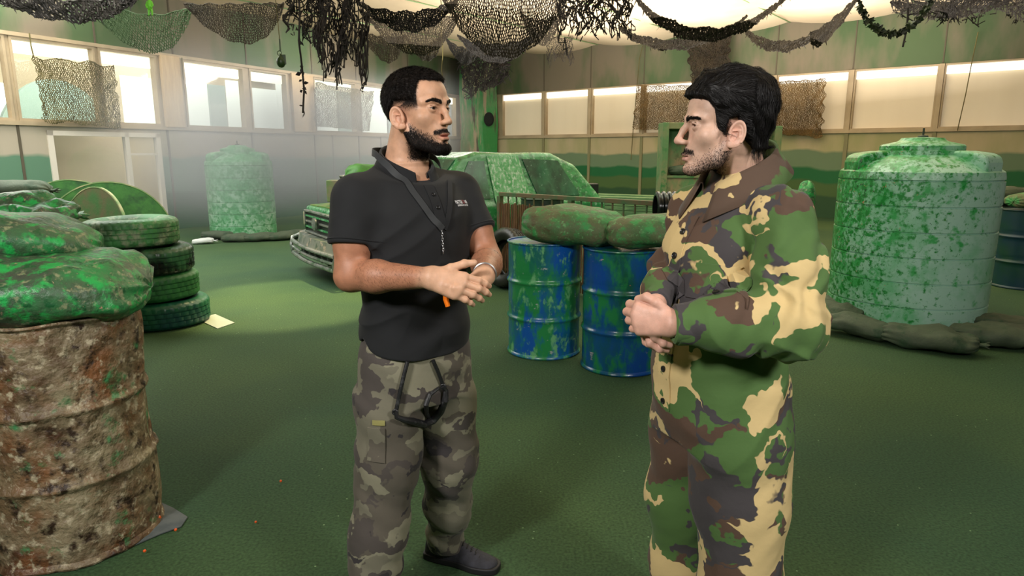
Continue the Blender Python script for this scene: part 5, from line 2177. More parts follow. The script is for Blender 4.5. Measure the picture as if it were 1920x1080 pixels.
# ================================================================== man in the black polo shirt
def build_left_man():
    root = empty('person', (-0.36, 2.04, 0), 0,
                 'bearded man in black polo shirt and grey camouflage trousers, hands clasped, turned right', 'person')
    RI = Matrix.Translation((0.36, -2.04, 0))
    body = frame((-0.300, 2.00, 0), (0.66, -0.75, 0))
    R = body[1]
    hd = frame((-0.271, 2.00, 1.620), (math.sin(math.radians(58)), -math.cos(math.radians(58)), 0.02))
    ho = dict(jaw=1.05, open=0.0030, eye=0.0042, nose=-0.004)

    shR = to_w((0.178, -0.005, 1.372), body)
    shL = to_w((-0.178, -0.005, 1.372), body)
    elR = np.array(at(657, 517, 1.83))
    wrR = np.array(at(806, 521, 1.715))
    elL = np.array(at(914, 487, 2.05))
    wrL = np.array(at(908, 517, 1.815))
    # right hand (nearest the camera): back to the camera, fingers over the other hand
    tR = np.array(at(893, 545, 1.69)) - wrR
    nR = np.array((0.05, -0.93, 0.42))
    hR = hand_parts(wrR, tR, nR, (0, 0, 1), [(0.35, 0.45, 0.3), (0.38, 0.5, 0.35), (0.42, 0.5, 0.35), (0.42, 0.5, 0.3)],
                    [(0.020, 0.022, 0.004), (0.048, 0.042, 0.0), (0.080, 0.066, 0.004), (0.104, 0.078, 0.012)], 0.94, 0.035)
    tL = np.array(at(852, 560, 1.735)) - wrL
    nL = np.array((0.35, 0.62, -0.70))
    hL = hand_parts(wrL, tL, nL, (0.2, -0.5, 1), [(0.45, 0.6, 0.4), (0.5, 0.6, 0.4), (0.35, 0.5, 0.4), (0.3, 0.5, 0.4)],
                    [(0.022, 0.022, 0.006), (0.050, 0.038, 0.012), (0.078, 0.046, 0.02), (0.098, 0.044, 0.026)], 0.94, 0.03)

    def f_head(P):
        return head_sdf(to_loc(P, hd), ho)

    nk0 = to_w((0, -0.030, -0.045), hd)
    nk1 = to_w((0, -0.035, 1.43), body)

    tors = [(0.86, 0, 0, 0.150, 0.110), (1.00, 0, 0, 0.140, 0.105), (1.15, 0, 0, 0.145, 0.105), (1.28, 0, 0, 0.165, 0.112),
            (1.36, 0, -0.005, 0.165, 0.10), (1.42, 0, -0.01, 0.115, 0.07), (1.46, 0, -0.02, 0.055, 0.050)]

    def f_body(P):
        d = f_head(P)
        d = smin(d, cone(P, nk0, nk1, 0.058, 0.066), 0.02)
        L = to_loc(P, body)
        # throat muscles
        sx = np.abs(L[..., 0])
        t = loft(L, tors)
        t = np.maximum(t, L[..., 2] - 1.46)
        t = np.maximum(t, 0.88 - L[..., 2])
        d = smin(d, t, 0.03)
        for sh, el, wr, hp in ((shR, elR, wrR, hR), (shL, elL, wrL, hL)):
            mid = sh * 0.45 + el * 0.55
            fa = el * 0.66 + wr * 0.34
            a = chain(P, [sh, mid, el], [0.052, 0.053, 0.044], 0.02)
            b_ = chain(P, [el, fa, wr], [0.041, 0.044, 0.0265], 0.02)
            a = smin(a, b_, 0.018)
            a = smin(a, hand_sdf(P, hp), 0.014)
            d = smin(d, a, 0.012)
        return d

    c0, hh = hd[0], 0.0016
    A = sdf_mesh(f_body, (c0[0] - 0.16, c0[1] - 0.17, 1.43), (c0[0] + 0.17, c0[1] + 0.17, 1.77), hh, slack=1.25)
    lo = np.array((-0.53, 1.62, 1.00))
    B_ = sdf_mesh(f_body, lo, (0.02, 2.19, 1.432), 0.0024, slack=1.3)

    def f_low(P):
        L = to_loc(P, body)
        d = np.maximum(np.maximum(loft(L, tors), L[..., 2] - 1.02), 0.84 - L[..., 2])
        for hp_, kn, an in LEGS:
            d = smin(d, chain(P, [hp_, kn, an], [0.075, 0.055, 0.040], 0.02), 0.03)
        return d
    hipR = to_w((0.085, 0, 0.90), body)
    hipL = to_w((-0.085, 0, 0.90), body)
    knR, anR = np.array(at(729, 850, 1.95)), np.array((-0.452, 1.905, 0.10))
    knL, anL = np.array(at(843, 860, 2.10)), np.array((-0.245, 2.255, 0.10))
    LEGS = [(hipR, knR, anR), (hipL, knL, anL)]
    C_ = sdf_mesh(f_low, (-0.62, 1.75, 0.04), (-0.02, 2.35, 1.02), 0.012)
    V, F = mesh_concat([A, B_, C_])
    skin = skin_mat('tanned skin', (0, 0, 0), (0, 0, 0))
    o = np_mesh('body', V, F, skin, root)
    o.matrix_local = RI
    # skin tint
    Q = to_loc(V, hd)
    base = np.tile(np.array(lin((205, 158, 128))), (len(V), 1))
    armc = np.array(lin((176, 122, 94)))
    handc = np.array(lin((214, 168, 138)))
    low = sstep(V[:, 2], 1.45, 1.40)[:, None]
    base = base * (1 - low) + armc * low
    for w_ in (wrR, wrL):
        hm_ = sstep(np.linalg.norm(V - (w_ + (hR[3][0] if w_ is wrR else hL[3][0]) * 0.09), axis=1), 0.14, 0.085)[:, None] * low
        base = base * (1 - hm_) + handc * hm_
    hmask = (V[:, 2] > 1.44)
    ax_ = np.abs(Q[:, 0])
    lips = np.exp(-((Q[:, 2] + 0.0755) / 0.0085) ** 4) * np.exp(-(ax_ / 0.022) ** 4) * (Q[:, 1] > 0.083) * hmask
    base = base * (1 - 0.65 * lips[:, None]) + np.array(lin((186, 108, 98))) * 0.65 * lips[:, None]
    lash = np.exp(-((np.sqrt(((ax_ - 0.0305) / 0.0140) ** 2 + ((Q[:, 2]) / 0.0048) ** 2) - 1.0) / 0.13) ** 2) * (Q[:, 1] > 0.07) * (np.abs(Q[:, 2]) < 0.0062) * hmask * np.where(Q[:, 2] > 0, 0.6, 0.1)
    base = base * (1 - lash[:, None]) + np.array(lin((40, 26, 22))) * lash[:, None]
    red = np.exp(-(((ax_ - 0.072) / 0.02) ** 2 + ((Q[:, 1] + 0.008) / 0.025) ** 2 + ((Q[:, 2] + 0.024) / 0.035) ** 2)) * hmask
    base = base * (1 - 0.35 * red[:, None]) + np.array(lin((206, 128, 108))) * 0.35 * red[:, None]

    def hair_w(q):
        """1 = full hair, fading down the sides; q in head coordinates"""
        x, y, z = np.abs(q[:, 0]), q[:, 1], q[:, 2]
        front = 0.074 - 0.25 * np.maximum(x - 0.045, 0)
        line = np.where(y > 0.045, front, np.where(y > 0.0, 0.020 + (front - 0.020) * np.clip((y - 0.036) / 0.012, 0, 1), 0.020))
        line = np.where(y < -0.03, 0.020 - 0.065 * np.clip((-0.03 - y) / 0.06, 0, 1), line)
        return sstep(z - line, -0.004, 0.012) * 1.0

    def fade_w(q):
        x, y, z = np.abs(q[:, 0]), q[:, 1], q[:, 2]
        g = sstep(z, -0.022, 0.024) * (y < 0.052) * sstep(y, 0.052, 0.042)
        ear = np.exp(-(((y + 0.004) / 0.026) ** 4 + ((z + 0.024) / 0.036) ** 4)) * (x > 0.0715)
        g = g * (1 - np.clip(ear * 1.6, 0, 1))
        back = sstep(z, -0.075, 0.02) * sstep(y, -0.02, -0.05)
        return np.maximum(np.maximum(g, back), hair_w(q))

    def beard_w(q):
        x, y, z = np.abs(q[:, 0]), q[:, 1], q[:, 2]
        # cheek line from the ear down to the mouth corner
        line = np.interp(y, [-0.01, 0.02, 0.05, 0.07, 0.1], [-0.022, -0.036, -0.056, -0.070, -0.090])
        b1 = sstep(line - z, -0.006, 0.030) * sstep(y, -0.012, 0.004)
        under = sstep(z, -0.150, -0.132)
        b1 = b1 * under * (z < 0)
        b1 = b1 * (1 - (x > 0.0670) * (np.abs(y + 0.004) < 0.024) * (z > -0.062))
        mous = np.exp(-((z + 0.0600 + 0.25 * np.maximum(x - 0.008, 0)) / 0.0056) ** 4) * (x < 0.031) * (y > 0.07)
        soul = np.exp(-((x) / 0.008) ** 2) * np.exp(-((z + 0.090) / 0.006) ** 2)
        lipclear = np.exp(-((z + 0.078) / 0.0125) ** 4) * np.exp(-(x / 0.0245) ** 6) * (y > 0.07)
        chinclear = np.exp(-((z + 0.0895) / 0.006) ** 4) * np.exp(-((x - 0.014) / 0.0075) ** 4) * (y > 0.07)
        return np.clip(np.maximum(np.maximum(b1 * (1 - lipclear) * (1 - 0.6 * chinclear), mous), soul * 0.8), 0, 1)

    sh = np.clip(fade_w(Q) ** 1.4 * 0.95, 0, 1) * hmask
    bw = beard_w(Q) * hmask * 0.85
    dk = np.maximum(sh, bw)[:, None]
    base = base * (1 - dk) + np.array(lin((38, 30, 27))) * dk
    vcolor(o, 'tint', base)

    # hair cap and hairs
    def f_cap(P):
        q = to_loc(P, hd)
        w = hair_w(q.reshape(-1, 3)).reshape(q.shape[:-1])
        S = q.copy(); S[..., 0] = np.abs(S[..., 0])
        sk = ell(S, (0, -0.016, 0.033), (0.075, 0.096, 0.080))
        sk = smin(sk, ell(S, (0, 0.030, 0.036), (0.062, 0.055, 0.060)), 0.02)
        return sk - (-0.006 + 0.0130 * w + 0.0012 * vnoise(q, 160, 3))
    A1 = sdf_mesh(f_cap, (c0[0] - 0.13, c0[1] - 0.13, c0[2] - 0.05), (c0[0] + 0.13, c0[1] + 0.13, c0[2] + 0.14), 0.003)
    keep = hair_w(to_loc(A1[0], hd)) > 0.03
    Fk = A1[1][keep[A1[1]].all(1)]

    def flow_top(P):
        q = to_loc(P, hd)
        v = np.stack([q[:, 0] * 3 + 0.1, 0.9 - 0 * q[:, 0] + 0.0, -0.2 - 6 * np.maximum(q[:, 1], 0)], 1)
        v[:, 2] -= np.where(q[:, 1] < -0.03, 1.5, 0)
        v[:, 1] -= np.where(q[:, 1] < -0.03, 0.9, 0)
        return v @ hd[1].T
    roots = sample_faces(A1[0], A1[1], 15000, lambda c: hair_w(to_loc(c, hd)) ** 1.5, 5)
    HV, HF = strands('hair', roots, f_cap, flow_top, 0.010, 3, 0.0011, None, None, lift=0.45, jit=0.45, seed=5)
    V2, F2 = mesh_concat([(A1[0], Fk), (HV, HF)])
    o = np_mesh('hair', V2, F2, M_hair, root)
    o.matrix_local = RI
    # stubbly fade + beard hairs on the face mesh
    def flow_b(P):
        q = to_loc(P, hd)
        v = np.stack([q[:, 0] * 2, 0.35 + 0 * q[:, 0], -1 + 0 * q[:, 0]], 1)
        return v @ hd[1].T
    rb = sample_faces(A[0], A[1], 15000, lambda c: beard_w(to_loc(c, hd)) ** 1.3 * (c[:, 2] > 1.45), 6)
    q = to_loc(rb, hd)
    Lb = np.where((q[:, 2] < -0.092) & (q[:, 1] > 0.03), 0.018, 0.0060) * (0.5 + 0.5 * beard_w(q))
    Lb = np.where((q[:, 2] > -0.07) & (q[:, 1] > 0.075), 0.006, Lb)
    BV, BF = strands('beard', rb, f_head, flow_b, Lb, 4, 0.0010, None, None, lift=0.30, jit=0.4, seed=6)
    o = np_mesh('beard', BV, BF, M_hair, root, smooth=False)
    o.matrix_local = RI
    rb = sample_faces(A[0], A[1], 7000, lambda c: (fade_w(to_loc(c, hd)) ** 3) * (1 - hair_w(to_loc(c, hd))) * (c[:, 2] > 1.5) * (np.abs(to_loc(c, hd)[:, 0]) < 0.0765), 8)
    BV, BF = strands('fade', rb, f_head, flow_b, 0.0022, 2, 0.0006, None, None, lift=0.3, jit=0.3, seed=8)
    o = np_mesh('sideburns', BV, BF, M_hair, root, smooth=False)
    o.matrix_local = RI
    # hair on the forearms
    def armw(c):
        w = 0
        for el, wr in ((elR, wrR), (elL, wrL)):
            ax = (wr - el) / np.linalg.norm(wr - el)
            t = (c - el) @ ax
            w = w + (t > 0.05) * (t < np.linalg.norm(wr - el) - 0.01) * (np.linalg.norm(c - el - np.outer(t, ax), axis=1) < 0.07)
        return w * 1.0
    ra = sample_faces(B_[0], B_[1], 4200, armw, 33)
    fax = (wrR - elR) / np.linalg.norm(wrR - elR)
    BV, BF = strands('arm', ra, f_body, lambda P: np.tile(fax * 0.55 + np.array((0, 0, -0.8)), (len(P), 1)), 0.0065, 3, 0.0003, None, None, lift=0.1, jit=0.3, seed=34)
    o = np_mesh('forearm_hair', BV, BF, M_hair, root, smooth=False)
    o.matrix_local = RI
    k0 = len(root.children)
    eyes(hd, root, math.radians(-6))
    brow(hd, root, f_head, 1.25)
    for ch in root.children[k0:] if False else []:
        pass

    # ---- polo shirt
    shirt = [(0.88, 0, 0.004, 0.176, 0.136), (0.98, 0, 0.004, 0.171, 0.132), (1.08, 0, 0.006, 0.168, 0.128), (1.18, 0, 0.008, 0.176, 0.132),
             (1.28, 0, 0.008, 0.186, 0.138), (1.35, 0, 0.0, 0.184, 0.128), (1.41, 0, -0.012, 0.145, 0.098), (1.455, 0, -0.022, 0.085, 0.072), (1.50, 0, -0.03, 0.066, 0.062)]

    def fold(P, s):
        L = to_loc(P, body)
        q = np.stack([L[..., 0] * 3.2, L[..., 1] * 3.2, L[..., 2] * 15 + L[..., 0] * 5 + np.abs(L[..., 0]) * 6], -1)
        n = 1 - np.abs(vnoise(q, 1.0, s)) * 2.2
        return np.clip(n, -0.6, 1)

    def f_shirt(P):
        L = to_loc(P, body)
        t = loft(L, shirt)
        for sh_, el in ((shR, elR), (shL, elL)):
            e = sh_ + (el - sh_) * 0.60
            ax = (el - sh_) / np.linalg.norm(el - sh_)
            s_ = chain(P, [sh_ + np.array((0, 0, 0.0)), e + ax * 0.05], [0.062, 0.0680], 0.02)
            s_ = smax(s_, (P - e) @ ax, 0.006)
            t = smin(t, cone(P, to_w((0, -0.025, 1.425), body), sh_, 0.060, 0.056), 0.05)
            t = smin(t, s_, 0.035)
        wz = sstep(L[..., 2], 1.20, 1.02)
        t = t - fold(P, 4) * 0.0075 * wz - fold(P, 9) * 0.0035 * (1 - wz) * sstep(L[..., 2], 1.40, 1.30)
        t = t - 0.003
        hem = 0.935 - 0.028 * np.clip(L[..., 1] / 0.13, -1, 1) + 0.03 * np.exp(-((np.abs(L[..., 0]) - 0.17) / 0.03) ** 2) * np.exp(-(L[..., 1] / 0.03) ** 2)
        t = smax(t, hem - L[..., 2], 0.004)
        # neck opening with the placket open at the throat
        t = smax(t, L[..., 2] - (1.452 - 0.40 * (L[..., 1] + 0.02)), 0.006)
        t = smax(t, -cone(P, to_w((0, -0.030, 1.42), body), to_w((0, -0.02, 1.56), body), 0.060, 0.066), 0.004)
        return t
    sv, sf = sdf_mesh(f_shirt, (-0.62, 1.66, 0.88), (0.06, 2.30, 1.49), 0.0042, slack=1.4)
    M_polo = cloth('black polo cloth', (36, 37, 39), (30, 31, 33), rough=0.8, sheen=0.06)
    o = np_mesh('polo_shirt', sv, sf, M_polo, root)
    o.matrix_local = RI
    shirt_o = o

    def up(mb, name, mat, parent=shirt_o, **kw):
        ob = mb.build(name, mat, parent, **kw)
        if parent is root:
            ob.matrix_local = RI
        return ob

    def prof(s, th):
        a = abs(s)
        zt = 1.524 - 0.082 * a ** 1.3
        leaf = 0.040 + 0.020 * a ** 3
        zb = zt - leaf
        rin = 0.066 + 0.006 * a
        ro = rin + 0.020 + 0.012 * a
        return [(rin, zt - 0.035), (rin, zt - 0.012), (rin + 0.001, zt), (rin + 0.007, zt + 0.001), (rin + 0.011, zt - 0.008), (rin * 0.4 + ro * 0.6, zt - leaf * 0.55), (ro, zb)]
    M_rib = cloth('black ribbed collar', (33, 34, 37), (28, 29, 31), rough=0.85, weave=1400)
    up(collar_mesh(body, (0, -0.022, 1.0, 1.08), math.radians(164), prof), 'collar', M_rib, smooth='full')
    # placket and buttons
    pk = [to_w((0.0, 0.12, z), body) for z in (1.425, 1.36, 1.295)]
    up(strip_on(f_shirt, pk, 0.032, 0.0012, 8, 0.0018), 'placket', M_rib, smooth=True)
    M_btn = paint('black button', (24, 24, 26), rough=0.35)
    for z in (1.395, 1.345):
        up(button_on(f_shirt, to_w((0.0, 0.13, z), body), 0.0055, 0.003), 'button', M_btn, smooth=True)
    # sleeve hems
    for sh_, el in ((shR, elR), (shL, elL)):
        ax = (el - sh_) / np.linalg.norm(el - sh_)
        e = sh_ + (el - sh_) * 0.60 - ax * 0.010
        a1 = np.cross(ax, (0, 0, 1.0)); a1 /= np.linalg.norm(a1)
        a2 = np.cross(ax, a1)
        pts = []
        for k in range(40):
            t = 2 * PI * k / 40
            pts.append(e + (a1 * math.cos(t) + a2 * math.sin(t)) * 0.0725)
        P = np.array(pts)
        for _ in range(4):
            g, d = grad(f_shirt, P)
            rad_ = P - e
            rad_ -= np.outer(rad_ @ ax, ax)
            rad_ /= np.linalg.norm(rad_, axis=1, keepdims=True)
            P = P - rad_ * (d - 0.0006)[:, None]
        up(MB().tube(list(P), 0.0022, 6, closed=True), 'sleeve_hem', M_rib, smooth=True)

    # chest lettering
    p = hit(f_shirt, 851, 377)
    p2 = hit(f_shirt, 882, 378)
    if p is not None and p2 is not None:
        xd = (p2 - p)
        xd[2] = 0
        wdt = np.linalg.norm(xd)
        xd /= wdt
        zd = np.array((0.0, 0, 1.0))
        M_w = paint('white print', (222, 222, 226), rough=0.6)
        M_r = paint('red print', (140, 44, 62), rough=0.6)

        def lay(txt, x0, z0, size, width, mat, name, bold=0.0, shear=0.0, parent=shirt_o):
            V_, F_ = text_mesh(txt, size, shear, bold)
            V_[:, 0] *= width / max(V_[:, 0].max(), 1e-6)
            Pw = p + np.outer(V_[:, 0] + x0, xd) + np.outer(V_[:, 1] + z0, zd)
            for _ in range(5):
                g, d = grad(f_shirt, Pw, 0.003)
                Pw = Pw - g * (d - 0.0042)[:, None]
            me = bpy.data.meshes.new(name)
            me.from_pydata([tuple(v) for v in Pw], [], F_)
            ob = link(name, me, mat, parent)
            return ob
        W_ = 0.066
        lg = lay('BATTLE', 0, -0.012, 0.0165, W_ * 0.52, M_w, 'chest_logo', 0.0006)
        lay('ZO', W_ * 0.55, -0.012, 0.0165, W_ * 0.22, M_r, 'logo_letters', 0.0006)
        lay('NE', W_ * 0.79, -0.012, 0.0165, W_ * 0.2, M_w, 'logo_letters', 0.0006)
        lay('EXPERIENCE CENTER', W_ * 0.07, -0.0205, 0.0075, W_ * 0.9, M_w, 'logo_caption', 0.0002)

    # ---- lanyard (a thing of its own hanging round the neck)
    M_strap = cloth('charcoal strap webbing', (58, 60, 62), (48, 50, 52), rough=0.6, weave=1200)
    lan = empty('lanyard', tuple(to_w((0, 0.1, 1.3), body)), 0, 'charcoal neck lanyard with a silver chain hanging over the black polo shirt', 'lanyard')
    LI = Matrix.Translation(-lan.location)
    near = [hit(f_shirt, x, y) for x, y in ((744, 318), (757, 340), (775, 362), (797, 392), (815, 415), (829, 430))]
    near = [q_ for q_ in near if q_ is not None]
    nc0, nc1 = to_w((0, -0.022, 1.415), body), to_w((0, -0.028, 1.545), body)

    def f_over(P):
        return smin(f_shirt(P), cone(P, nc0, nc1, 0.103, 0.086), 0.012)
    way = [to_w((-0.085, 0.035, 1.455), body), to_w((-0.098, -0.02, 1.485), body), to_w((-0.06, -0.10, 1.50), body), to_w((0.0, -0.12, 1.505), body),
           to_w((0.06, -0.10, 1.505), body), to_w((0.098, -0.03, 1.495), body), to_w((0.096, 0.03, 1.462), body)] + near[1:]
    ob = strip_on(f_over, way, 0.019, 0.004, 7, 0.0015).build('strap', M_strap, lan, smooth=True)
    ob.matrix_local = LI
    far = [hit(f_shirt, x, y) for x, y in ((842, 340), (843, 372), (840, 402), (832, 430))]
    far = [q_ for q_ in far if q_ is not None]
    if len(far) > 1:
        ob = strip_on(f_shirt, far, 0.017, 0.003, 6, 0.0015).build('strap', M_rib, lan, smooth=True)
        ob.matrix_local = LI
    M_chain = paint('silver chain', (190, 190, 192), rough=0.3, metal=0.9)
    mb = MB()
    a = hit(f_shirt, 829, 432) + np.array((0, -0.006, 0))
    b_ = hit(f_shirt, 832, 474) + np.array((0, -0.012, 0))
    nl = 9
    for k in range(nl):
        c = a + (b_ - a) * (k + 0.5) / nl
        L_ = (b_ - a) / nl
        u = Vector(L_).normalized()
        v = u.cross(Vector((0, 1, 0) if k % 2 else (1, 0, 0))).normalized()
        pts = [Vector(c) + u * (0.0048 * math.cos(t)) + v * (0.0022 * math.sin(t)) for t in [2 * PI * j / 12 for j in range(12)]]
        mb.tube(pts, 0.0009, 6, closed=True)
    ob = mb.build('chain', M_chain, lan, smooth=True)
    ob.matrix_local = LI

    # ---- trousers
    def f_tr(P):
        L = to_loc(P, body)
        pel = loft(L, [(0.70, 0, 0, 0.150, 0.115), (0.80, 0, 0.0, 0.168, 0.125), (0.90, 0, 0.002, 0.168, 0.125), (1.0, 0, 0, 0.150, 0.112)])
        pel = np.maximum(np.maximum(pel, L[..., 2] - 0.99), 0.76 - L[..., 2])
        d = pel
        legs = []
        for (hp_, kn, an), rr in zip(LEGS, ((0.098, 0.100, 0.095, 0.083, 0.082), (0.098, 0.094, 0.090, 0.076, 0.066))):
            m1 = hp_ * 0.5 + kn * 0.5
            m2 = kn * 0.45 + an * 0.55
            e = chain(P, [hp_ - np.array((0, 0, 0.02)), m1, kn, m2, an + np.array((0, 0, -0.02))], rr, 0.05)
            legs.append(e)
        lg = smin(legs[0], legs[1], 0.006)
        d = smin(d, lg, 0.045)
        z = P[..., 2]
        q = np.stack([P[..., 0] * 7, P[..., 1] * 7, z * 22 + P[..., 0] * 14], -1)
        n = vnoise(q, 1.0, 21)
        amp = 0.004 + 0.009 * np.exp(-((z - 0.13) / 0.12) ** 2) + 0.005 * np.exp(-((z - 0.5) / 0.08) ** 2) + 0.004 * np.exp(-((z - 0.78) / 0.06) ** 2)
        d = d + n * amp - 0.002
        d = smax(d, 0.055 - z, 0.006)
        d = smax(d, z - 0.985, 0.004)
        return d
    tv, tf = sdf_mesh(f_tr, (-0.62, 1.74, 0.03), (-0.05, 2.42, 1.0), 0.0055, slack=1.5)
    M_tr = camo('grey camouflage print', (116, 112, 96), [
        ((92, 86, 76), 5.5, 0.50, (1, 1, 1.6), (1, 2, 3)), ((134, 130, 110), 4.5, 0.57, (1, 1, 2.0), (4, 1, 8)),
        ((78, 72, 68), 5.0, 0.575, (1, 1, 2.1), (9, 5, 2)), ((58, 54, 55), 7.0, 0.655, (1, 1, 1.8), (2, 7, 5))], 8.0, jag=0.02)
    tr = np_mesh('trousers', tv, tf, M_tr, root)
    tr.matrix_local = RI
    # cargo pocket flap with a small tan label
    cs = [hit(f_tr, x, y) for x, y in ((690, 800), (722, 803), (722, 868), (690, 862))]
    if all(c is not None for c in cs):
        panel_on(f_tr, cs, 0.001, 0.004).build('cargo_pocket', M_tr, tr, smooth=True)
    c = [hit(f_tr, x, y) for x, y in ((699, 787), (722, 788), (722, 797), (699, 796))]
    if all(x is not None for x in c):
        panel_on(f_tr, c, 0.002, 0.002, 4, 4).build('fabric_label', paint('tan label', (150, 144, 88), rough=0.8), tr)
    # ---- hanging key strap below the shirt
    M_blk = paint('black leather strap', (30, 30, 32), [((60, 60, 62), 60, 0.62, 0.06, 3)], rough=0.45, bump=0.3, bump_scale=150, bump_dist=0.001)
    ks = empty('carrying_strap', tuple(hit(f_tr, 790, 780)), 0, 'black padded loop strap with thin cords hanging from the front of the camouflage trousers', 'strap')
    KI = Matrix.Translation(-ks.location)

    def on(x, y, off=0.012):
        h_ = hit(f_tr, x, y)
        r_ = np.array(ray(x, y)); r_ /= np.linalg.norm(r_)
        return h_ - r_ * off
    ln = lambda pts, r, name, off=0.012: setattr(MB().tube([on(x, y, off) for x, y in pts], r, 10).build(name, M_blk, ks, smooth=True), 'matrix_local', KI)
    ln([(764, 678), (757, 705), (749, 740), (742, 774)], 0.0062, 'cord')
    ln([(812, 676), (820, 694), (829, 718), (833, 730)], 0.0060, 'cord')
    ln([(742, 770), (744, 782), (757, 787), (775, 790), (795, 796), (812, 788), (826, 772), (835, 750), (836, 732), (830, 724)],
       [0.006, 0.008, 0.009, 0.011, 0.0125, 0.013, 0.012, 0.010, 0.008, 0.006], 'padded_loop', 0.02)
    ln([(822, 728), (806, 740), (799, 757), (799, 775), (805, 786)], [0.005, 0.007, 0.008, 0.008, 0.006], 'padded_loop', 0.016)
    for x, y in ((741, 773), (831, 725)):
        c = on(x, y, 0.02)
        MBr = MB().lathe([(0.007 + 0.003 * math.cos(t), 0.003 * math.sin(t)) for t in [2 * PI * j / 10 for j in range(10)]], 20,
                         Matrix.Translation(Vector(c)) @ Matrix.Rotation(PI / 2, 4, 'X'), closed=True)
        ob = MBr.build('ring', M_blk, ks, smooth=True)
        ob.matrix_local = KI

    # ---- shoes
    M_shoe = paint('dark grey shoe fabric', (50, 50, 58), [((40, 40, 46), 40, 0.5, 0.1, 3)], rough=0.8, bump=0.4, bump_scale=260, bump_dist=0.001)
    M_sole = paint('black shoe sole', (26, 26, 28), rough=0.6)
    for k, (an, toe) in enumerate(((anL, (-0.060, 2.185)), (anR, (-0.30, 1.74)))):
        hx = np.array((an[0], an[1], 0))
        dv = np.array((toe[0] - an[0], toe[1] - an[1], 0))
        dv /= np.linalg.norm(dv)
        fr = frame(hx + dv * 0.055, dv)

        def f_shoe(P, fr=fr):
            q = to_loc(P, fr)
            wx = interp_tab(q[..., 1], [(-0.14, 0.030), (-0.09, 0.036), (0.0, 0.038), (0.08, 0.047), (0.13, 0.038), (0.155, 0.022)])[..., 0]
            ht = interp_tab(q[..., 1], [(-0.14, 0.085), (-0.08, 0.095), (-0.01, 0.092), (0.05, 0.066), (0.11, 0.048), (0.155, 0.036)])[..., 0]
            zc = 0.012
            d = (np.sqrt((q[..., 0] / wx) ** 2 + (np.maximum(q[..., 2] - zc, 0) / (ht - zc)) ** 2.0) - 1) * 0.03
            d = smax(d, np.abs(q[..., 1] - 0.005) - 0.145 + 6.0 * q[..., 0] ** 2, 0.02)
            d = smax(d, 0.022 - q[..., 2], 0.003)
            return d

        def f_sole(P, fr=fr):
            q = to_loc(P, fr)
            wx = interp_tab(q[..., 1], [(-0.14, 0.034), (-0.09, 0.040), (0.0, 0.041), (0.08, 0.051), (0.13, 0.042), (0.16, 0.026)])[..., 0]
            d = np.abs(q[..., 0]) - wx
            d = smax(d, np.abs(q[..., 1] - 0.006) - 0.152 + 6.0 * q[..., 0] ** 2, 0.01)
            return smax(d, np.abs(q[..., 2] - 0.013) - 0.0125, 0.004)
        lo_, hi_ = fr[0] - 0.19, fr[0] + 0.19
        lo_[2], hi_[2] = -0.01, 0.13
        v_, f_ = sdf_mesh(f_shoe, lo_, hi_, 0.004)
        shoe = np_mesh('shoe', v_, f_, M_shoe, root)
        shoe.matrix_local = RI
        v_, f_ = sdf_mesh(f_sole, lo_, hi_, 0.004)
        np_mesh('sole', v_, f_, M_sole, shoe)
        mb = MB()
        for j in range(5):
            y = 0.015 + j * 0.016
            z = 0.088 - j * 0.0085
            mb.tube([to_w((x * 0.018, y + (0.006 if x > 0 else 0), z - 0.003 * x * x), fr) for x in (-1, -0.5, 0, 0.5, 1)], 0.0016, 6)
        mb.build('laces', M_sole, shoe, smooth=True)

    # ---- bracelet and the orange tag in the hand
    ax = (wrL - elL) / np.linalg.norm(wrL - elL)
    br = MB()
    a1 = np.cross(ax, (0, 0, 1.0)); a1 /= np.linalg.norm(a1)
    a2 = np.cross(ax, a1)
    cc = wrL - ax * 0.02
    br.tube([cc + (a1 * math.cos(t) + a2 * math.sin(t)) * 0.0315 for t in [2 * PI * j / 36 for j in range(36)]], 0.003, 8, closed=True)
    ob = br.build('bracelet', M_chain, None, smooth=True)
    tag(ob, 'silver bracelet round the left wrist of the man in the black polo shirt', 'bracelet')
    og = MB()
    c = np.array(at(836, 561, 1.70))
    og.tube([c + np.array((-0.002, 0.004, 0.022)), c + np.array((0.0, 0, 0.0)), c + np.array((0.005, -0.002, -0.019))], [0.006, 0.0075, 0.0065], 8)
    ob = og.build('whistle', paint('orange plastic', (240, 120, 24), rough=0.35), None, smooth=True)
    tag(ob, 'small orange plastic tag held under the clasped hands of the man in black', 'whistle')
    for ch in root.children:
        if ch.name.startswith('eyebrows'):
            ch.matrix_local = RI
        if ch.name.startswith('eye') and not ch.name.startswith('eyebrows'):
            ch.matrix_local = RI @ ch.matrix_local
    return root



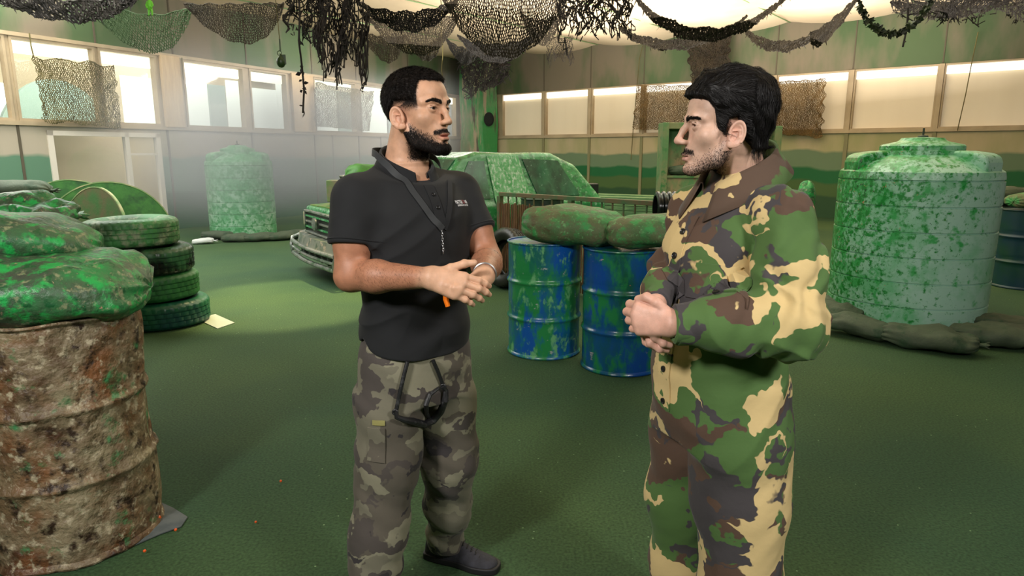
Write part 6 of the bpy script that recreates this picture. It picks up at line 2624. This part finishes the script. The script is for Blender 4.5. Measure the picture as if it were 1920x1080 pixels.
# ================================================================== man in the woodland coverall
def build_right_man():
    C = np.array((0.568, 1.75, 0))
    root = empty('person', tuple(C), 0,
                 'dark-haired man in green, brown and sand woodland camouflage coverall, turned left in profile', 'person')
    RI = Matrix.Translation(-Vector(C))
    body = frame(C, (-0.930, -0.367, 0))
    hd = frame((0.528, 1.715, 1.567), (-0.999, 0.035, -0.03))
    ho = dict(jaw=1.0, open=0.0, eye=0.0052, nose=0.001)
    shL = to_w((-0.176, -0.01, 1.345), body)
    shR = to_w((0.168, -0.01, 1.335), body)
    elL = np.array(at(1478, 610, 1.50))
    wrL = np.array(at(1264, 608, 1.50))
    elR = np.array(at(1258, 508, 1.82))
    wrR = np.array(at(1228, 570, 1.63))
    tL = np.array(at(1211, 600, 1.53)) - wrL
    hL = hand_parts(wrL, tL, (-0.22, -0.93, 0.12), (0, 0, 1), [(0.75, 1.15, 0.7), (0.8, 1.2, 0.7), (0.8, 1.2, 0.7), (0.75, 1.15, 0.7)],
                    [(0.018, 0.024, -0.002), (0.046, 0.046, -0.004), (0.074, 0.056, 0.0), (0.098, 0.048, 0.010)], 0.96, 0.02)
    tR = np.array(at(1212, 612, 1.575)) - wrR
    hR = hand_parts(wrR, tR, (-0.9, -0.1, 0.3), (0.1, -0.9, 0.1), [(0.6, 0.8, 0.5), (0.6, 0.9, 0.5), (0.7, 0.9, 0.5), (0.7, 0.9, 0.5)],
                    [(0.020, 0.022, 0.006), (0.040, 0.034, 0.010), (0.058, 0.040, 0.020), (0.072, 0.036, 0.034)], 0.92, 0.02)

    def f_head(P):
        return head_sdf(to_loc(P, hd), ho)
    nk0 = to_w((0, -0.035, -0.050), hd)
    nk1 = to_w((0, -0.030, 1.43), body)

    def f_body(P):
        d = f_head(P)
        d = smin(d, cone(P, nk0, nk1, 0.056, 0.064), 0.022)
        L = to_loc(P, body)
        t = loft(L, [(0.8, 0, 0, 0.14, 0.10), (1.1, 0, 0, 0.14, 0.105), (1.26, 0, 0, 0.14, 0.10), (1.33, 0, 0, 0.11, 0.08), (1.41, 0, -0.02, 0.06, 0.05)])
        t = np.maximum(np.maximum(t, L[..., 2] - 1.41), 0.88 - L[..., 2])
        d = smin(d, t, 0.03)
        for sh_, el, wr, hp in ((shL, elL, wrL, hL), (shR, elR, wrR, hR)):
            a = chain(P, [sh_, el, wr], [0.050, 0.042, 0.027], 0.02)
            d = smin(d, smin(a, hand_sdf(P, hp), 0.014), 0.012)
        return d
    c0 = hd[0]
    A = sdf_mesh(f_body, (c0[0] - 0.17, c0[1] - 0.15, 1.40), (c0[0] + 0.17, c0[1] + 0.15, 1.71), 0.0016, slack=1.25)
    B_ = sdf_mesh(f_body, (0.22, 1.42, 0.98), (0.86, 2.02, 1.402), 0.0025, slack=1.3)
    hipL, hipR = to_w((-0.088, 0, 0.90), body), to_w((0.088, 0, 0.90), body)
    knL, anL = np.array(at(1386, 925, 1.67)), np.array((0.655, 1.66, 0.09))
    knR, anR = np.array(at(1282, 930, 1.86)), np.array((0.545, 1.88, 0.09))
    LEGS = [(hipL, knL, anL), (hipR, knR, anR)]

    def f_low(P):
        L = to_loc(P, body)
        d = np.maximum(np.maximum(loft(L, [(0.8, 0, 0, 0.14, 0.10), (1.1, 0, 0, 0.14, 0.105)]), L[..., 2] - 1.0), 0.84 - L[..., 2])
        for h_, k_, a_ in LEGS:
            d = smin(d, chain(P, [h_, k_, a_], [0.075, 0.055, 0.040], 0.02), 0.03)
        return d
    C_ = sdf_mesh(f_low, (0.3, 1.45, 0.04), (0.9, 2.1, 1.0), 0.012)
    V, F = mesh_concat([A, B_, C_])
    o = np_mesh('body', V, F, skin_mat('fair skin', 0, 0), root)
    o.matrix_local = RI
    Q = to_loc(V, hd)
    base = np.tile(np.array(lin((216, 176, 154))), (len(V), 1))
    ax_ = np.abs(Q[:, 0])
    hmask = (V[:, 2] > 1.42)
    lips = np.exp(-((Q[:, 2] + 0.0755) / 0.0080) ** 4) * np.exp(-(ax_ / 0.022) ** 4) * (Q[:, 1] > 0.083) * hmask
    base = base * (1 - 0.6 * lips[:, None]) + np.array(lin((196, 120, 112))) * 0.6 * lips[:, None]
    red = np.exp(-(((ax_ - 0.076) / 0.02) ** 2 + ((Q[:, 1] + 0.008) / 0.025) ** 2 + ((Q[:, 2] + 0.024) / 0.035) ** 2)) * hmask
    base = base * (1 - 0.4 * red[:, None]) + np.array(lin((216, 138, 122))) * 0.4 * red[:, None]
    nosr = np.exp(-((ax_ / 0.016) ** 2 + ((Q[:, 1] - 0.112) / 0.018) ** 2 + ((Q[:, 2] + 0.038) / 0.016) ** 2)) * hmask
    base = base * (1 - 0.35 * nosr[:, None]) + np.array(lin((222, 150, 136))) * 0.35 * nosr[:, None]
    lash = np.exp(-((np.sqrt(((ax_ - 0.0305) / 0.0140) ** 2 + ((Q[:, 2]) / 0.0046) ** 2) - 1.0) / 0.13) ** 2) * (Q[:, 1] > 0.07) * (np.abs(Q[:, 2]) < 0.0060) * hmask * np.where(Q[:, 2] > 0, 0.6, 0.1)
    base = base * (1 - lash[:, None]) + np.array(lin((52, 34, 30))) * lash[:, None]
    hmk = ((V[:, 2] > 1.0) & (V[:, 2] < 1.3))[:, None]
    base = np.where(hmk, np.array(lin((222, 172, 152))), base)

    def beard_w(q):
        x, y, z = np.abs(q[:, 0]), q[:, 1], q[:, 2]
        line = np.interp(y, [-0.01, 0.02, 0.05, 0.07, 0.1], [-0.010, -0.040, -0.060, -0.074, -0.092])
        b1 = sstep(line - z, -0.006, 0.055) * sstep(y, -0.012, 0.010) * sstep(z, -0.140, -0.118)
        mous = np.exp(-((z + 0.0600 + 0.2 * np.maximum(x - 0.008, 0)) / 0.0060) ** 4) * (x < 0.030) * (y > 0.07)
        lipclear = np.exp(-((z + 0.078) / 0.0115) ** 4) * np.exp(-(x / 0.0245) ** 6) * (y > 0.07)
        side = np.exp(-((y - 0.018) / 0.009) ** 2) * sstep(z, -0.040, -0.01) * sstep(0.06, z, z + 0.01)
        b1 = b1 * (1 - (x > 0.0665) * (np.abs(y + 0.004) < 0.026) * (z > -0.062))
        return np.clip(np.maximum(b1 * (1 - lipclear), mous), 0, 1)
    bw = (beard_w(Q) * 0.62 * hmask)[:, None]
    base = base * (1 - bw) + np.array(lin((66, 54, 50))) * bw
    vcolor(o, 'tint', base)

    # thick swept hair: a modelled mass with locks
    def flow_hair(P):
        q = to_loc(P, hd)
        x, y, z = q[:, 0], q[:, 1], q[:, 2]
        s_ = np.sign(x + 1e-6)
        top = sstep(z, 0.05, 0.10)
        v = np.stack([s_ * 0.35 + 0 * x, -0.9 + 0 * x, -0.65 + 0 * x], 1)
        v[:, 1] = -0.95 * (1 - top) - 0.75 * top
        v[:, 2] = -0.75 * (1 - top) + 0.15 * top
        v[:, 0] += top * 0.35
        v[:, 1] = np.where(y < -0.05, v[:, 1] * 0.25, v[:, 1])
        v[:, 2] = np.where(y < -0.05, -1.1, v[:, 2])
        n_ = np.stack([vnoise(q, 26, 1), vnoise(q, 26, 2), vnoise(q, 26, 3)], 1) * 0.75
        return (v + n_) @ hd[1].T

    def hair_region(q):
        x, y, z = np.abs(q[..., 0]), q[..., 1], q[..., 2]
        # lower edge of the hair as a function of y
        line = np.interp(y, [-0.14, -0.06, -0.040, -0.012, 0.006, 0.016, 0.030, 0.040, 0.055, 0.085, 0.11],
                         [-0.062, -0.066, -0.044, 0.014, 0.008, -0.026, -0.018, 0.035, 0.058, 0.066, 0.070])
        return sstep(z - line, -0.002, 0.010)

    def f_hair(P):
        q = to_loc(P, hd)
        S = q.copy(); S[..., 0] = np.abs(S[..., 0])
        sk = ell(S, (0, -0.016, 0.033), (0.075, 0.096, 0.080))
        sk = smin(sk, ell(S, (0, 0.030, 0.036), (0.062, 0.055, 0.060)), 0.02)
        sk = smin(sk, cone(S, (0.0, -0.045, -0.03), (0.0, -0.055, -0.07), 0.056, 0.052), 0.02)
        w = hair_region(q)
        x, y, z = q[..., 0], q[..., 1], q[..., 2]
        thick = 0.010 + 0.019 * sstep(z, 0.02, 0.10) + 0.010 * np.exp(-(((y + 0.085) / 0.05) ** 2 + ((z - 0.02) / 0.07) ** 2)) - 0.010 * sstep(y, 0.045, 0.085)
        thick = thick - (thick - 0.0065) * sstep(y, -0.004, 0.008) * sstep(z, 0.05, 0.035)
        thick = thick * (0.35 + 0.65 * sstep(z, -0.075, -0.01))
        # locks: ridges running along the sweep
        ang = z * 1.1 + y * 0.55
        q3 = np.stack([x * 18, (y * 0.6 + z * 0.8) * 26, (z * 0.6 - y * 0.8) * 46], -1)
        n_ = vnoise(q3, 1.0, 7)
        q4 = np.stack([x * 40, (y * 0.5 + z * 0.8) * 50, (z * 0.5 - y * 0.8) * 110], -1)
        n2 = vnoise(q4, 1.0, 8)
        return sk - (-0.008 + (thick + 0.008) * w + (0.0055 * n_ + 0.0022 * n2) * w)
    HA = sdf_mesh(f_hair, (c0[0] - 0.15, c0[1] - 0.15, c0[2] - 0.11), (c0[0] + 0.17, c0[1] + 0.15, c0[2] + 0.17), 0.0028, slack=1.6)
    kp = hair_region(to_loc(HA[0], hd)) > 0.02
    Fk = HA[1][kp[HA[1]].all(1)]
    roots = sample_faces(HA[0], HA[1], 11000, lambda c: hair_region(to_loc(c, hd)), 15)
    HV, HF = strands('hair', roots, f_hair, flow_hair, 0.040, 8, 0.0011, None, None, lift=0.10, jit=0.12, seed=15, wave=0.25)
    fr_r = sample_faces(HA[0], HA[1], 1400, lambda c: (to_loc(c, hd)[:, 1] > 0.060) * (to_loc(c, hd)[:, 2] > 0.064) * hair_region(to_loc(c, hd)), 16)
    HV2, HF2 = strands('hair', fr_r, f_hair, lambda P: np.tile(hd[1] @ np.array((0.1, 0.5, -0.85)), (len(P), 1)), 0.020, 6, 0.0012, None, None, lift=0.05, jit=0.3, seed=17)
    V2, F2 = mesh_concat([(HA[0], Fk), (HV, HF), (HV2, HF2)])
    o = np_mesh('hair', V2, F2, M_hair2, root)
    o.matrix_local = RI

    def flow_b(P):
        q = to_loc(P, hd)
        v = np.stack([q[:, 0] * 2, 0.25 + 0 * q[:, 0], -1 + 0 * q[:, 0]], 1)
        return v @ hd[1].T
    rb = sample_faces(A[0], A[1], 10000, lambda c: beard_w(to_loc(c, hd)) * (c[:, 2] > 1.42), 26)
    q = to_loc(rb, hd)
    Lb = np.where((q[:, 2] > -0.07) & (q[:, 1] > 0.075), 0.0060, 0.0028)
    BV, BF = strands('beard', rb, f_head, flow_b, Lb, 3, 0.00075, None, None, lift=0.28, jit=0.4, seed=6)
    o = np_mesh('beard', BV, BF, M_hair, root, smooth=False)
    o.matrix_local = RI
    eyes(hd, root, math.radians(-4))
    brow(hd, root, f_head, 1.35, seed=13, arch=0.35)

    # ---- coverall
    tab = [(0.72, 0, 0.005, 0.165, 0.150), (0.82, 0, 0.01, 0.180, 0.158), (0.92, 0, 0.016, 0.178, 0.156), (1.00, 0, 0.02, 0.170, 0.150), (1.10, 0, 0.022, 0.172, 0.150),
           (1.20, 0, 0.016, 0.174, 0.150), (1.28, 0, 0.008, 0.174, 0.142), (1.33, 0, -0.002, 0.160, 0.124), (1.38, 0, -0.014, 0.122, 0.100), (1.42, 0, -0.026, 0.085, 0.082), (1.47, 0, -0.03, 0.07, 0.07)]
    axL = (wrL - elL) / np.linalg.norm(wrL - elL)
    axR = (wrR - elR) / np.linalg.norm(wrR - elR)

    def f_cov(P):
        L = to_loc(P, body)
        z = P[..., 2]
        t = loft(L, tab)
        t = np.maximum(np.maximum(t, z - 1.47), 0.74 - z)
        legs = []
        for (hp_, kn, an), rr in zip(LEGS, ((0.118, 0.124, 0.116, 0.108, 0.100), (0.112, 0.112, 0.104, 0.098, 0.092))):
            legs.append(chain(P, [hp_, hp_ * 0.5 + kn * 0.5, kn, kn * 0.4 + an * 0.6, an], rr, 0.05))
        t = smin(t, smin(legs[0], legs[1], 0.006), 0.05)
        qb = np.stack([P[..., 0] * 6, P[..., 1] * 6, z * 9 + L[..., 1] * 7], -1)
        rb_ = 1 - np.abs(vnoise(np.stack([P[..., 0] * 4, P[..., 1] * 4, z * 5 + L[..., 1] * 9], -1), 1.0, 36)) * 2.4
        t = t + 0.006 * vnoise(qb, 1.0, 31) + 0.0035 * vnoise(qb, 2.3, 32) - 0.006 * np.clip(rb_, -0.4, 1)
        t = t + 0.006 * np.exp(-((z - 0.985) / 0.03) ** 2) * vnoise(qb, 2.0, 33)
        for sh_, el, wr, ax in ((shL, elL, wrL, axL), (shR, elR, wrR, axR)):
            m1 = sh_ * 0.5 + el * 0.5 + (np.array((0.012, 0, 0)))
            m2 = el * 0.45 + wr * 0.55
            a = chain(P, [sh_, m1, el, m2, wr], ([0.068, 0.077, 0.080, 0.062, 0.044] if sh_ is shL else [0.060, 0.054, 0.050, 0.042, 0.034]), 0.04)
            # creases gather on the inside of the elbow and run round the sleeve
            tt = (P - el) @ ax
            n_ = np.sin(tt * 95 + 3 * vnoise(P, 14, 5) + (P[..., 2] * 30)) * np.exp(-(tt / 0.16) ** 2)
            qa = np.stack([P[..., 0] * 12, P[..., 1] * 12, z * 12], -1)
            a = a + 0.0045 * n_ + 0.0055 * vnoise(qa, 1.0, 41) + 0.003 * vnoise(qa, 2.1, 42)
            rd = 1 - np.abs(vnoise(np.stack([P[..., 0] * 7, P[..., 1] * 7, z * 15 + P[..., 0] * 8], -1), 1.0, 47)) * 2.4
            a = a - 0.0065 * np.clip(rd, -0.4, 1)
            a = smax(a, (P - (wr - ax * 0.004)) @ ax, 0.004)
            crease = 0.014 * np.exp(-((a - t) / 0.016) ** 2) * sstep(z, 1.345, 1.27)
            t = smin(t, a, 0.008) + crease
            t = smin(t, cone(P, to_w((0, -0.03, 1.395), body), sh_, 0.058, 0.058), 0.04)
        t = smax(t, -cone(P, to_w((0, -0.028, 1.43), body), to_w((0, -0.0, 1.58), body), 0.060, 0.070), 0.005)
        t = smax(t, 0.05 - z, 0.005)
        return t
    cv, cf = sdf_mesh(f_cov, (0.16, 1.36, 0.03), (0.92, 2.10, 1.50), 0.0052, slack=1.5)
    M_wood = camo('woodland camouflage print', (82, 112, 62), [
        ((92, 72, 60), 4.4, 0.525, (1.0, 1.0, 1.7), (3, 7, 1)),
        ((72, 68, 70), 5.5, 0.045, (1.0, 1.0, 1.3), (6, 3, 1)),
        ((214, 188, 134), 4.4, 0.042, (1.0, 1.0, 1.8), (2, 4, 9))], 7.0, rough=0.75, jag=0.03)
    cov = np_mesh('coverall', cv, cf, M_wood, root)
    cov.matrix_local = RI

    def prof(s, th):
        a = abs(s)
        zt = 1.532 - 0.110 * a ** 1.3
        leaf = 0.056 + 0.036 * a ** 1.5
        rin = 0.072 + 0.010 * a
        ro = rin + 0.046 + 0.010 * a
        return [(rin, zt - 0.040), (rin, zt - 0.015), (rin + 0.002, zt), (rin + 0.009, zt + 0.002), (rin + 0.014, zt - 0.010), (rin * 0.45 + ro * 0.55, zt - leaf * 0.5), (ro, zt - leaf)]
    M_col = camo('brown collar print', (92, 74, 62), [((84, 110, 62), 4.0, 0.60, (1, 1, 1.5), (3, 3, 9)), ((206, 180, 128), 5.0, 0.66, (1, 1, 1.6), (5, 1, 1))], 7.0, rough=0.75)
    collar_mesh(body, (0, -0.024, 1.02, 1.12), math.radians(160), prof).build('collar', M_col, cov, smooth='full')
    M_btn = paint('black snap button', (26, 26, 26), rough=0.35)

    def hits(pts):
        r_ = [hit(f_cov, x, y) for x, y in pts]
        return [q_ for q_ in r_ if q_ is not None]
    pk = hits([(1322, 396), (1305, 430), (1290, 465), (1274, 510), (1260, 555), (1252, 600), (1246, 650), (1246, 700), (1250, 750)])
    if len(pk) > 3:
        pk = [to_w((0, 0.17, z), body) for z in (1.395, 1.30, 1.2, 1.1, 1.0, 0.9, 0.83)]
        strip_on(f_cov, pk, 0.052, 0.0012, 8, 0.003).build('placket', M_wood, cov, smooth=True)
    for z in (1.33, 1.235, 1.14, 1.04, 0.94, 0.85):
        button_on(f_cov, to_w((0.0, 0.18, z), body), 0.0085, 0.004).build('button', M_btn, cov, smooth=True)
    cs = hits([(1308, 492), (1392, 500), (1398, 580), (1286, 556)])
    if len(cs) == 4:
        panel_on(f_cov, cs, 0.001, 0.0045).build('chest_pocket', M_wood, cov, smooth=True)
    c = hits([(1343, 552)])
    if c:
        button_on(f_cov, c[0], 0.0085, 0.006).build('button', M_btn, cov, smooth=True)
    # cuffs
    for wr, ax, r_ in ((wrL, axL, 0.043), (wrR, axR, 0.031)):
        a1 = np.cross(ax, (0, 0, 1.0)); a1 /= np.linalg.norm(a1)
        a2 = np.cross(ax, a1)
        M = Matrix(((a1[0], a2[0], ax[0], wr[0]), (a1[1], a2[1], ax[1], wr[1]), (a1[2], a2[2], ax[2], wr[2]), (0, 0, 0, 1)))
        prf = [(r_ - 0.010, 0.002), (r_ - 0.002, 0.004), (r_ + 0.003, 0.0), (r_ + 0.004, -0.035), (r_ + 0.001, -0.040), (r_ - 0.010, -0.040)]
        MB().lathe(prf, 40, M, closed=True, fn=lambda v, a: v * (1 + 0.035 * math.sin(3 * a) + 0.02 * math.sin(7 * a))).build('cuff', M_wood, cov, smooth=True)
    # side pocket seam, shoes out of the picture kept simple but shaped
    M_shoe = paint('black work shoe', (30, 30, 30), rough=0.5)
    for an in (anL, anR):
        fr = frame(np.array((an[0], an[1], 0)) + body[1][:, 1] * 0.055, body[1][:, 1])

        def f_shoe(P, fr=fr):
            q = to_loc(P, fr)
            wx = interp_tab(q[..., 1], [(-0.14, 0.036), (0.0, 0.041), (0.08, 0.050), (0.155, 0.026)])[..., 0]
            ht = interp_tab(q[..., 1], [(-0.14, 0.085), (-0.01, 0.092), (0.05, 0.066), (0.155, 0.036)])[..., 0]
            d = (np.sqrt((q[..., 0] / wx) ** 2 + (np.maximum(q[..., 2] - 0.01, 0) / (ht - 0.01)) ** 2.0) - 1) * 0.03
            d = smax(d, np.abs(q[..., 1] - 0.005) - 0.148 + 6.0 * q[..., 0] ** 2, 0.015)
            return smax(d, 0.002 - q[..., 2], 0.003)
        lo_, hi_ = fr[0] - 0.19, fr[0] + 0.19
        lo_[2], hi_[2] = -0.01, 0.13
        v_, f_ = sdf_mesh(f_shoe, lo_, hi_, 0.005)
        np_mesh('shoe', v_, f_, M_shoe, root).matrix_local = RI
    for ch in root.children:
        if ch.name.startswith('eyebrows'):
            ch.matrix_local = RI
        elif ch.name.startswith('eye'):
            ch.matrix_local = RI @ ch.matrix_local
    return root


build_left_man()
build_right_man()
onf([(0.05, -0.70, 0.95), (1.0, -0.66, 1.0), (1.0, 0.66, 1.0), (0.05, 0.70, 0.95)], 0.002, 'hood', M_hood, 12, 12)
onf([(1.08, -0.62, 1.04), (1.52, -0.54, 1.56), (1.52, 0.54, 1.56), (1.08, 0.62, 1.04)], 0.002, 'windscreen', M_win, 10, 10)
for sy in (-1, 1):
    onf([(1.35, 0.75 * sy, 1.03), (1.88, 0.75 * sy, 1.03), (1.88, 0.62 * sy, 1.55), (1.66, 0.62 * sy, 1.55)], 0.003, 'side_window', M_win)
    onf([(1.96, 0.80 * sy, 0.50), (2.56, 0.80 * sy, 0.50), (2.40, 0.60 * sy, 1.62), (1.93, 0.60 * sy, 1.62)], 0.004, 'door_panel', M_carl, 10, 14)
    onf([(2.60, 0.75 * sy, 1.03), (3.28, 0.75 * sy, 1.03), (3.02, 0.62 * sy, 1.55), (2.46, 0.62 * sy, 1.58)], 0.003, 'side_window', M_win)
    # mirror
    q = MB().lathe([(0.001, -0.05), (0.07, -0.04), (0.085, 0.0), (0.07, 0.035), (0.001, 0.04)], 20, Matrix.Translation((1.45, sy * 0.93, 1.03)) @ Matrix.Rotation(PI / 2, 4, 'Y'))
    q.tube([(1.45, sy * 0.76, 1.0), (1.45, sy * 0.88, 1.02)], 0.02, 8)
    q.build('side_mirror', M_dark, car, smooth=True)
# tail bracket that sticks out
MB().box((3.46, -0.68, 1.02), (3.70, -0.54, 1.20)).build('tail_bracket', M_dark, car, bevel=0.02)
# grille
g = MB()
g.box((-0.055, -0.50, 0.60), (-0.015, 0.50, 0.86))
g.build('grille', M_dark, car)
fr = MB()
fr.box((-0.085, -0.53, 0.86), (-0.03, 0.53, 0.89)).box((-0.085, -0.53, 0.575), (-0.03, 0.53, 0.605))
fr.box((-0.085, -0.53, 0.605), (-0.03, -0.50, 0.86)).box((-0.085, 0.50, 0.605), (-0.03, 0.53, 0.86))
fr.build('grille_frame', M_chr, car, bevel=0.008)
for z in (0.66, 0.735, 0.81):
    MB().box((-0.078, -0.50, z - 0.012), (-0.04, 0.50, z + 0.012)).build('grille_bar', M_car if z != 0.735 else M_bump, car, bevel=0.003)
em = MB().lathe([(0.001, 0.0), (0.045, 0.0), (0.07, -0.012), (0.085, 0.0), (0.085, 0.02), (0.001, 0.03)], 32, Matrix.Translation((-0.10, 0, 0.735)) @ Matrix.Rotation(PI / 2, 4, 'Y') @ Matrix.Scale(-1, 4, (0, 0, 1)))
em.build('round_emblem', M_chr, car, smooth=True)
for sy in (-1, 1):
    MB().box((-0.03, sy * 0.545 - (0 if sy > 0 else 0.22), 0.62), (0.10, sy * 0.545 + (0.22 if sy > 0 else 0), 0.86)).build('headlamp', paint('clouded headlamp', (176, 170, 140), rough=0.15), car, bevel=0.03)
    MB().box((-0.02, sy * 0.775 - 0.02, 0.64), (0.16, sy * 0.775 + 0.04, 0.84)).build('indicator_lamp', paint('pale lamp lens', (170, 160, 120), rough=0.2), car, bevel=0.02)
b = MB()
arc = [(-0.02 - 0.14 * math.cos(PI * t / 20 - PI / 2) ** 0.8 if 0 < t < 20 else -0.02 + 0.05, -0.92 + 1.84 * t / 20) for t in range(21)]
for (x0, y0), (x1, y1) in zip(arc, arc[1:]):
    b.hexa([Vector(p) for p in ((x0 - 0.05, y0, 0.43), (x0 + 0.14, y0, 0.43), (x1 + 0.14, y1, 0.43), (x1 - 0.05, y1, 0.43),
                                (x0 - 0.02, y0, 0.555), (x0 + 0.14, y0, 0.57), (x1 + 0.14, y1, 0.57), (x1 - 0.02, y1, 0.555))])
b.build('bumper', M_bump, car, smooth=False)
lo = MB()
lo.box((-0.10, -0.72, 0.24), (0.0, 0.72, 0.43))
lo.build('lower_intake', M_dark, car, bevel=0.02)
for y in (-0.5, -0.25, 0.0, 0.25, 0.5):
    MB().box((-0.125, y - 0.02, 0.25), (-0.095, y + 0.02, 0.43)).build('intake_rib', M_bump, car, bevel=0.004)
gb = MB()
for z, rr in ((0.42, 0.028), (0.33, 0.022), (0.245, 0.030)):
    pts = [(-0.16 - 0.06 * math.sin(PI * t / 12), -0.86 + 1.72 * t / 12, z) for t in range(13)]
    gb.tube(pts, rr, 10)
for sy in (-1, 1):
    gb.tube([(-0.05, sy * 0.90, 0.50), (-0.14, sy * 0.93, 0.46), (-0.17, sy * 0.90, 0.36), (-0.17, sy * 0.86, 0.25), (-0.02, sy * 0.80, 0.23)], 0.026, 10)
gb.build('bull_bar', M_chr, car, smooth=True)
for wx in (0.68, 3.02):
    for sy in (-1, 1):
        w = empty('wheel', (wx, sy * 0.70, 0.372))
        w.scale = (1, 1 / 0.9, 1)
        w.parent = car
        w.rotation_euler = (PI / 2, 0, 0)
        ty = tyre((0, 0, 0), 0.335, 0.20, M_tyre_k, None)
        ty.name = 'wheel_tyre'
        del ty['category']
        ty.parent = w
        MB().lathe([(0.001, 0.03), (0.05, 0.035), (0.06, 0.01), (0.16, -0.02), (0.19, 0.05), (0.195, 0.08), (0.195, -0.08), (0.001, -0.08)], 32, Matrix.Scale(-sy, 4, (0, 0, 1))).build('wheel_rim', M_bump, w, smooth=True)
# tub with a green heap, box beside it, on the hood
p = Matrix(CARM)
c = p @ Vector((0.52, -0.10, 0.985))
tub = empty('black_tub', c, 0, 'black tub standing on the hood of the wrecked car, next to the man in black', 'tub')
MB().lathe([(0.17, 0.0), (0.20, 0.05), (0.255, 0.24), (0.30, 0.30), (0.315, 0.33), (0.30, 0.335), (0.28, 0.30), (0.19, 0.06), (0.001, 0.05)], 48).build('tub_body', paint('muddy black rubber', (28, 30, 22), [((70, 84, 40), 7, 0.56, 0.06, 6)], rough=0.3), tub, smooth=True)
MB().lathe([(0.309 + 0.008 * math.cos(t), 0.336 + 0.008 * math.sin(t)) for t in [2 * PI * k / 8 for k in range(8)]], 48, None, closed=True).build('tub_rim', M_chr, tub, smooth=True)
sandbag((c.x + 0.02, c.y, c.z + 0.22), (0.52, 0.46, 0.30), paint('fresh green sack', (72, 136, 44), [((50, 106, 40), 6, 0.5, 0.1, 6)], rough=0.6, bump=0.5, bump_scale=30, bump_dist=0.006), 'fresh green sack heaped in the black tub on the car hood', (0, 0, 0.4), 95, lump=1.2)
c2 = p @ Vector((0.36, 0.46, 0.985))
o = MB().box((-0.13, -0.11, 0), (0.13, 0.11, 0.27)).build('tin_box', paint('rusty tin', (128, 118, 92), [((96, 120, 70), 5, 0.5, 0.1, 4)], rough=0.5), None, bevel=0.008)
o.location = c2
tag(o, 'small beige tin box on the car hood left of the black tub', 'box')
# green cloth thrown over the nose side of the roof
c3 = at(868, 300, 8.6)
# ------------------------------------------------------------------ stage fog drifting in from the left
def fog(name, lo, hi, dens, label, noise_scale=0.45, M=None, fall=None):
    o = MB().box(lo, hi, M).build(name, None, None)
    m = bpy.data.materials.new(name)
    m.use_nodes = True
    nt = m.node_tree
    nt.nodes.clear()
    out = N_(nt, 'ShaderNodeOutputMaterial')
    pv = N_(nt, 'ShaderNodeVolumePrincipled')
    pv.inputs['Color'].default_value = (0.97, 0.98, 0.99, 1)
    pv.inputs['Anisotropy'].default_value = 0.2
    geo = N_(nt, 'ShaderNodeTexCoord')
    nz = N_(nt, 'ShaderNodeTexNoise')
    nz.inputs['Scale'].default_value = noise_scale
    nz.inputs['Detail'].default_value = 2.0
    nt.links.new(geo.outputs['Object'], nz.inputs['Vector'])
    mr = N_(nt, 'ShaderNodeMapRange')
    mr.inputs['From Min'].default_value = 0.40
    mr.inputs['From Max'].default_value = 0.68
    mr.inputs['To Min'].default_value = 0.25
    mr.inputs['To Max'].default_value = 1.0
    nt.links.new(nz.outputs['Fac'], mr.inputs['Value'])
    # thins out towards the borders of the cloud
    gen = N_(nt, 'ShaderNodeVectorMath', operation='SUBTRACT')
    gen.inputs[1].default_value = (0.5, 0.5, 0.5)
    nt.links.new(geo.outputs['Generated'], gen.inputs[0])
    ab = N_(nt, 'ShaderNodeVectorMath', operation='ABSOLUTE')
    nt.links.new(gen.outputs[0], ab.inputs[0])
    sp = N_(nt, 'ShaderNodeSeparateXYZ')
    nt.links.new(ab.outputs[0], sp.inputs[0])
    cur = mr.outputs[0]
    for ax in 'XYZ':
        e = N_(nt, 'ShaderNodeMapRange', interpolation_type='SMOOTHSTEP')
        e.inputs['From Min'].default_value = 0.5
        e.inputs['From Max'].default_value = 0.18 if ax != 'Z' else 0.12
        nt.links.new(sp.outputs[ax], e.inputs['Value'])
        mu = N_(nt, 'ShaderNodeMath', operation='MULTIPLY')
        nt.links.new(cur, mu.inputs[0])
        nt.links.new(e.outputs[0], mu.inputs[1])
        cur = mu.outputs[0]
    mu = N_(nt, 'ShaderNodeMath', operation='MULTIPLY')
    mu.inputs[1].default_value = dens
    nt.links.new(cur, mu.inputs[0])
    nt.links.new(mu.outputs[0], pv.inputs['Density'])
    nt.links.new(pv.outputs[0], out.inputs['Volume'])
    o.data.materials.append(m)
    o['kind'] = 'stuff'
    return tag(o, label, 'fog')


f = fog('stage_fog', (-0.5, -4.6, 0.01), (8.2, -0.14, 3.3), 0.62, 'grey stage fog drifting along the left wall around the fogged tank')
f.matrix_world = ML
